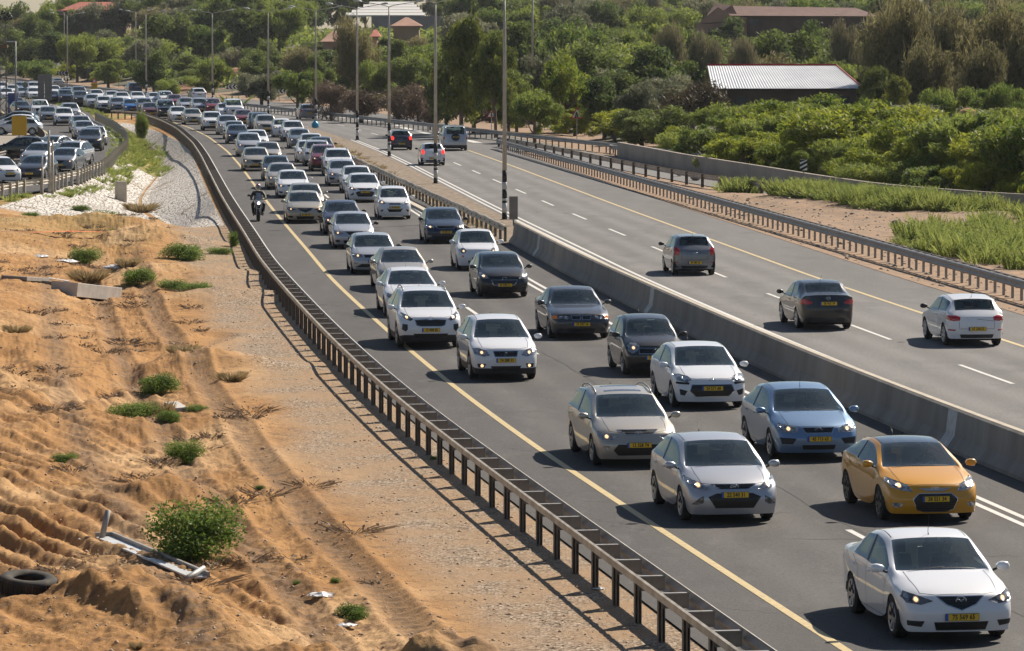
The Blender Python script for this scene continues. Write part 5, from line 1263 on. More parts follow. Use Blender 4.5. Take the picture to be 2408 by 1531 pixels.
for lb,t,sh in [(CARS[0][4],'driver in a dark top behind the wheel of the nearest white saloon',1),(CARS[1][4],'driver behind the frosted-looking windshield of the yellow coupe',2),(CARS[2][4],'driver in grey at the wheel of the nearest silver hatchback',0),
  (CARS[3][4],'driver in a white shirt at the wheel of the beige estate car',3),(CARS[4][4],'driver in a dark top at the wheel of the light blue hatchback',1),(CARS[5][4],'driver in blue at the wheel of the white hatchback with bumper strips',2),(CARS[6][4],'driver in a pale shirt at the wheel of the small black hatchback',3),
  (CARS[7][4],'driver in a white shirt at the wheel of the dark grey older saloon',3),(CARS[8][4],'driver in a dark top at the wheel of the white crossover with lit fog lamps',1),(CARS[9][4],'driver in grey at the wheel of the white sport utility with roof rails',0),
  (CARS[11][4],'driver in a white shirt at the wheel of the pale beige saloon',3),(CARS[18][4],'driver in a dark top at the wheel of the champagne saloon',1),(CARS[19][4],'driver in grey at the wheel of the small white city hatchback',0)]:
    driver(lb,t,sh)
# ---------------------------------------------------------------- motorcycle and rider
def motorcycle(p,h):
    rz=math.atan2(h.x,-h.y); r=empty('motorcycle',p,rz); tag(r,'black and silver motorcycle with a lit headlamp riding on the hard shoulder','motorcycle')
    dk=M['trim']; sv=M['silverpl']
    for y,nm in((-.73,'wheel'),(.73,'wheel')):
        b=MB().lathe([(-.05,.22),(-.06,.27),(-.035,.30),(.035,.30),(.06,.27),(.05,.22)],22); o=b.obj('wheel',[M['tyre']],r,True,(0,y,.30))
        b=MB().lathe([(-.03,.22),(-.02,.0),(.02,.0),(.03,.22)],20); b.obj('rim',[M['rimdark']],o,True)
    b=MB(); 
    for sx in(-.09,.09): b.tube([(sx,-.73,.30),(sx,-.52,.92)],.026,8); 
    b.box(-.13,.13,-.60,-.50,.84,.90); b.obj('fork',[sv],r)
    b=MB().tube([(-.40,-.36,1.04),(-.22,-.44,1.02),(.22,-.44,1.02),(.40,-.36,1.04)],.016,6); b.tube([(-.40,-.36,1.04),(-.29,-.40,1.03)],.022,6); b.tube([(.40,-.36,1.04),(.29,-.40,1.03)],.022,6); b.obj('handlebar',[dk],r)
    b=MB(); b.lathe([(-.12,.02),(-.08,.10),(.0,.13),(.08,.10),(.12,.02)],12,axis='z'); b=MB()
    b.add([(-.13,-.70,.78),(.13,-.70,.78),(.17,-.55,1.02),(-.17,-.55,1.02),(0,-.76,.90),(-.20,-.36,.95),(.20,-.36,.95),(-.17,-.36,.66),(.17,-.36,.66)],[(0,1,4),(1,2,4),(2,3,4),(3,0,4),(3,2,6,5),(0,3,5,7),(1,8,6,2),(0,7,8,1)]); b.obj('fairing',[sv],r)
    b=MB(); b.add([(-.13,-.62,1.00),(.13,-.62,1.00),(.15,-.50,1.18),(.09,-.40,1.34),(-.09,-.40,1.34),(-.15,-.50,1.18)],[(0,1,2,5),(5,2,3,4)]); b.obj('windscreen',[M['lens']],r)
    b=MB().lathe([(-.74,.0),(-.735,.065),(-.70,.075),(-.66,.07)],12,axis='y'); b.obj('headlight',[M['led_on']],r,False,(0,-.03,.86))
    b=MB().add([(-.14,-.34,.80),(.14,-.34,.80),(.16,-.05,.92),(-.16,-.05,.92),(.10,.22,.82),(-.10,.22,.82),(-.15,-.30,.62),(.15,-.30,.62),(.16,.15,.62),(-.16,.15,.62)],[(0,1,2,3),(3,2,4,5),(1,7,8,4,2),(0,3,5,9,6),(0,6,7,1)]); b.obj('fuel_tank',[P['black']],r,True)
    b=MB().box(-.14,.14,.10,.62,.74,.82); b.box(-.10,.10,.55,.80,.80,.90); b.obj('seat',[dk],r)
    b=MB().box(-.18,.18,-.32,.28,.28,.62); 
    for sx in(-.22,.22): b.tube([(sx*.8,-.30,.40),(sx,0,.26),(sx,.60,.34)],.035,7)
    b.obj('engine',[M['rimdark']],r)
    for sx in(-1,1):
        b=MB().tube([(sx*.30,-.42,1.03),(sx*.42,-.46,1.20)],.008,5); b.box(sx*.45-.07,sx*.45+.07,-.48,-.45,1.17,1.26); b.obj('mirror',[dk],r)
    b=MB().box(-.07,.07,-1.02,-.45,.60,.615); b.obj('front_mudguard',[sv],r)
    # rider
    q=empty('person',p,rz); tag(q,'motorcyclist in black jacket with a silver and red helmet, both hands on the handlebar','person')
    j=[((0,.28,.86),.15,.13),((0,.22,1.06),.155,.12),((0,.10,1.30),.20,.13),((0,.06,1.42),.08,.08),((.21,.08,1.33),.085),((.34,-.10,1.12),.062),((.33,-.32,1.06),.045),((-.21,.08,1.33),.085),((-.34,-.10,1.12),.062),((-.33,-.32,1.06),.045),
       ((.15,.20,.84),.11),((.27,-.22,.80),.085),((.24,.08,.42),.06),((.24,-.10,.34),.045),((-.15,.20,.84),.11),((-.27,-.22,.80),.085),((-.24,.08,.42),.06),((-.24,-.10,.34),.045)]
    e=[(0,1),(1,2),(2,3),(2,4),(4,5),(5,6),(2,7),(7,8),(8,9),(0,10),(10,11),(11,12),(12,13),(0,14),(14,15),(15,16),(16,17)]
    link('body',skinned('rider',j,e,[mat('black_jacket',(.012,.012,.014),.6)],2),q)
    b=MB(); hand(b,(.33,-.32,1.06),(0,-1,-.1),1); hand(b,(-.33,-.32,1.06),(0,-1,-.1),-1); b.obj('gloves',[dk],q,True)
    b=MB(); n=16; vv=[];ff=[];mi=[]
    for i in range(11):
        ph=math.pi*(.02+.86*i/10)
        for k in range(n):
            t=2*math.pi*k/n; vv.append((.135*math.sin(ph)*math.cos(t),.02+.16*math.sin(ph)*math.sin(t),1.60+.155*math.cos(ph)))
    for i in range(10):
        for k in range(n):
            c_=vv[i*n+k]; m_=1 if(4<=i<=6 and c_[1]<-.04) else(2 if abs(c_[0])<.06 and i<4 else 0); ff.append((i*n+k,(i+1)*n+k,(i+1)*n+(k+1)%n,i*n+(k+1)%n)); mi.append(m_)
    link('helmet',mesh('helmet',vv,ff,[paint('helmet_silver',(.45,.47,.5),.4),M['mirrorglass'],M['tail']],True,mi),q)
mp_=G(607,519); motorcycle(mp_,tangent(mp_.y))
# ---------------------------------------------------------------- lamp posts
M['pole']=mat('lamp_post_steel',(.55,.50,.43),.6,.1,col2=(.40,.35,.29),scale=1.5); M['bw']=mat('band_black',(.015,.015,.016),.7); M['ww']=mat('band_white',(.55,.54,.52),.7); M['lamphead']=mat('lamp_head',(.45,.46,.47),.4,.3)
def lamp_post(p,label,h=10.5,ang=0.,armlen=1.95,group='lamp posts along the median'):
    r=empty('street_lamp',p,ang); tag(r,label,'street lamp',group)
    rad=lambda z: .125-.055*z/h
    b=MB().tube([(0,0,2.35),(0,0,h-1.2),(0,0,h-1.15),(0,0,h)],[rad(2.35),rad(h-1.2),rad(h)*.8,.045],10); b.obj('pole',[M['pole']],r,True)
    zz=[0,.35,.80,.92,1.02,1.45,1.80,2.35]; 
    b=MB()
    for i in range(len(zz)-1): b.tube([(0,0,zz[i]),(0,0,zz[i+1])],[rad(zz[i])+.004,rad(zz[i+1])+.004],10,0 if i%2==0 else 1)
    b.obj('striped_base',[M['bw'],M['ww']],r,True)
    b=MB().box(-.2,.2,-.2,.2,-.05,.04); b.obj('footing',[M['conc']],r)
    for sx in(-1,1):
        b=MB().tube([(0,0,h-.04),(sx*.25,0,h+.06),(sx*armlen*.6,0,h+.22),(sx*armlen,0,h+.34)],.03,6); o=b.obj('arm',[M['pole']],r,True)
        b=MB(); vv=[];ff=[];n=8
        for i,(a,rr_) in enumerate([(0,.03),(.08,.09),(.30,.15),(.52,.13),(.62,.02)]):
            for k in range(n): t=2*math.pi*k/n; vv.append((sx*(armlen+a-.05),rr_*math.cos(t),h+.36+a*.14+rr_*.62*math.sin(t)))
        for i in range(4):
            for k in range(n): ff.append((i*n+k,i*n+(k+1)%n,(i+1)*n+(k+1)%n,(i+1)*n+k))
        b.add(vv,ff); b.obj('lamp_head',[M['lamphead']],o,True)
for i,(px,py,lb) in enumerate([(1186,518,'tall lamp post beside the grey sign back at the end of the concrete barrier'),(1024,433,'tall lamp post in front of the small white hatchback with lit brake lamps'),(915,368,'tall lamp post beside the small navy hatchback with lit brake lamps'),
  (840,330,'tall lamp post standing in the median fourth from the concrete barrier'),(743,293,'tall lamp post touching the grey estate car driving away'),(631,268,'tall lamp post in the median right of the spiky roadside shrub'),(500,245,'tall lamp post in the median right of the white sport utility driving away'),(344,234,'tall lamp post beside the small grey box on the median'),(159,208,'farthest lamp post of the median row, near the beige saloon')]):
    p=G(px,py); p.z=.02; lamp_post(p,lb,10.5+.0*i)
for px,py,h,lb in((320,206,11.0,'lamp post with a banded foot on the outer edge of the bend'),(152,191,11.2,'lamp post with a banded foot beside an arrow sign on the outer edge, farthest left')):
    p=G(px,py); lamp_post(p,lb,h,group='lamp posts on the outer edge')
def simple_pole(px,py,h,r,label,m='pole',name='utility_pole',z=0,Y=None):
    p=G(px,py) if Y is None else at(px,py,Y); o=MB().tube([(0,0,-.3),(0,0,h)],[r,r*.8],8).obj(name,[M[m]],None,True,p); tag(o,label,'pole'); return o
simple_pole(1252,150,8.5,.11,'plain wooden pole rising among the trees behind the far guardrail',Y=400)
# ---------------------------------------------------------------- signs
M['signback']=mat('sign_back_grey',(.24,.22,.20),.6,.3,col2=(.19,.17,.155),scale=2); M['signwhite']=mat('sign_white',(.75,.75,.74),.4); M['signred']=mat('sign_red',(.55,.02,.025),.4); M['signblack']=mat('sign_black',(.012,.012,.014),.4); M['signyel']=mat('sign_yellow',(.62,.36,.01),.5); M['signblue']=mat('sign_blue',(.012,.04,.20),.5)
def face_cam(p): return math.atan2(p.x,p.y)*-1
def chevron(px,py,pole,label):
    p=at(px,py,0+G(px,pole).y); g=G(px,pole); r=empty('arrow_sign',(g.x,g.y,0),face_cam(g)); tag(r,label,'road sign','arrow signs round the outer bend'); zc=p.z; w_=.72;h_=.30
    b=MB().tube([(0,.05,-.2),(0,.05,zc-h_+.02)],.035,6); b.obj('post',[M['signback']],r)
    b=MB().box(-w_,w_,0,.03,zc-h_,zc+h_,0)
    for q in range(3):
        x=-w_+.10+q*.45; b.add([(x,-.004,zc),(x+.24,-.004,zc+h_-.02),(x+.42,-.004,zc+h_-.02),(x+.18,-.004,zc),(x+.42,-.004,zc-h_+.02),(x+.24,-.004,zc-h_+.02)],[(0,3,2,1),(0,5,4,3)],1)
    b.obj('sign_panel',[M['signblack'],M['signwhite']],r)
for px,py,pl,lb in((145,172,190,'black sign with three white left arrows, farthest left beside a banded lamp post'),(279,180,195,'black sign with three white left arrows below the sandy cut in the trees'),(420,194,207,'black sign with three white left arrows beside the first dirt heap'),(546,204,217,'black sign with three white left arrows at the foot of the second dirt heap'),
   (656,214,226,'black sign with three white left arrows right of a median lamp post, on green verge'),(734,223,234,'black sign with three white left arrows partly behind a lamp post'),(848,233,247,'black sign with white left arrows mostly hidden by a lamp post, rightmost of the row')):
    chevron(px,py,{145:194,279:205,420:219,546:231,656:239.5,734:246,848:259}[px],lb)
def warn(px,py,base,h,s,label,sym):
    g=G(px,base); r=empty('warning_sign',(g.x,g.y,0),face_cam(g)); tag(r,label,'road sign'); z=at(px,py,g.y).z
    MB().tube([(0,.05,-.2),(0,.05,z+s*.4)],.035,6).obj('post',[M['ww']],r)
    b=MB()
    def tri(k,y,m,zo=0): b.add([(-s*k,y,z-s*.577*k+zo),(s*k,y,z-s*.577*k+zo),(0,y,z+s*1.155*k+zo)],[(0,1,2)],m)
    b.add([(-s,0,z-s*.577),(s,0,z-s*.577),(0,0,z+s*1.155),(-s,.03,z-s*.577),(s,.03,z-s*.577),(0,.03,z+s*1.155)],[(0,1,2),(5,4,3),(0,3,4,1),(1,4,5,2),(2,5,3,0)],0); tri(.72,-.004,1)
    if sym=='hand': b.add([(-.17*s*2,-.008,z-.42*s),(-.05,-.008,z-.48*s),(-.02,-.008,z-.1*s),(.03,-.008,z-.42*s),(.14,-.008,z-.42*s),(.09,-.008,z+.1*s),(0,-.008,z+.50*s),(-.09,-.008,z+.3*s),(-.14,-.008,z-.05*s)],[tuple(range(9))],2)
    else: b.add([(-.04,-.008,z-.42*s),(.04,-.008,z-.42*s),(.04,-.008,z+.45*s),(-.04,-.008,z+.45*s)],[(0,1,2,3)],2); b.add([(.04,-.008,z+.15*s),(.04,-.008,z-.05*s),(.16,-.008,z-.40*s),(.20,-.008,z-.30*s)],[(0,1,2,3)],2); b.add([(-.1,-.008,z+.40*s),(.1,-.008,z+.40*s),(0,-.008,z+.62*s)],[(0,1,2)],2)
    b.obj('sign_panel',[M['signred'],M['signwhite'],M['signblack']],r)
warn(1356,270,328,2.2,.53,'red-bordered triangular warning sign in front of the bright green bush','hand')
warn(1155,270,322,2.2,.40,'red-bordered triangular merge sign near the start of the inner guardrail','merge')
# hazard marker on the wall
g=Vector((0,0,0)); p=at(1889,388,229); r=empty('marker_sign',(p.x,p.y,0),0); tag(r,'small black and white diagonal striped marker standing above the concrete wall','road sign'); z=p.z
MB().tube([(0,.05,.3),(0,.05,z)],.03,6).obj('post',[M['signback']],r); b=MB().box(-.20,.20,0,.02,z-.30,z+.30,0)
for q in(-.30,-.05,.20): b.add([(-.20,-.004,z+q-.06),(.20,-.004,min(z+q+.16,z+.30)),(.20,-.004,min(z+q+.29,z+.30)),(-.20,-.004,z+q+.08)],[(0,1,2,3)],1)
b.obj('sign_panel',[M['signwhite'],M['signblack']],r)
# grey sign back at the barrier end
g=G(1207,532); r=empty('road_sign',(g.x,g.y,0),0); tag(r,'narrow grey rectangular sign seen from behind at the end of the concrete barrier','road sign')
zt=at(1207,462,g.y).z; b=MB().box(-.20,.20,-.02,.02,.30,zt,0); b.obj('sign_panel',[M['signback']],r); MB().tube([(0,.04,-.1),(0,.04,zt-.1)],.04,6).obj('post',[M['galvd']],r)
g=G(427/1.0,0+247) if 0 else G(360,243); r=empty('sign_box',(g.x,g.y,0),0); tag(r,'small grey box on the median beside a lamp post in the far queue','box'); b=MB().box(-.1,1.3,-.03,.03,.55,1.25,0); b.obj('panel',[M['galv']],r); b=MB().box(0,.05,0,.05,0,.6); b.box(1.2,1.25,0,.05,0,.6); b.obj('legs',[M['galvd']],r)
# big grey sign backs
g=G(105,246); Yb=g.y; z1=at(105,175,Yb).z; z0=at(105,236,Yb).z; x0=at(89,200,Yb).x-g.x; x1=at(122,200,Yb).x-g.x; r=empty('large_sign_back',(g.x,g.y,0),0); tag(r,'two tall grey sign panels side by side seen from behind above the far queue','road sign')
MB().box(x0,-.03,-.03,.03,z0,z1).obj('sign_panel',[M['signback']],r); MB().box(.03,x1,-.03,.03,z0,z1).obj('sign_panel',[M['signback']],r)
for x in(x0+.3,x1-.3): MB().tube([(x,.06,-.2),(x,.06,z1)],.06,6).obj('post',[M['galvd']],r)
# yellow roadworks sign with a triangle above
g=G(222,219); Yb=g.y; zc=at(221,202,Yb).z; r=empty('roadworks_sign',(g.x,g.y,0),0); tag(r,'yellow rectangular roadworks board with a small red triangle on top in the far median','road sign')
MB().box(-.42,.42,-.02,.02,zc-.52,zc+.42).obj('sign_panel',[M['signyel']],r); MB().tube([(0,.05,-.2),(0,.05,zc+.5)],.04,6).obj('post',[M['galvd']],r)
b=MB(); z=zc+.62; b.add([(-.36,-.01,z-.18),(.36,-.01,z-.18),(0,-.01,z+.45),(-.36,.02,z-.18),(.36,.02,z-.18),(0,.02,z+.45)],[(0,1,2),(5,4,3),(0,3,4,1),(1,4,5,2),(2,5,3,0)],0); b.add([(-.2,-.015,z-.09),(.2,-.015,z-.09),(0,-.015,z+.26)],[(0,1,2)],1); b.obj('warning_triangle',[M['signred'],M['signwhite']],r)
b=MB()
for q in(.15,-.02,-.2): b.box(-.26,.26,-.026,-.021,zc+q,zc+q+.04)
b.obj('text_lines',[M['ink']],r)
# round sign back, yellow board, blue totem, lamp pole, mast on the left
g=G(60,258); Yb=g.y; zc=at(60,200,Yb).z; r=empty('round_sign',(g.x,g.y,0),0); tag(r,'round sign on a thin pole seen from behind in the far left queue','road sign'); MB().tube([(0,0,-.2),(0,0,zc)],.035,6).obj('post',[M['signback']],r); MB().lathe([(-.03,0),(-.03,.32),(0,.32),(0,0)],18,axis='y').obj('sign_panel',[M['signback']],r,False,(0,0,zc))
g=G(46,358); Yb=g.y; z1,z0=at(46,273,Yb).z,at(46,318,Yb).z; xa,xb=at(28,300,Yb).x-g.x,at(63,300,Yb).x-g.x; r=empty('yellow_board',(g.x,g.y,0),0); tag(r,'large plain yellow square board on two posts by the parked cars','sign'); MB().box(xa,xb,-.03,.03,z0,z1).obj('sign_panel',[mat('yellow_board',(.60,.34,.008),.5)],r)
for x in(xa+.5,xb-.15): MB().tube([(x,.06,-.2),(x,.06,z1-.1)],.05,6).obj('post',[M['galv']],r)
g=G(31,268); Yb=g.y; z1=at(31,219,Yb).z; o=MB().box(-.50,.50,-.2,.2,-.1,z1).obj('blue_totem',[M['signblue']],None,False,(g.x,g.y,0)); tag(o,'tall plain blue totem left of the grey lamp post','sign')
g=G(38,276); Yb=g.y; z1=at(38,98,Yb).z; r=empty('street_lamp',(g.x,g.y,0),0); tag(r,'slim grey lamp post with one flat head at the left picture edge','street lamp'); MB().tube([(0,0,-.2),(0,0,z1)],[.10,.07],8).obj('pole',[M['galv']],r,True); MB().box(-1.0,.05,-.12,.12,z1-.06,z1+.06).obj('lamp_head',[M['lamphead']],r)
g=G(8,300); Yb=g.y; z1=at(8,20,Yb).z; r=empty('lattice_mast',(g.x,g.y,0),0); tag(r,'rusty lattice mast with a cluster of dark floodlights at the top left corner','mast')
b=MB()
for x in(-.32,.32):
    for y in(-.32,.32): b.tube([(x,y,-.2),(x*.8,y*.8,z1)],.03,4)
k=0
for q in rng(0,z1-.6,.65)[:-1]:
    for y in(-.3,.3): b.tube([(-.3 if k%2 else .3,y,q),(.3 if k%2 else -.3,y,q+.65)],.016,4)
    k+=1
b.obj('lattice',[mat('rusty_steel',(.16,.13,.11),.8)],r)
zz=at(8,40,Yb).z
for i,(dx,dz) in enumerate([(-.4,.3),(.1,.4),(.6,.2),(-.2,-.1),(.35,-.15),(.75,-.05)]):
    MB().lathe([(-.25,.12),(-.2,.2),(.1,.2),(.16,.08)],10,axis='y').obj('floodlight',[M['signblack']],r,True,(dx,-.2,zz+dz))
MB().box(-.45,.45,-.4,.4,at(8,106,Yb).z-.25,at(8,106,Yb).z).obj('platform',[mat('mast_rust',(.12,.07,.03),.8)],r)
for i,(px,py,zt,w_,lb) in enumerate([(116,449,307,.085,'white topped marker post, left one of the pair outside the slip road guardrail'),(124,449,330,.07,'plain grey marker post, right one of the pair outside the slip road guardrail'),(100,453,367,.06,'thin pale post with a small cap left of the pair of marker posts')]):
    g=G(px,py); z1=at(px,zt,g.y).z; r=empty('marker_post',(g.x,g.y,0),0); tag(r,lb,'post','posts beside the slip road'); MB().tube([(0,0,-.4),(0,0,z1-.6)],w_,7).obj('post',[M['galvy']],r,True); MB().tube([(0,0,z1-.6),(0,0,z1)],w_*.8,7).obj('top_section',[M['ww'] if i!=1 else M['galvy']],r,True)
# concrete block on the paved slope
g=G(284,466,-.9); r=MB(); r.box(-.30,.30,-.28,.28,-.8,1.0); o=r.obj('concrete_block',[M['conctop']],None,False,(g.x,g.y,zl(g.x,g.y)+.15),(0,0,.35)); bv=o.modifiers.new('b','BEVEL'); bv.width=.03; tag(o,'square pale concrete block standing on the white stone slope','concrete block')
# ---------------------------------------------------------------- things lying on the sand
def onsand(px,py):
    z=0.
    for _ in range(6): p=G(px,py,z); z=zl(p.x,p.y)
    p.z=z; return p
p=onsand(72,1372); r=empty('tyre',p+Vector((-.05,0,.04)),0); tag(r,'big worn black tyre lying flat on the sand at the lower left','tyre'); r.rotation_euler=(.10,.08,0)
b=MB(); n=48; prof=[(.26,.02),(.30,-.02),(.42,-.03),(.475,.02),(.485,.08),(.485,.17),(.475,.23),(.42,.28),(.30,.27),(.26,.23),(.25,.21),(.29,.19),(.29,.06)]
vv=[];ff=[]
for k in range(n):
    t=2*math.pi*k/n
    for i,(rr_,z) in enumerate(prof):
        if .08<=z<=.17 and rr_>.48: rr_-=.012*(k%2)
        vv.append((rr_*math.cos(t),rr_*math.sin(t),z))
m_=len(prof)
for k in range(n):
    for i in range(m_): ff.append((k*m_+i,((k+1)%n)*m_+i,((k+1)%n)*m_+(i+1)%m_,k*m_+(i+1)%m_))
b.add(vv,ff); b.obj('tread_and_walls',[mat('old_tyre',(.03,.026,.022),.85,col2=(.10,.07,.045),scale=5,lo=.5,hi=.75)],r,True)
b=MB(); 
for k in range(60):
    t=2*math.pi*k/60; b.box(-.006,.006,.455,.49,.03,.22,0,Matrix.Rotation(t,4,'Z'))
b.obj('tread_blocks',[mat('tread',(.02,.017,.015),.9)],r)
# fallen sign
a_=onsand(262,1272); b_=onsand(500,1368); d=(b_-a_); L_=d.length; ang=math.atan2(d.y,d.x)
r=empty('fallen_sign',a_+Vector((0,0,.02)),ang); tag(r,'fallen white sign panel with grey edges and two grey posts half buried in the sand','road sign')
b=MB().box(0,L_*.95,-.30,.0,0,.03); b.obj('sign_panel',[mat('sign_panel_white',(.62,.66,.70),.4,col2=(.5,.5,.5),scale=3)],r); b=MB().box(0,L_*.95,.0,.05,-.02,.10); b.box(-.05,.0,-.30,.05,-.02,.10); b.obj('sign_edge',[M['galv']],r)
MB().tube([(.15,-.25,-.1),(.15,-.1,.52)],.055,10).obj('post',[M['galv']],r,True); MB().tube([(L_*.92,-.0,.14),(L_*.92+.35,-.55,-.05)],.055,10).obj('post',[M['galv']],r,True)
def slab(pa,pb,w_,th,label,m,name='concrete_slab',tilt=.06,group='slabs dumped on the sand'):
    A=onsand(*pa);B=onsand(*pb); d=B-A; o=MB().box(0,d.length,-w_/2,w_/2,-th*.4,th).obj(name,[m],None,False,A,(tilt,-math.atan2(d.z,math.hypot(d.x,d.y)),math.atan2(d.y,d.x))); md=o.modifiers.new('b','BEVEL'); md.width=.012; tag(o,label,'slab',group)
dw=mat('weathered_board',(.20,.18,.16),.9,col2=(.30,.27,.24),scale=5,bump=.4); wc=mat('white_slab',(.55,.52,.48),.85,col2=(.42,.39,.35),scale=3)
slab((33,658),(88,657),.9,.10,'flat grey board lying alone, leftmost of the dumped slabs',dw)
slab((103,667),(168,675),.8,.10,'grey board with a dark edge resting between two others',dw)
slab((114,655),(162,662),.35,.06,'thin pale plank behind the dumped grey boards',wc)
slab((162,680),(208,680),.5,.16,'short thick grey board lying on the white concrete slab',dw)
slab((150,688),(255,697),1.0,.34,'long white concrete slab with a thick front edge, biggest of the dump',wc)
slab((402,955),(425,968),.35,.08,'small square pale tile half sunk between the green weeds',wc,'tile')
def bag(px,py,s,label,m):
    p=onsand(px,py); n=14; vv=[];ff=[]; rr=random.Random(int(px))
    for i in range(7):
        for k in range(n):
            t=2*math.pi*k/n; q=math.sin(math.pi*i/6); r_=s*q*(1+.45*(rr.random()-.5)); vv.append((r_*math.cos(t)*1.3,r_*math.sin(t),s*.45*(1-math.cos(math.pi*i/6))*.5*(1+.5*(rr.random()-.5))))
    for i in range(6):
        for k in range(n): ff.append((i*n+k,i*n+(k+1)%n,(i+1)*n+(k+1)%n,(i+1)*n+k))
    o=link('plastic_bag',mesh('plastic_bag',vv,ff,[m]),None,None,p); tag(o,label,'litter','litter lying about')
wb=mat('white_plastic',(.72,.72,.72),.5)
bag(754,1405,.17,'crumpled white plastic bag on the dirt track, biggest scrap of litter',wb); bag(815,1474,.12,'torn white scrap below the small weed near the bottom edge',wb); bag(268,663,.35,'crumpled white sack beside a green weed above the dumped slabs',wb); bag(158,620,.35,'white rag among dry stalks on the upper left sand',wb); bag(1408,1386,.08,'small white bottle scrap between two guardrail posts',wb)
bag(475,857,.10,'pale bottle near the dry brush in the middle of the sand',wb); bag(95,600,.25,'small white scrap on the upper left sand',wb)
o=link('orange_tape',mesh('t',[(0,0,.05),(1.6,.3,.08),(3.2,.2,.05),(3.2,.5,.05),(1.6,.65,.09),(0,.3,.05)],[(0,1,4,5),(1,2,3,4)],[mat('orange_tape',(.8,.16,.03),.6)]),None,None,onsand(72,548)); tag(o,'strip of orange tape lying on the upper left sand','litter')
p=G(745,303); o=None; p=G(743,301); n=12; b=MB().lathe([(0,.02),(.05,.32),(.3,.34),(.55,.2),(.62,.05),(.75,.09)],n,axis='z'); o=b.obj('rubbish_bag',[mat('blue_plastic',(.02,.35,.55),.4)],None,True,G(741,301)); tag(o,'bright blue rubbish bag leaning on the median guardrail','litter')
# ---------------------------------------------------------------- vegetation
def leafmat(name,c1,c2,tr=.35,scale=.6,rough=.6):
    m=bpy.data.materials.new(name); m.use_nodes=True; n=m.node_tree.nodes; l=m.node_tree.links; b=n['Principled BSDF']; b.inputs['Roughness'].default_value=rough; b.inputs['Specular IOR Level'].default_value=.25
    g=n.new('ShaderNodeNewGeometry'); t=n.new('ShaderNodeTexNoise'); t.inputs['Scale'].default_value=scale; t.inputs['Detail'].default_value=3; l.new(g.outputs['Position'],t.inputs[0])
    oi=n.new('ShaderNodeObjectInfo'); ad=n.new('ShaderNodeMath'); ad.operation='MULTIPLY_ADD'; ad.inputs[1].default_value=.35; l.new(oi.outputs['Random'],ad.inputs[0]); l.new(t.outputs[0],ad.inputs[2])
    a2=n.new('ShaderNodeMath'); a2.operation='MULTIPLY_ADD'; a2.inputs[1].default_value=.4; l.new(g.outputs['Random Per Island'],a2.inputs[0]); l.new(ad.outputs[0],a2.inputs[2])
    r=n.new('ShaderNodeMapRange'); r.inputs[1].default_value=.55; r.inputs[2].default_value=1.15; l.new(a2.outputs[0],r.inputs[0])
    x=n.new('ShaderNodeMix'); x.data_type='RGBA'; x.inputs[6].default_value=(*c1,1); x.inputs[7].default_value=(*c2,1); l.new(r.outputs[0],x.inputs[0]); l.new(x.outputs[2],b.inputs['Base Color'])
    tl=n.new('ShaderNodeBsdfTranslucent'); l.new(x.outputs[2],tl.inputs[0]); ms=n.new('ShaderNodeMixShader'); ms.inputs[0].default_value=tr; l.new(b.outputs[0],ms.inputs[1]); l.new(tl.outputs[0],ms.inputs[2]); l.new(ms.outputs[0],n['Material Output'].inputs[0])
    return m
LM={'acacia':leafmat('acacia_leaves',(.09,.15,.022),(.38,.40,.05),.5),'dark':leafmat('dark_leaves',(.07,.11,.035),(.19,.23,.055),.5),'olive':leafmat('olive_leaves',(.12,.135,.08),(.26,.26,.15),.4),
 'feather':leafmat('feathery_leaves',(.115,.11,.05),(.27,.24,.11),.5),'featherpale':leafmat('pale_feathery_leaves',(.15,.14,.075),(.26,.23,.13),.3),'brown':leafmat('dry_leaves',(.12,.085,.06),(.22,.16,.11),.25),'gum':leafmat('gum_leaves',(.06,.10,.025),(.24,.25,.045),.4),
 'brownd':leafmat('dark_brown_leaves',(.055,.045,.025),(.11,.085,.045),.2),'mid':leafmat('mid_green_leaves',(.09,.15,.035),(.29,.33,.065),.5),'weed':leafmat('weed_leaves',(.10,.17,.03),(.22,.30,.06),.4,2.),'drygrass':leafmat('dry_grass',(.30,.22,.11),(.42,.33,.18),.3,2.),'verge':leafmat('verge_plant_leaves',(.13,.19,.05),(.34,.38,.10),.45,.5)}
M['bark']=mat('bark',(.12,.09,.065),.9,col2=(.20,.16,.12),scale=6)
def leaves(cen,rad,n,size,asp=1.6,rs=1,droop=0.,up=0.,shell=.45):
    """leaf quads spread over blobs cen (k,3) radii rad (k,3)"""
    r=np.random.RandomState(rs); k=r.randint(0,len(cen),n) if True else 0
    w_=(rad[:,0]*rad[:,1]); k=r.choice(len(cen),n,p=w_/w_.sum())
    d=r.normal(size=(n,3)); d/=np.linalg.norm(d,axis=1)[:,None]; q=shell+(1-shell)*r.rand(n)**.6
    q*=1+.22*(r.rand(n)>.9)*r.rand(n)
    c=cen[k]+d*rad[k]*q[:,None]
    a=r.normal(size=(n,3)); a[:,2]=a[:,2]*(1-abs(droop))-droop*2.+up*2.; a/=np.linalg.norm(a,axis=1)[:,None]
    b=np.cross(a,r.normal(size=(n,3))); b/=np.linalg.norm(b,axis=1)[:,None]
    s=size*(.6+.8*r.rand(n)); a=a*(s*asp*.5)[:,None]; b=b*(s*.5)[:,None]
    V=np.stack([c-a,c+b*.8-a*.1,c+a,c-b*.8-a*.1],1).reshape(-1,3); F=np.arange(4*n).reshape(-1,4); return V,F
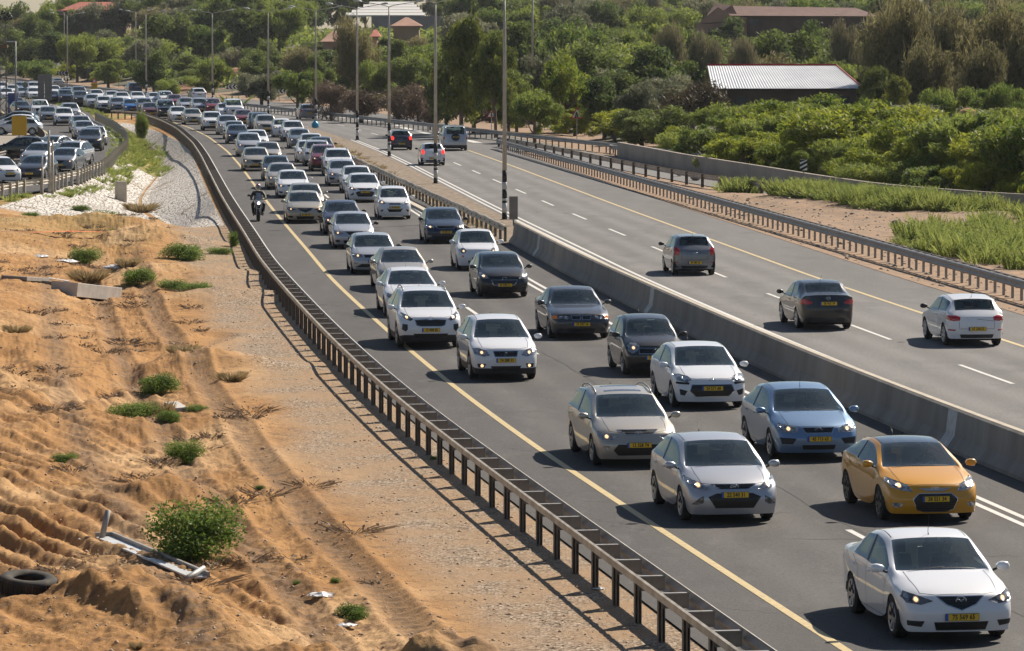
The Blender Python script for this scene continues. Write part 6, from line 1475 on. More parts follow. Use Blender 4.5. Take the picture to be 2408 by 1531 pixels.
def blobs(k,rx,rz,zc,br,rs,flat=.75):
    r=np.random.RandomState(rs); d=r.normal(size=(k,3)); d/=np.linalg.norm(d,axis=1)[:,None]; q=r.rand(k)**.5
    c=d*np.array([rx-br*.6,rx-br*.6,rz-br*.5])*q[:,None]+np.array([0,0,zc]); rr=br*(.6+.7*r.rand(k)); return c,np.stack([rr,rr,rr*flat],1)
def trunkmesh(h,r,spread,rs,limbs=5,z0=.25):
    R_=random.Random(rs); b=MB(); p=[(0,0,-.5)]; x=y=0
    for i in range(1,5): x+=R_.uniform(-.06,.06)*h*.5; y+=R_.uniform(-.06,.06)*h*.5; p.append((x,y,h*.85*i/4))
    b.tube(p,[r*1.25,r,r*.75,r*.5,r*.15],7)
    for k in range(limbs):
        i=R_.choice([1,2,2,3]); q=Vector(p[i]); a=R_.uniform(0,6.28); L_=spread*R_.uniform(.6,1.); e=q+Vector((math.cos(a)*L_,math.sin(a)*L_,h*R_.uniform(.12,.3))); m_=q.lerp(e,.5)+Vector((0,0,-.04*h)); b.tube([q,m_,e],[r*.5,r*.32,r*.08],5)
        for _ in range(2): e2=e+Vector((R_.uniform(-.4,.4),R_.uniform(-.4,.4),R_.uniform(.1,.4)))*spread*.6; b.tube([m_.lerp(e,.5),e2],[r*.2,r*.05],4)
    return b.mesh('trunk',[M['bark']],True)
VAR={}
def variants(kind,n=3):
    if kind in VAR: return VAR[kind]
    out=[]
    for i in range(n):
        rs=hash_(kind)+i*13
        # unit tree: height 1, crown half-width .5
        if kind in('acacia','mid'): c,r=blobs(22,.60,.46,.52,.15,rs); r*=(.55+.9*np.random.RandomState(rs+1).rand(22))[:,None]; V,F=leaves(c,r,9500,.019,3.6,rs,0,.55,.15)
        elif kind=='dark': c,r=blobs(30,.56,.44,.54,.15,rs); r*=(.6+.8*np.random.RandomState(rs+1).rand(30))[:,None]; V,F=leaves(c,r,9000,.027,2.,rs,0,.1,.2)
        elif kind=='olive': c,r=blobs(26,.52,.40,.52,.18,rs); V,F=leaves(c,r,7500,.024,3.,rs,0,.5,.2)
        elif kind in('feather','featherpale'): c,r=blobs(24,.46,.44,.55,.19,rs,1.2); V,F=leaves(c,r,8500,.015,6.5,rs,.0,.75,.1)
        elif kind in('brown','brownd'): c,r=blobs(26,.56,.40,.42,.19,rs); V,F=leaves(c,r,7000,.017,4.,rs,0,.2,.1)
        elif kind=='gum': c,r=blobs(40,.46,.42,.56,.13,rs); V,F=leaves(c,r,9000,.021,2.8,rs,.3,0,.15)
        V[:,2]=np.maximum(V[:,2],.0+.03*np.random.RandomState(rs).rand(len(V)))
        me=npmesh('crown',V,F,[LM[kind]]); out.append((me,trunkmesh(.75,.035 if kind!='gum' else .03,.33,rs)))
    VAR[kind]=out; return out
def hash_(s): return sum(ord(c)*(i+3) for i,c in enumerate(s))%9973
TN={'acacia':'acacia_bush','mid':'broadleaf_tree','dark':'broadleaf_tree','olive':'olive_tree','feather':'tamarisk_tree','featherpale':'tamarisk_tree','brown':'dry_shrub','brownd':'tamarisk_tree','gum':'eucalyptus_tree'}
tc_=[0]
def tree(x,y,z,h,w_,kind,label,cat='tree',group=None):
    tc_[0]+=1; me,tr=variants(kind)[tc_[0]%3]; r=empty(TN[kind],(x,y,z-.15),rnd.uniform(0,6.28)); r.scale=(w_,w_,h); tag(r,label,cat,group)
    link('crown',me,r)
    link('trunk',tr,r)
    return r
def hz(x,y): return float(hill(np.array(x),np.array(y)))
def T(px,ytop,Y,wpx,kind,label,cat='tree',group=None,zb=None):
    p=at(px,ytop,Y); z=hz(p.x,Y) if zb is None else zb; w_=wpx*Y/FV; h=max(1.5,p.z-z); return tree(p.x,Y,z,h*1.03,w_,kind,label,cat,group)
# named ones, from the right
for a in [
 (1625,135,322,170,'brownd','dark brown feathery tree leaning over the left end of the pale tin roof'),(1500,165,326,120,'olive','grey-green olive tree left of the dark brown feathery tree'),
 (1085,28,342,170,'gum','tall eucalyptus with yellow-green top behind the lamp posts'),(1165,70,336,130,'gum','eucalyptus with golden leaves just right of the tallest one'),(1050,95,346,120,'dark','dark dense tree at the left foot of the tall eucalyptus'),(1110,150,350,150,'dark','deep green broad tree in shade below the tall eucalyptus'),(1195,165,350,110,'dark','dark tree just left of the plain wooden pole'),
 (1350,246,342,120,'acacia','bright yellow-green bush right behind the triangular warning sign'),(1255,190,322,130,'mid','dark green bush at the foot of the plain wooden pole'),(1330,122,350,170,'acacia','bright green broad bush crest right of the plain wooden pole'),(1420,170,330,130,'dark','dark shaded tree between the bright crest and the olive tree'),(1350,185,352,120,'acacia','light green bush hanging above the far guardrail'),(1215,175,354,110,'acacia','green bush beside the pole above the merge sign'),
 (1580,58,402,110,'featherpale','pale tan feathery tree behind the dark brown one, left of the barn'),(1660,60,398,110,'featherpale','pale tan feathery tree in front of the brown-roofed barn'),(1745,92,392,100,'featherpale','low pale feathery tree just above the tin roof ridge'),
 (1985,52,398,105,'featherpale','pale feathery tree right of the tin roof ridge'),(1860,60,420,210,'dark','broad dark green tree behind the tin roof, below the barn'),(1920,48,430,120,'dark','dark tree under the right half of the barn roof'),
 (2120,-5,352,230,'feather','huge brown-green feathery tree with visible dark limbs, right of the barn'),(2235,5,345,190,'feather','large feathery tree with a forked bare trunk at the upper right'),(2335,18,350,190,'feather','large feathery tree at the upper right corner'),(2420,35,342,170,'feather','feathery tree cut by the right picture edge'),(2175,95,330,150,'feather','brown feathery tree in front of the huge one'),(2300,110,328,150,'feather','shaded feathery tree behind the green ones on the right'),
 (2065,142,318,110,'gum','glossy golden-green tree touching the right end of the tin roof'),(2110,170,312,90,'gum','glossy green tree right of the tin roof'),(2105,230,300,95,'olive','silvery olive bush right below the tin roof corner'),
 (2235,178,300,120,'mid','rounded blue-green tree left of the darker one on the right'),(2350,172,296,130,'mid','tall yellow-green tree near the right edge'),(2410,190,300,110,'mid','yellow-green tree cut by the right edge'),
 (1460,70,420,250,'mid','wide olive-green spreading tree in the middle of the wood'),(1350,30,450,200,'mid','green tree above the bright bush crest'),(1540,30,455,180,'mid','grey-green tree with bare twigs left of the barn'),(1240,40,440,150,'dark','dark tree behind the top of the wooden pole'),(1390,105,400,130,'mid','fine-leaved green tree right of the wooden pole'),
 (1470,130,380,150,'olive','grey-green bush crest in the middle of the wood'),
 (780,165,398,110,'brown','large dry purple-brown shrub behind the guardrail, left one of three'),(850,178,388,120,'brown','large dry purple-brown shrub in the middle of three'),(935,178,384,120,'brown','large dry purple-brown shrub just left of the orange dirt heap'),(985,172,390,110,'brown','dry brown shrub behind the orange dirt heap'),(1012,232,362,60,'brown','small dry shrub at the right foot of the orange dirt heap'),
 (835,48,490,130,'feather','tall willowy olive tree in front of the pink-walled houses'),(895,120,470,90,'mid','green bush right of the tall willowy tree'),(960,125,465,110,'dark','dark bush left of the tall eucalyptus'),(1000,110,470,90,'mid','green tree behind the dry shrubs on the right'),(925,85,520,90,'dark','dark tree below the hip-roofed house'),
 (700,145,440,110,'mid','green tree above the arrow sign right of the lamp post'),(615,150,470,120,'olive','grey-green bush behind the dry reddish scrub'),(740,120,470,90,'dark','dark tree left of the tall willowy tree'),
 (180,60,650,100,'mid','light green tree in front of the red-roofed house'),(255,128,600,100,'mid','round green tree beside the sandy cut'),(90,130,640,95,'mid','green bush by the farthest lamp posts'),(250,55,690,90,'olive','grey olive tree at the right corner of the red-roofed house'),(360,115,520,110,'dark','dark broad tree right of the sandy cut'),(400,175,500,70,'mid','small bright bush at the left end of the dirt heaps'),(500,120,540,90,'mid','bright green tree behind the lamp post above the dirt heaps'),
 (400,20,760,200,'feather','big brown-green feathery tree right of the red-roofed house'),(480,30,740,150,'feather','big feathery tree behind the third median lamp post from the left'),(340,75,640,110,'olive','olive tree behind the pair of lamp posts'),(70,30,760,110,'dark','dark tree left of the red-roofed house')]:
    T(*a)
# the wood behind: rows of trees one can no longer tell apart
CAP=[(120,310,790,66),(735,900,640,108),(800,1010,900,80),(905,1000,650,80),(1640,2075,600,58),(1690,2055,385,232)]
def capy(px,w_,Y,yt):
    for a,b_,Yb,c_ in CAP:
        if Y<Yb-2 and px+w_/2>a and px-w_/2<b_: yt=max(yt,c_+rnd.uniform(0,6))
    return yt
KL={'dark':'dark green','mid':'mid green','olive':'grey-green','feather':'brownish feathery','featherpale':'pale feathery'}
REG=[(110,'at the left edge behind the lattice mast'),(310,'round the red-roofed house'),(460,'right of the red-roofed house'),(620,'above the dirt heaps'),(760,'above the grey estate car'),(900,'round the pinkish houses'),(1060,'round the white metal roofs'),(1250,'behind the tall eucalyptus'),(1400,'right of the wooden pole'),(1560,'left of the barn'),(1700,'at the gable end of the barn'),(1880,'between tin roof and barn'),(2060,'under the right half of the barn'),(2240,'behind the huge feathery tree'),(2500,'in the upper right corner')]
ORD=['nearest','second nearest','third nearest','fourth nearest','fifth nearest','sixth nearest','seventh nearest','eighth nearest','ninth nearest','tenth nearest','eleventh nearest','twelfth nearest']+['%s nearest'%q_ for q_ in 'thirteenth fourteenth fifteenth sixteenth seventeenth eighteenth nineteenth twentieth'.split()]
cnt_={}
for Y in (352,372,396,425,460,500,545,600,660,730,800,850,935):
    step=4.6*FV/Y if Y<500 else 5.8*FV/Y; px=-40+rnd.uniform(0,step)
    while px<2460:
        p=at(px,300,Y); gx=g1(min(Y,800)) if Y<790 else -999
        if p.x>gx+ (11 if Y<500 else 9):
            k=rnd.choices(['dark','mid','olive','feather','featherpale'],[5,4,2,3 if px<600 or px>1900 else 1,.6])[0]
            h=rnd.uniform(4.4,7.4)+(3.2 if Y>640 else 0)+(3 if Y>820 else 0); w_=rnd.uniform(5.5,8.5)+(2.5 if Y>640 else 0); z=hz(p.x,Y)
            top=56.4-(z+h-9.3)*FV/Y; wp_=w_*FV/Y
            t2=capy(px,wp_,Y,top); 
            if t2>top: h=9.3-(t2-56.4)*Y/FV-z
            near_g=(Y<470 and 560<px<1010)
            if h>1.6 and not near_g:
                rg=[n_ for e_,n_ in REG if px<e_][0]; c_=cnt_.get((rg,k),0); cnt_[(rg,k)]=c_+1
                tree(p.x,Y+rnd.uniform(-6,6),z,h,w_ if h>3 else w_*.6,k,'%s %s tree of the wood %s'%(ORD[min(c_,19)],KL[k],rg),'tree','trees of the dense wood')
        px+=step*rnd.uniform(.75,1.2)
# bushes behind the concrete wall: two rows
lab=0
POS=['%s'%q for q in 'first second third fourth fifth sixth seventh eighth ninth tenth eleventh twelfth thirteenth fourteenth fifteenth sixteenth seventeenth eighteenth nineteenth twentieth twenty-first twenty-second twenty-third twenty-fourth twenty-fifth twenty-sixth twenty-seventh twenty-eighth twenty-ninth thirtieth'.split()]
POS_=['first','second','third','fourth','fifth','sixth','seventh','eighth','ninth','tenth','eleventh','twelfth','thirteenth','fourteenth','fifteenth','sixteenth']
wpp=resample(WAp,1.0); 
for row,(off,hs,kinds,step) in enumerate([(3.4,(1.9,3.5),['acacia','acacia','mid'],3.4),(7.4,(2.6,4.6),['acacia','acacia','mid'],4.0),(12.,(3.0,5.0),['acacia','acacia','mid'],4.6),(17.5,(3.2,4.4),['olive','olive','acacia'],5.0),(24.,(3.0,4.0),['olive','mid','olive'],5.5)]):
    s=0;k=0
    for i in range(1,len(wpp)):
        s+=(wpp[i]-wpp[i-1]).length
        if s>=step:
            s=0; d=(wpp[i]-wpp[i-1]).normalized(); nrm=Vector((-d.y,d.x,0)); q=wpp[i]+nrm*(off+rnd.uniform(-.8,.8)); kk=rnd.choice(kinds); k+=1; h=rnd.uniform(*hs)*(1+.35*(i/len(wpp)) if row in(1,2) else 1)*(1 if row else (.7+.3*min(1,i/20)))
            lbl='%s %s-green bush from the left in the %s row behind the concrete wall'%(POS[min(k-1,29)],{'acacia':'yellow','mid':'plain','olive':'silvery'}[kk],['front','second','third','fourth','back'][row])
            tree(q.x,q.y,hz(q.x,q.y)-.1,h,h*rnd.uniform(1.15,1.75),kk,lbl,'bush','bushes behind the concrete wall')
# bushes down to the outer guardrail further left
for i,Y in enumerate(rng(300,345,7)): 
    x=g1(Y)+rnd.uniform(3.5,6); px_=1203.5+x/Y*FV
    if abs(px_-1356)<75 or abs(px_-1155)<55: continue
    tree(x,Y,hz(x,Y),rnd.uniform(2.6,3.6),rnd.uniform(4,5.5),rnd.choice(['acacia','dark','mid']),'%s bush from the right hugging the outer guardrail below the warning signs'%POS[i],'bush','bushes hugging the outer guardrail')
for i,Y in enumerate(rng(352,440,9)):
    x=g1(Y)+rnd.uniform(3.5,8); h=rnd.uniform(1.3,2.4); tree(x,Y,hz(x,Y),h,h*1.9,'brown','%s dry brown scrub bush from the right along the verge by the dirt heaps'%POS[i],'bush','dry scrub along the outer verge')
for i,Y in enumerate(rng(455,700,16)):
    x=g1(Y)+rnd.uniform(4,8); tree(x,Y,hz(x,Y),rnd.uniform(1.6,3.6),rnd.uniform(4,6.5),rnd.choice(['mid','dark','olive','acacia']),'%s bush from the right beyond the arrow signs on the far bend'%POS[i],'bush','bushes beyond the arrow signs')
# dirt heaps
def heap(px,py,w_,h,label,dy=0):
    p=G(px,py); n=26; vv=[];ff=[]; 
    for i in range(n):
        for k in range(n):
            x=(k/(n-1)-.5)*w_*1.3; y=(i/(n-1)-.5)*w_*1.1; r_=math.hypot(x/(w_*.5),y/(w_*.45)); z=h*max(0,math.exp(-r_*r_*1.8)-.03); z*=1+.35*float(fbm(np.array(x*.9+px),np.array(y*.9),4,3)); vv.append((x,y,z-.15))
    for i in range(n-1):
        for k in range(n-1): ff.append((i*n+k,i*n+k+1,(i+1)*n+k+1,(i+1)*n+k))
    z=hz(p.x,p.y) if p.x>g1(min(p.y,800)) else 0
    o=link('dirt_heap',mesh('dirt_heap',vv,ff,[M['heap']],True),None,None,(p.x,p.y,z)); tag(o,label,'dirt heap','dirt heaps by the road')
M['heap']=mat('orange_soil',(.42,.21,.11),.95,col2=(.28,.15,.09),scale=1.2,bump=.7,bscale=4,dist=.2)
heap(965,247,5.6,2.7,'tall orange dirt heap behind the outer guardrail among dry shrubs'); heap(450,213,6.0,1.9,'low dirt heap partly overgrown, left one of the pair by the arrow signs'); heap(560,214,9.0,2.5,'wide brown dirt heap with a pale post stuck in it'); heap(300,192,5,4.0,'sandy cut bank between green trees on the far bend')
p=G(2270,340,0); p=at(2275,300,262); o=link('dirt_heap',bpy.data.objects['dirt_heap'].data,None,None,(p.x,262,1.4)); o.scale=(.8,.8,1.1); tag(o,'brown dirt mound showing between bushes on the right','dirt heap','dirt heaps by the road')
p=at(548,200,482); o=MB().tube([(0,0,0),(.5,0,1.1)],.10,6).obj('broken_post',[M['conctop']],None,False,(p.x,478,2.0)); tag(o,'pale broken post sticking out of the wide dirt heap','post')
# ---------------------------------------------------------------- buildings
M['tin']=mat('corrugated_tin',(.50,.52,.54),.45,.3,col2=(.40,.42,.45),scale=.5); M['redtile']=mat('red_roof_tiles',(.42,.12,.075),.85,col2=(.30,.085,.055),scale=1.,bump=.5,bscale=6,dist=.1); M['browntile']=mat('brown_roof_tiles',(.16,.085,.065),.9,col2=(.11,.06,.05),scale=.8); M['ochre']=mat('ochre_wall',(.34,.25,.16),.9,col2=(.27,.20,.135),scale=.4); M['pinkwall']=mat('pink_wall',(.42,.24,.17),.9,col2=(.33,.19,.14),scale=.3); M['greywall']=mat('grey_wall',(.28,.26,.26),.9,col2=(.22,.2,.2),scale=.3); M['dkwin']=mat('window_glass_dark',(.05,.06,.07),.15); M['browndk']=mat('brown_block_wall',(.12,.075,.055),.9,col2=(.08,.05,.04),scale=.6)
def corrugated(x0,x1,y0,z0,y1,z1,pitch,amp,m,name,par,sk=0.):
    n=int((x1-x0)/(pitch/4)); vv=[];ff=[]
    for i in range(n+1):
        t=i/n; a=amp*math.sin(i*math.pi/2)
        xa=lerp(x0,x1,t); xb=lerp(x0,x1-sk,t)
        vv+=[(xa,y0,z0+a),(xb,y1,z1+a)]
        if i: ff.append((2*i-2,2*i,2*i+1,2*i-1))
    return link(name,mesh(name,vv,ff,[m]),par)
Yh=352.; a_=at(1700,208,Yh); b_=at(2028,208,Yh); r_=at(1700,154,Yh+8); r2=at(1965,154,Yh+8); zg0=.3
r=empty('tin_shed',(a_.x,Yh,zg0),0); tag(r,'long low shed with a pale corrugated tin roof and dark walls among the bushes','shed'); W_=b_.x-a_.x; zr=a_.z-zg0; zt=r_.z-zg0
corrugated(-1,W_,-.5,zr,8,zt,.24,.018,M['tin'],'roof',r,sk=b_.x-r2.x-.0); corrugated(-1,W_-(b_.x-r2.x),8,zt,16,zr,.24,.018,M['tin'],'rear_roof',r)
b=MB().box(-.5,W_-.6,0,15.5,-1,zr-.15); b.add([(W_-.6,0,zr-.15),(W_-.6,15.5,zr-.15),(W_-.6-(b_.x-r2.x)*.9,7.8,zt-.25)],[(0,1,2)]); b.obj('wall',[M['browndk']],r)
b=MB().tube([(-1,8,zt+.04),(W_-(b_.x-r2.x),8,zt+.04)],.09,5); b.tube([(W_-(b_.x-r2.x)+.02,8,zt+.02),(W_+.02,-.5,zr+.02)],.07,5); b.obj('ridge_trim',[M['signred']],r)
for x in rng(1.2,W_-2,6): MB().box(x,x+.9,-.03,.0,zr-1.6,zr-.7).obj('window',[M['dkwin']],r)
# barn on the rise
Yb=600.; z0=at(1800,58,Yb).z-3; A=at(1700,36,Yb); B=at(2068,40,Yb); zt=at(1780,14,Yb+6).z; ze=at(1900,37,Yb).z
r=empty('brown_roofed_barn',(A.x,Yb,z0),0); tag(r,'long barn with a brown tiled roof and a pinkish gable wall on the rise','barn'); W_=B.x-A.x
b=MB().box(0,W_-1,0,12,-3,ze-z0); b.add([(0,0,ze-z0),(0,12,ze-z0),(0,6,zt-z0)],[(0,2,1)]); b.obj('wall',[M['browndk']],r)
MB().box(-.2,3.4,-.3,.05,-3,ze-z0-.2).obj('gable_wall',[M['pinkwall']],r); MB().add([(-3.2,-.6,ze-z0-1.2),(2.6,-.7,ze-z0-1.0),(1.4,2,zt-z0+.1),(-1.0,5.8,zt-z0+.3)],[(0,1,2,3)]).add([(-4,-.5,-3),(2.8,-.5,-3),(2.8,-.5,ze-z0-1.1),(-.8,-.5,zt-z0-.2),(-4,-.5,ze-z0-1.4)],[(0,1,2,3,4)],1).obj('gable_end',[M['browntile'],M['pinkwall']],r)
MB().add([(-.5,-.6,ze-z0),(W_,-.6,ze-z0-.1),(W_-3,6,zt-z0-.3),(1,6,zt-z0),(-.5,12.6,ze-z0),(W_,12.6,ze-z0-.1)],[(0,1,2,3),(3,2,5,4),(1,5,2)]).obj('roof',[M['browntile']],r)
for x in rng(4,W_-3,9): MB().box(x,x+1.2,-.04,.0,ze-z0-1.3,ze-z0-.5).obj('window',[M['dkwin']],r)
def hiproof(px0,px1,ye,yt,yb,Y,d,label,wall,roof,name,ridge=.35,wins=(),oh=.5):
    A=at(px0,ye,Y);B=at(px1,ye,Y); zt=at(px0,yt,Y+d/2).z; zb=at(px0,yb,Y).z; W_=B.x-A.x; r=empty(name,(A.x,Y,zb),0); tag(r,label,'house','houses in the wood'); ze=A.z-zb; zt-=zb
    MB().box(oh,W_-oh,oh,d-oh,-5,ze).obj('wall',[M[wall]],r); i=W_*(1-ridge)/2
    MB().add([(0,0,ze),(W_,0,ze),(W_,d,ze),(0,d,ze),(i,d/2,zt),(W_-i,d/2,zt)],[(0,1,5,4),(1,2,5),(2,3,4,5),(3,0,4)]).add([(0,0,ze-.12),(W_,0,ze-.12),(W_,0,ze-.002),(0,0,ze-.002)],[(0,1,2,3)]).obj('roof',[M[roof]],r)
    for (a,b_,z,hh) in wins: MB().box(W_*a,W_*b_,oh-.06,oh-.005,z,z+hh).obj('window',[M['dkwin']],r)
    return r
hiproof(132,302,25,5,58,800,11,'two-storey ochre house with a red hipped tile roof at the upper left','ochre','redtile','red_roofed_house',.42,[(.14,.17,1.0,1.5),(.30,.35,1.0,1.5),(.58,.66,1.4,.8),(.84,.90,.7,1.4)])
hiproof(917,992,61,41,75,650,8,'small house with a tan hipped roof in front of the white metal roofs','ochre','pinkwall','tan_roofed_house',.1)
hiproof(752,812,98,72,104,640,9,'pinkish house with a steep gable left of the tall willowy tree','pinkwall','pinkwall','pink_house',.05); hiproof(868,893,86,70,102,645,8,'house with a faded red roof edge right of the tall willowy tree','pinkwall','redtile','red_edged_house',.3)
A=at(808,30,900);B=at(1040,30,900); r=empty('large_hall',(A.x,900,A.z),0); tag(r,'large grey hall with stepped white metal roof strips at the top of the picture','building'); W_=B.x-A.x
MB().box(W_*.28,W_,0,14,-7,-.75).obj('wall',[M['greywall']],r)
for i in range(5): x0=W_*(.02+.09*i*.6); MB().add([(x0,i*3.,i*.62-.55),(W_*(.82-.03*i),i*3.,i*.62-.55),(W_*(.82-.03*i),i*3.+2.4,i*.62+.0),(x0,i*3.+2.4,i*.62+.0),(x0,i*3.,i*.62-.85),(W_*(.82-.03*i),i*3.,i*.62-.85)],[(0,1,2,3),(4,5,1,0)]).obj('roof_strip',[M['ww']],r)
# ---------------------------------------------------------------- low plants
def bladeplant(n,h,spread,rs,wd=.012,curve=.5,leafy=0.):
    r=np.random.RandomState(rs); a=r.rand(n)*6.28; rr=spread*np.sqrt(r.rand(n))*.45; x0=rr*np.cos(a); y0=rr*np.sin(a); hh=h*(.45+.6*r.rand(n)); le=spread*(.2+.8*r.rand(n))*curve; x1=x0+le*np.cos(a+r.normal(size=n)*.4); y1=y0+le*np.sin(a+r.normal(size=n)*.4); t=r.rand(n)*6.28; cx,cy=np.cos(t)*wd,np.sin(t)*wd; z=np.zeros(n)
    V=np.stack([np.stack([x0-cx,y0-cy,z],1),np.stack([x0+cx,y0+cy,z],1),np.stack([(x0+x1)/2+cx*1.5,(y0+y1)/2+cy*1.5,hh*.65],1),np.stack([x1,y1,hh],1)],1).reshape(-1,3); F=np.arange(4*n).reshape(-1,4)
    if leafy:
        m_=int(n*leafy); k=r.randint(0,n,m_); tt=.25+.75*r.rand(m_); c=np.stack([x0[k]+(x1-x0)[k]*tt,y0[k]+(y1-y0)[k]*tt,hh[k]*tt],1)+r.normal(size=(m_,3))*.03; d=r.normal(size=(m_,3)); d/=np.linalg.norm(d,axis=1)[:,None]; e=np.cross(d,r.normal(size=(m_,3))); e/=np.linalg.norm(e,axis=1)[:,None]; s=(.022+.03*r.rand(m_))[:,None]
        V2=np.stack([c-d*s,c+e*s*.6,c+d*s,c-e*s*.6],1).reshape(-1,3); F=np.concatenate([F,np.arange(4*m_).reshape(-1,4)+len(V)]); V=np.concatenate([V,V2])
    return V,F
# mass of green plants on the verge between the carriageway and the joining ramp
Vs=[];Fs=[];nb=0; R2=random.Random(5); cnt=0
for _ in range(9000):
    Y=R2.uniform(128,226); a=yl(Y)+20.9; bx=g3x(Y)+.5 if Y>186 else 35+(186-Y)*.7; t=R2.uniform(.12,.97); x=a+(bx-a)*t
    if x>.135*Y+2: continue
    dens=float(fbm(np.array(x*.12),np.array(Y*.10),3,11))+.5; 
    # green band hugging the ramp and widening to the right
    tb=.80-.62*float(smooth(np.array((212-Y)/45.)))
    if t<tb+.22*(R2.random()-.5) or dens+.35*float(fbm(np.array(x*.6),np.array(Y*.35),2,31))<.37: continue
    if cnt>=1250: break
    V,F=bladeplant(60,R2.uniform(.3,1.1),R2.uniform(.6,1.5),cnt,.016,.5,5.); V=V+np.array([x,Y,zg(x,Y)-.03]); Vs.append(V); Fs.append(F+nb); nb+=len(V); cnt+=1
o=link('verge_plants',npmesh('verge_plants',np.concatenate(Vs),np.concatenate(Fs),[LM['verge']])); tag(o,'mass of fresh green plants on the verge between guardrail and ramp','plants',kind='stuff')
# green weeds on the sand: each its own
WM=[]
for i in range(4):
    c,r=blobs(24,.80,.60,.42,.36,70+i,.85); r*=(.5+.8*np.random.RandomState(i).rand(24))[:,None]; V,F=leaves(c,r,8000,.036,1.9,70+i,0,.25,.1); V2,F2=bladeplant(60,1.05,1.3,70+i,.007,.8,3.)
    V[:,2]=np.abs(V[:,2]); WM.append(npmesh('weed',V,F,[LM['weed']]))
DM=[]
for i in range(3): V,F=bladeplant(420,1.,.9,90+i,.008,.75); DM.append(npmesh('dry_tuft',V,F,[LM['drygrass']]))
def weed(px,py,wpx,hpx,label,dry=0,k=[0]):
    k[0]+=1; p=onsand(px,py); s=p.y/FV; o=link('dry_tuft' if dry else 'weed_bush',(DM if dry else WM)[k[0]%3],None,None,p-Vector((0,0,.03)),(0,0,k[0])); o.scale=(wpx*s*(.55 if dry else .78),wpx*s*(.55 if dry else .78),hpx*s*(1 if dry else 1.08)); tag(o,label,'plant','dry tufts on the sand' if dry else 'green weeds on the sand'); return o
for a in [(445,1312,215,120,'largest leafy green bush on the sand above the fallen sign'),(372,925,90,48,'green weed on the crest, above the square pale tile'),(310,975,110,38,'low wide green weed left of the dry stalks'),(440,1085,90,45,'rounded green weed at the lower end of the diagonal line of weeds'),(400,1018,55,30,'small green weed just below the dry stalks'),(465,968,50,22,'sprawling small weed right of the square pale tile'),(148,1075,60,20,'small dark green weed alone on the furrows'),
  (325,676,75,38,'green weed right of the white sack'),(455,655,80,26,'bright low green weed between two others near the gully mouth'),(410,660,70,24,'pale green weed left of the bright low one'),(430,610,95,38,'bright grass patch below the stone slope'),(255,525,75,32,'green weed at the foot of the left stone slope'),(195,620,75,34,'scrubby green weed amid dry stalks on the upper left'),(190,497,45,16,'small green weed at the upper rim of the sand'),(70,512,45,14,'small weed near the upper left rim of the sand'),(520,598,60,16,'low green weed beside the guardrail shadow'),
  (825,1455,75,38,'green weed beside a torn white scrap near the bottom edge'),(700,1369,22,12,'tiny green weed, left one of two above the white bag'),(786,1373,24,14,'tiny green weed, right one of two above the white bag'),(612,1150,26,10,'tiny bright weed in the wheel tracks'),(1020,1080,20,12,'tiny weed under the near guardrail'),(550,580,24,32,'yellowish tuft against the guardrail at the end of the stone slope'),(270,560,60,26,'grey-green low shrub on the orange ridge')]:
    weed(*a)
for a in [(430,840,90,34,'dead brush with bare twigs in the middle of the sand'),(385,985,60,45,'dry grey stalks among the diagonal line of weeds'),(545,860,80,28,'dark dry brush above the wheel tracks'),(40,785,80,26,'dry brush at the left edge of the sand'),(210,660,110,34,'tangle of dry stalks on the upper left sand'),(330,500,90,26,'dry brown tufts in the gully mouth'),(300,640,70,26,'dry stalks left of the green weed'),(320,1465,40,22,'dry straw tuft in the hollow of the near sand ridge')]:
    weed(*a,dry=1)
# ditch plants, bush, palm-like shrub on the median
def gweed(px,py,z,wpx,hpx,me_,label,name,cat='bush'):
    p=G(px,py,z); s=p.y/FV; o=link(name,me_,None,None,p,(0,0,px)); o.scale=(wpx*s*.55,wpx*s*.55,hpx*s); tag(o,label,cat); return o
c,r=blobs(22,.8,.5,.5,.26,33,1.3); V,F=leaves(c,r,6500,.028,4.5,33,0,1.,.1); V[:,2]=np.abs(V[:,2]); tall=npmesh('reed',V,F,[LM['mid']])
gweed(334,326,-.5,46,56,tall,'tall rounded green reed bush standing in the grassy ditch','reed_bush')
V,F=bladeplant(60,1.,1.3,34,.05,1.0,0); 
gweed(549,256,0,46,34,npmesh('spiky',V,F,[LM['mid']]),'spiky dark shrub growing on the median left of a lamp post','spiky_shrub')
Vs=[];Fs=[];nb=0
for i in range(260):
    Y=R2.uniform(262,372); l_,f_=np.interp(Y,DY,DL),np.interp(Y,DY,DF); x=R2.uniform(l_-.6,f_+.8)
    if Y<286 and x>l_+1.2: continue
    V,F=bladeplant(60,R2.uniform(.2,.45),.7,i,.012,.6,.6); V=V+np.array([x,Y,zl(x,Y)-.02]); Vs.append(V);Fs.append(F+nb);nb+=len(V)
for i in range(150):
    k=R2.randint(1,len(SLR)-2); p=SLR[k]; d=(SLR[k+1]-SLR[k-1]).normalized(); q=p+Vector((d.y,-d.x,0))*(-R2.uniform(.3,1.3))
    if terr_ok if False else (q-p).length<0: continue
    V,F=bladeplant(50,R2.uniform(.2,.5),.6,i+500,.012,.6,1.); V=V+np.array([q.x,q.y,zl(q.x,q.y)-.02]); Vs.append(V);Fs.append(F+nb);nb+=len(V)
o=link('ditch_grass',npmesh('ditch_grass',np.concatenate(Vs),np.concatenate(Fs),[LM['verge']])); tag(o,'yellow-green grass growing in the ditch beside the slip road','grass',kind='stuff')
Vs=[];Fs=[];nb=0
for i in range(170):
    Y=R2.uniform(176,400); x=yl(Y)+R2.uniform(8.3,9.0); V,F=bladeplant(26,R2.uniform(.10,.32),.5,i,.012,.6); V=V+np.array([x,Y,.03]); Vs.append(V);Fs.append(F+nb);nb+=len(V)
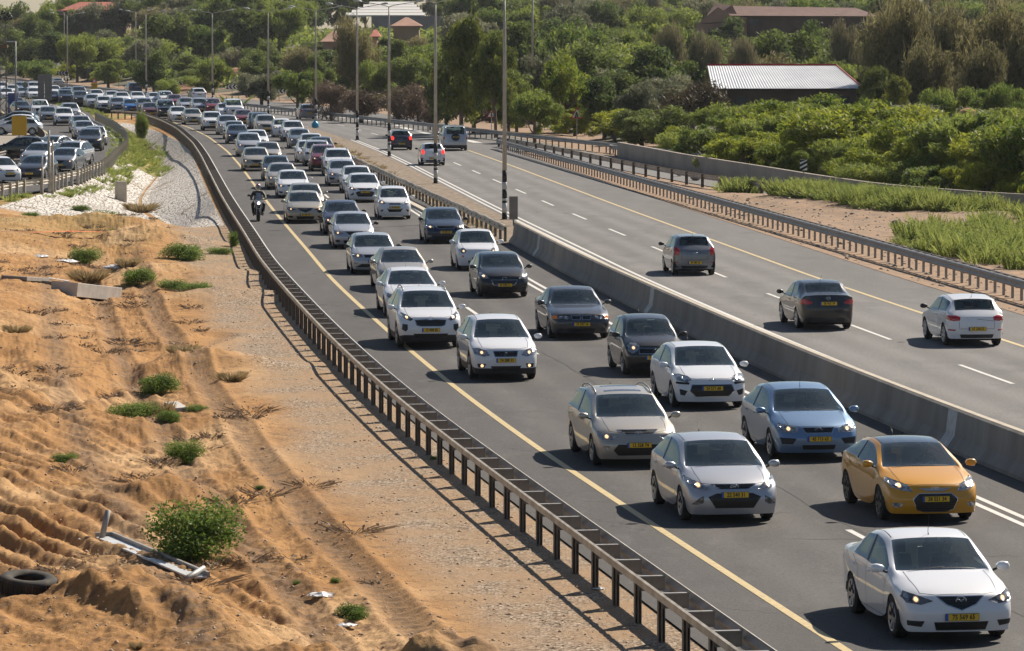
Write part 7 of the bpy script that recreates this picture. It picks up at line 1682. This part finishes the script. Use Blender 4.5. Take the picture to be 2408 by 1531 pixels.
o=link('median_weeds',npmesh('median_weeds',np.concatenate(Vs),np.concatenate(Fs),[LM['drygrass']])); tag(o,'dry weeds along the foot of the median guardrail','weeds',kind='stuff')
# dead stalks and straw on the disturbed ground: one mass
Vs=[];Fs=[];nb=0
for i in range(230):
    Y=R2.uniform(66,196); e=yl(Y)-2.05; d=R2.uniform(3.2,12); x=e-d
    if float(fbm(np.array(x*.25),np.array(Y*.09),3,51))<.02: continue
    V,F=bladeplant(46,R2.uniform(.05,.2),R2.uniform(.3,.8),i+900,.0028,.9,.8); V=V+np.array([x,Y,zl(x,Y)-.01]); Vs.append(V);Fs.append(F+nb);nb+=len(V)
o=link('dead_stalks',npmesh('dead_stalks',np.concatenate(Vs),np.concatenate(Fs),[LM['brown']])); tag(o,'thin dead stalks and straw scattered over the sand','dry stalks',kind='stuff')
# pebbles and clods
def rocks(n,fn,s0,s1,m_,name,label,rs=3):
    r=np.random.RandomState(rs); base=np.array([(1,0,0),(-1,0,0),(0,1,0),(0,-1,0),(0,0,1),(0,0,-1)],float); ff=np.array([(0,2,4),(2,1,4),(1,3,4),(3,0,4),(2,0,5),(1,2,5),(3,1,5),(0,3,5)]); P_=fn(r,n); n=len(P_)
    V=base[None]*(s0+(s1-s0)*r.rand(n,1,1)**3)*(.6+.8*r.rand(n,6,1)); a=r.rand(n)*6.28; c,s=np.cos(a)[:,None],np.sin(a)[:,None]; V=np.stack([V[:,:,0]*c-V[:,:,1]*s,V[:,:,0]*s+V[:,:,1]*c,V[:,:,2]*.7],-1)+P_[:,None,:]
    F=(ff[None]+6*np.arange(n)[:,None,None]).reshape(-1,3); o=link(name,npmesh(name,V.reshape(-1,3),F,[m_])); tag(o,label,'stones',kind='stuff')
def sandpts(r,n):
    Y=60+150*r.rand(n)**1.7; e=np.interp(Y,YG,CY_)-2.05; x=e-.3-r.rand(n)**1.2*(.13*Y+e+2); z=terr_left(x[None],Y[None])[0][0]; return np.stack([x,Y,z],1)
rocks(9000,sandpts,.008,.05,mat('clods',(.36,.20,.09),.95,col2=(.50,.42,.34),scale=40),'soil_clods','small clods and pebbles scattered over the sand and gravel')
def gorepts(r,n):
    Y=125+95*r.rand(n); a=np.interp(Y,YG,CY_)+20.9; x=a+.2+r.rand(n)*9; z=np.array([zg(x[i],Y[i]) for i in range(n)]); return np.stack([x,Y,z],1)
rocks(1500,gorepts,.03,.14,mat('verge_stones',(.40,.33,.26),.95,col2=(.25,.20,.16),scale=20),'verge_stones','small stones scattered on the verge behind the second guardrail',5)
for i,(px,py,s,lb) in enumerate([(1635,425,.30,'rounded boulder under the ramp guardrail, left one'),(1700,436,.33,'rounded boulder under the ramp guardrail, right one'),(1597,415,.25,'dark jagged rock under the ramp guardrail'),(2106,536,.24,'dark rock among the green verge plants'),(2148,1000,.01,'')]):
    if not lb: continue
    p=G(px,py); b=MB(); n=9; rr=random.Random(i); vv=[];ff=[]
    for a in range(6):
        for k in range(n): t=2*math.pi*k/n; q=s*math.sin(math.pi*(a+.2)/5.4)*(.8+.4*rr.random()); vv.append((q*math.cos(t),q*math.sin(t)*.8,s*.7*math.cos(math.pi*a/5)+.2))
    for a in range(5):
        for k in range(n): ff.append((a*n+k,(a+1)*n+k,(a+1)*n+(k+1)%n,a*n+(k+1)%n))
    o=link('boulder',mesh('boulder',vv,ff,[M['conc']],True),None,None,p); tag(o,lb,'rock','rocks on the verge')

# undergrowth between the trees: one mass
Vs=[];Fs=[];nb=0; r=np.random.RandomState(12); kk=0
for _ in range(2600):
    Y=345+r.rand()**1.3*480; px=r.uniform(-40,2450); x=(px-1203.5)/FV*Y
    if x<g1(min(Y,800))+10 or (560<px<1010 and Y<460): continue
    z=hz(x,Y); s=1.2+1.6*r.rand(); n_=46; d=r.normal(size=(n_,3)); d/=np.linalg.norm(d,axis=1)[:,None]; c=d*np.array([s*1.5,s*1.5,s*.7])*(.5+.5*r.rand(n_,1))+np.array([x,Y,z+.3]); a=r.normal(size=(n_,3)); a/=np.linalg.norm(a,axis=1)[:,None]; b=np.cross(a,r.normal(size=(n_,3))); b/=np.linalg.norm(b,axis=1)[:,None]; q_=.55
    Vs.append(np.stack([c-a*q_,c+b*q_*.6,c+a*q_,c-b*q_*.6],1).reshape(-1,3)); Fs.append(np.arange(4*n_).reshape(-1,4)+nb); nb+=4*n_
o=link('undergrowth',npmesh('undergrowth',np.concatenate(Vs),np.concatenate(Fs),[LM['mid']])); tag(o,'low tangled undergrowth filling the gaps of the wood','undergrowth',kind='stuff')
# ---------------------------------------------------------------- the air
hm_=bpy.data.materials.new('haze'); hm_.use_nodes=True; n=hm_.node_tree.nodes; n.remove(n['Principled BSDF']); pv=n.new('ShaderNodeVolumePrincipled'); pv.inputs['Color'].default_value=(.85,.90,1,1); pv.inputs['Density'].default_value=.00005; pv.inputs['Anisotropy'].default_value=.3; hm_.node_tree.links.new(pv.outputs[0],n['Material Output'].inputs[1])
o=MB().box(-1700,1700,-300,3800,-5,60).obj('haze',[hm_]); tag(o,kind='stuff')
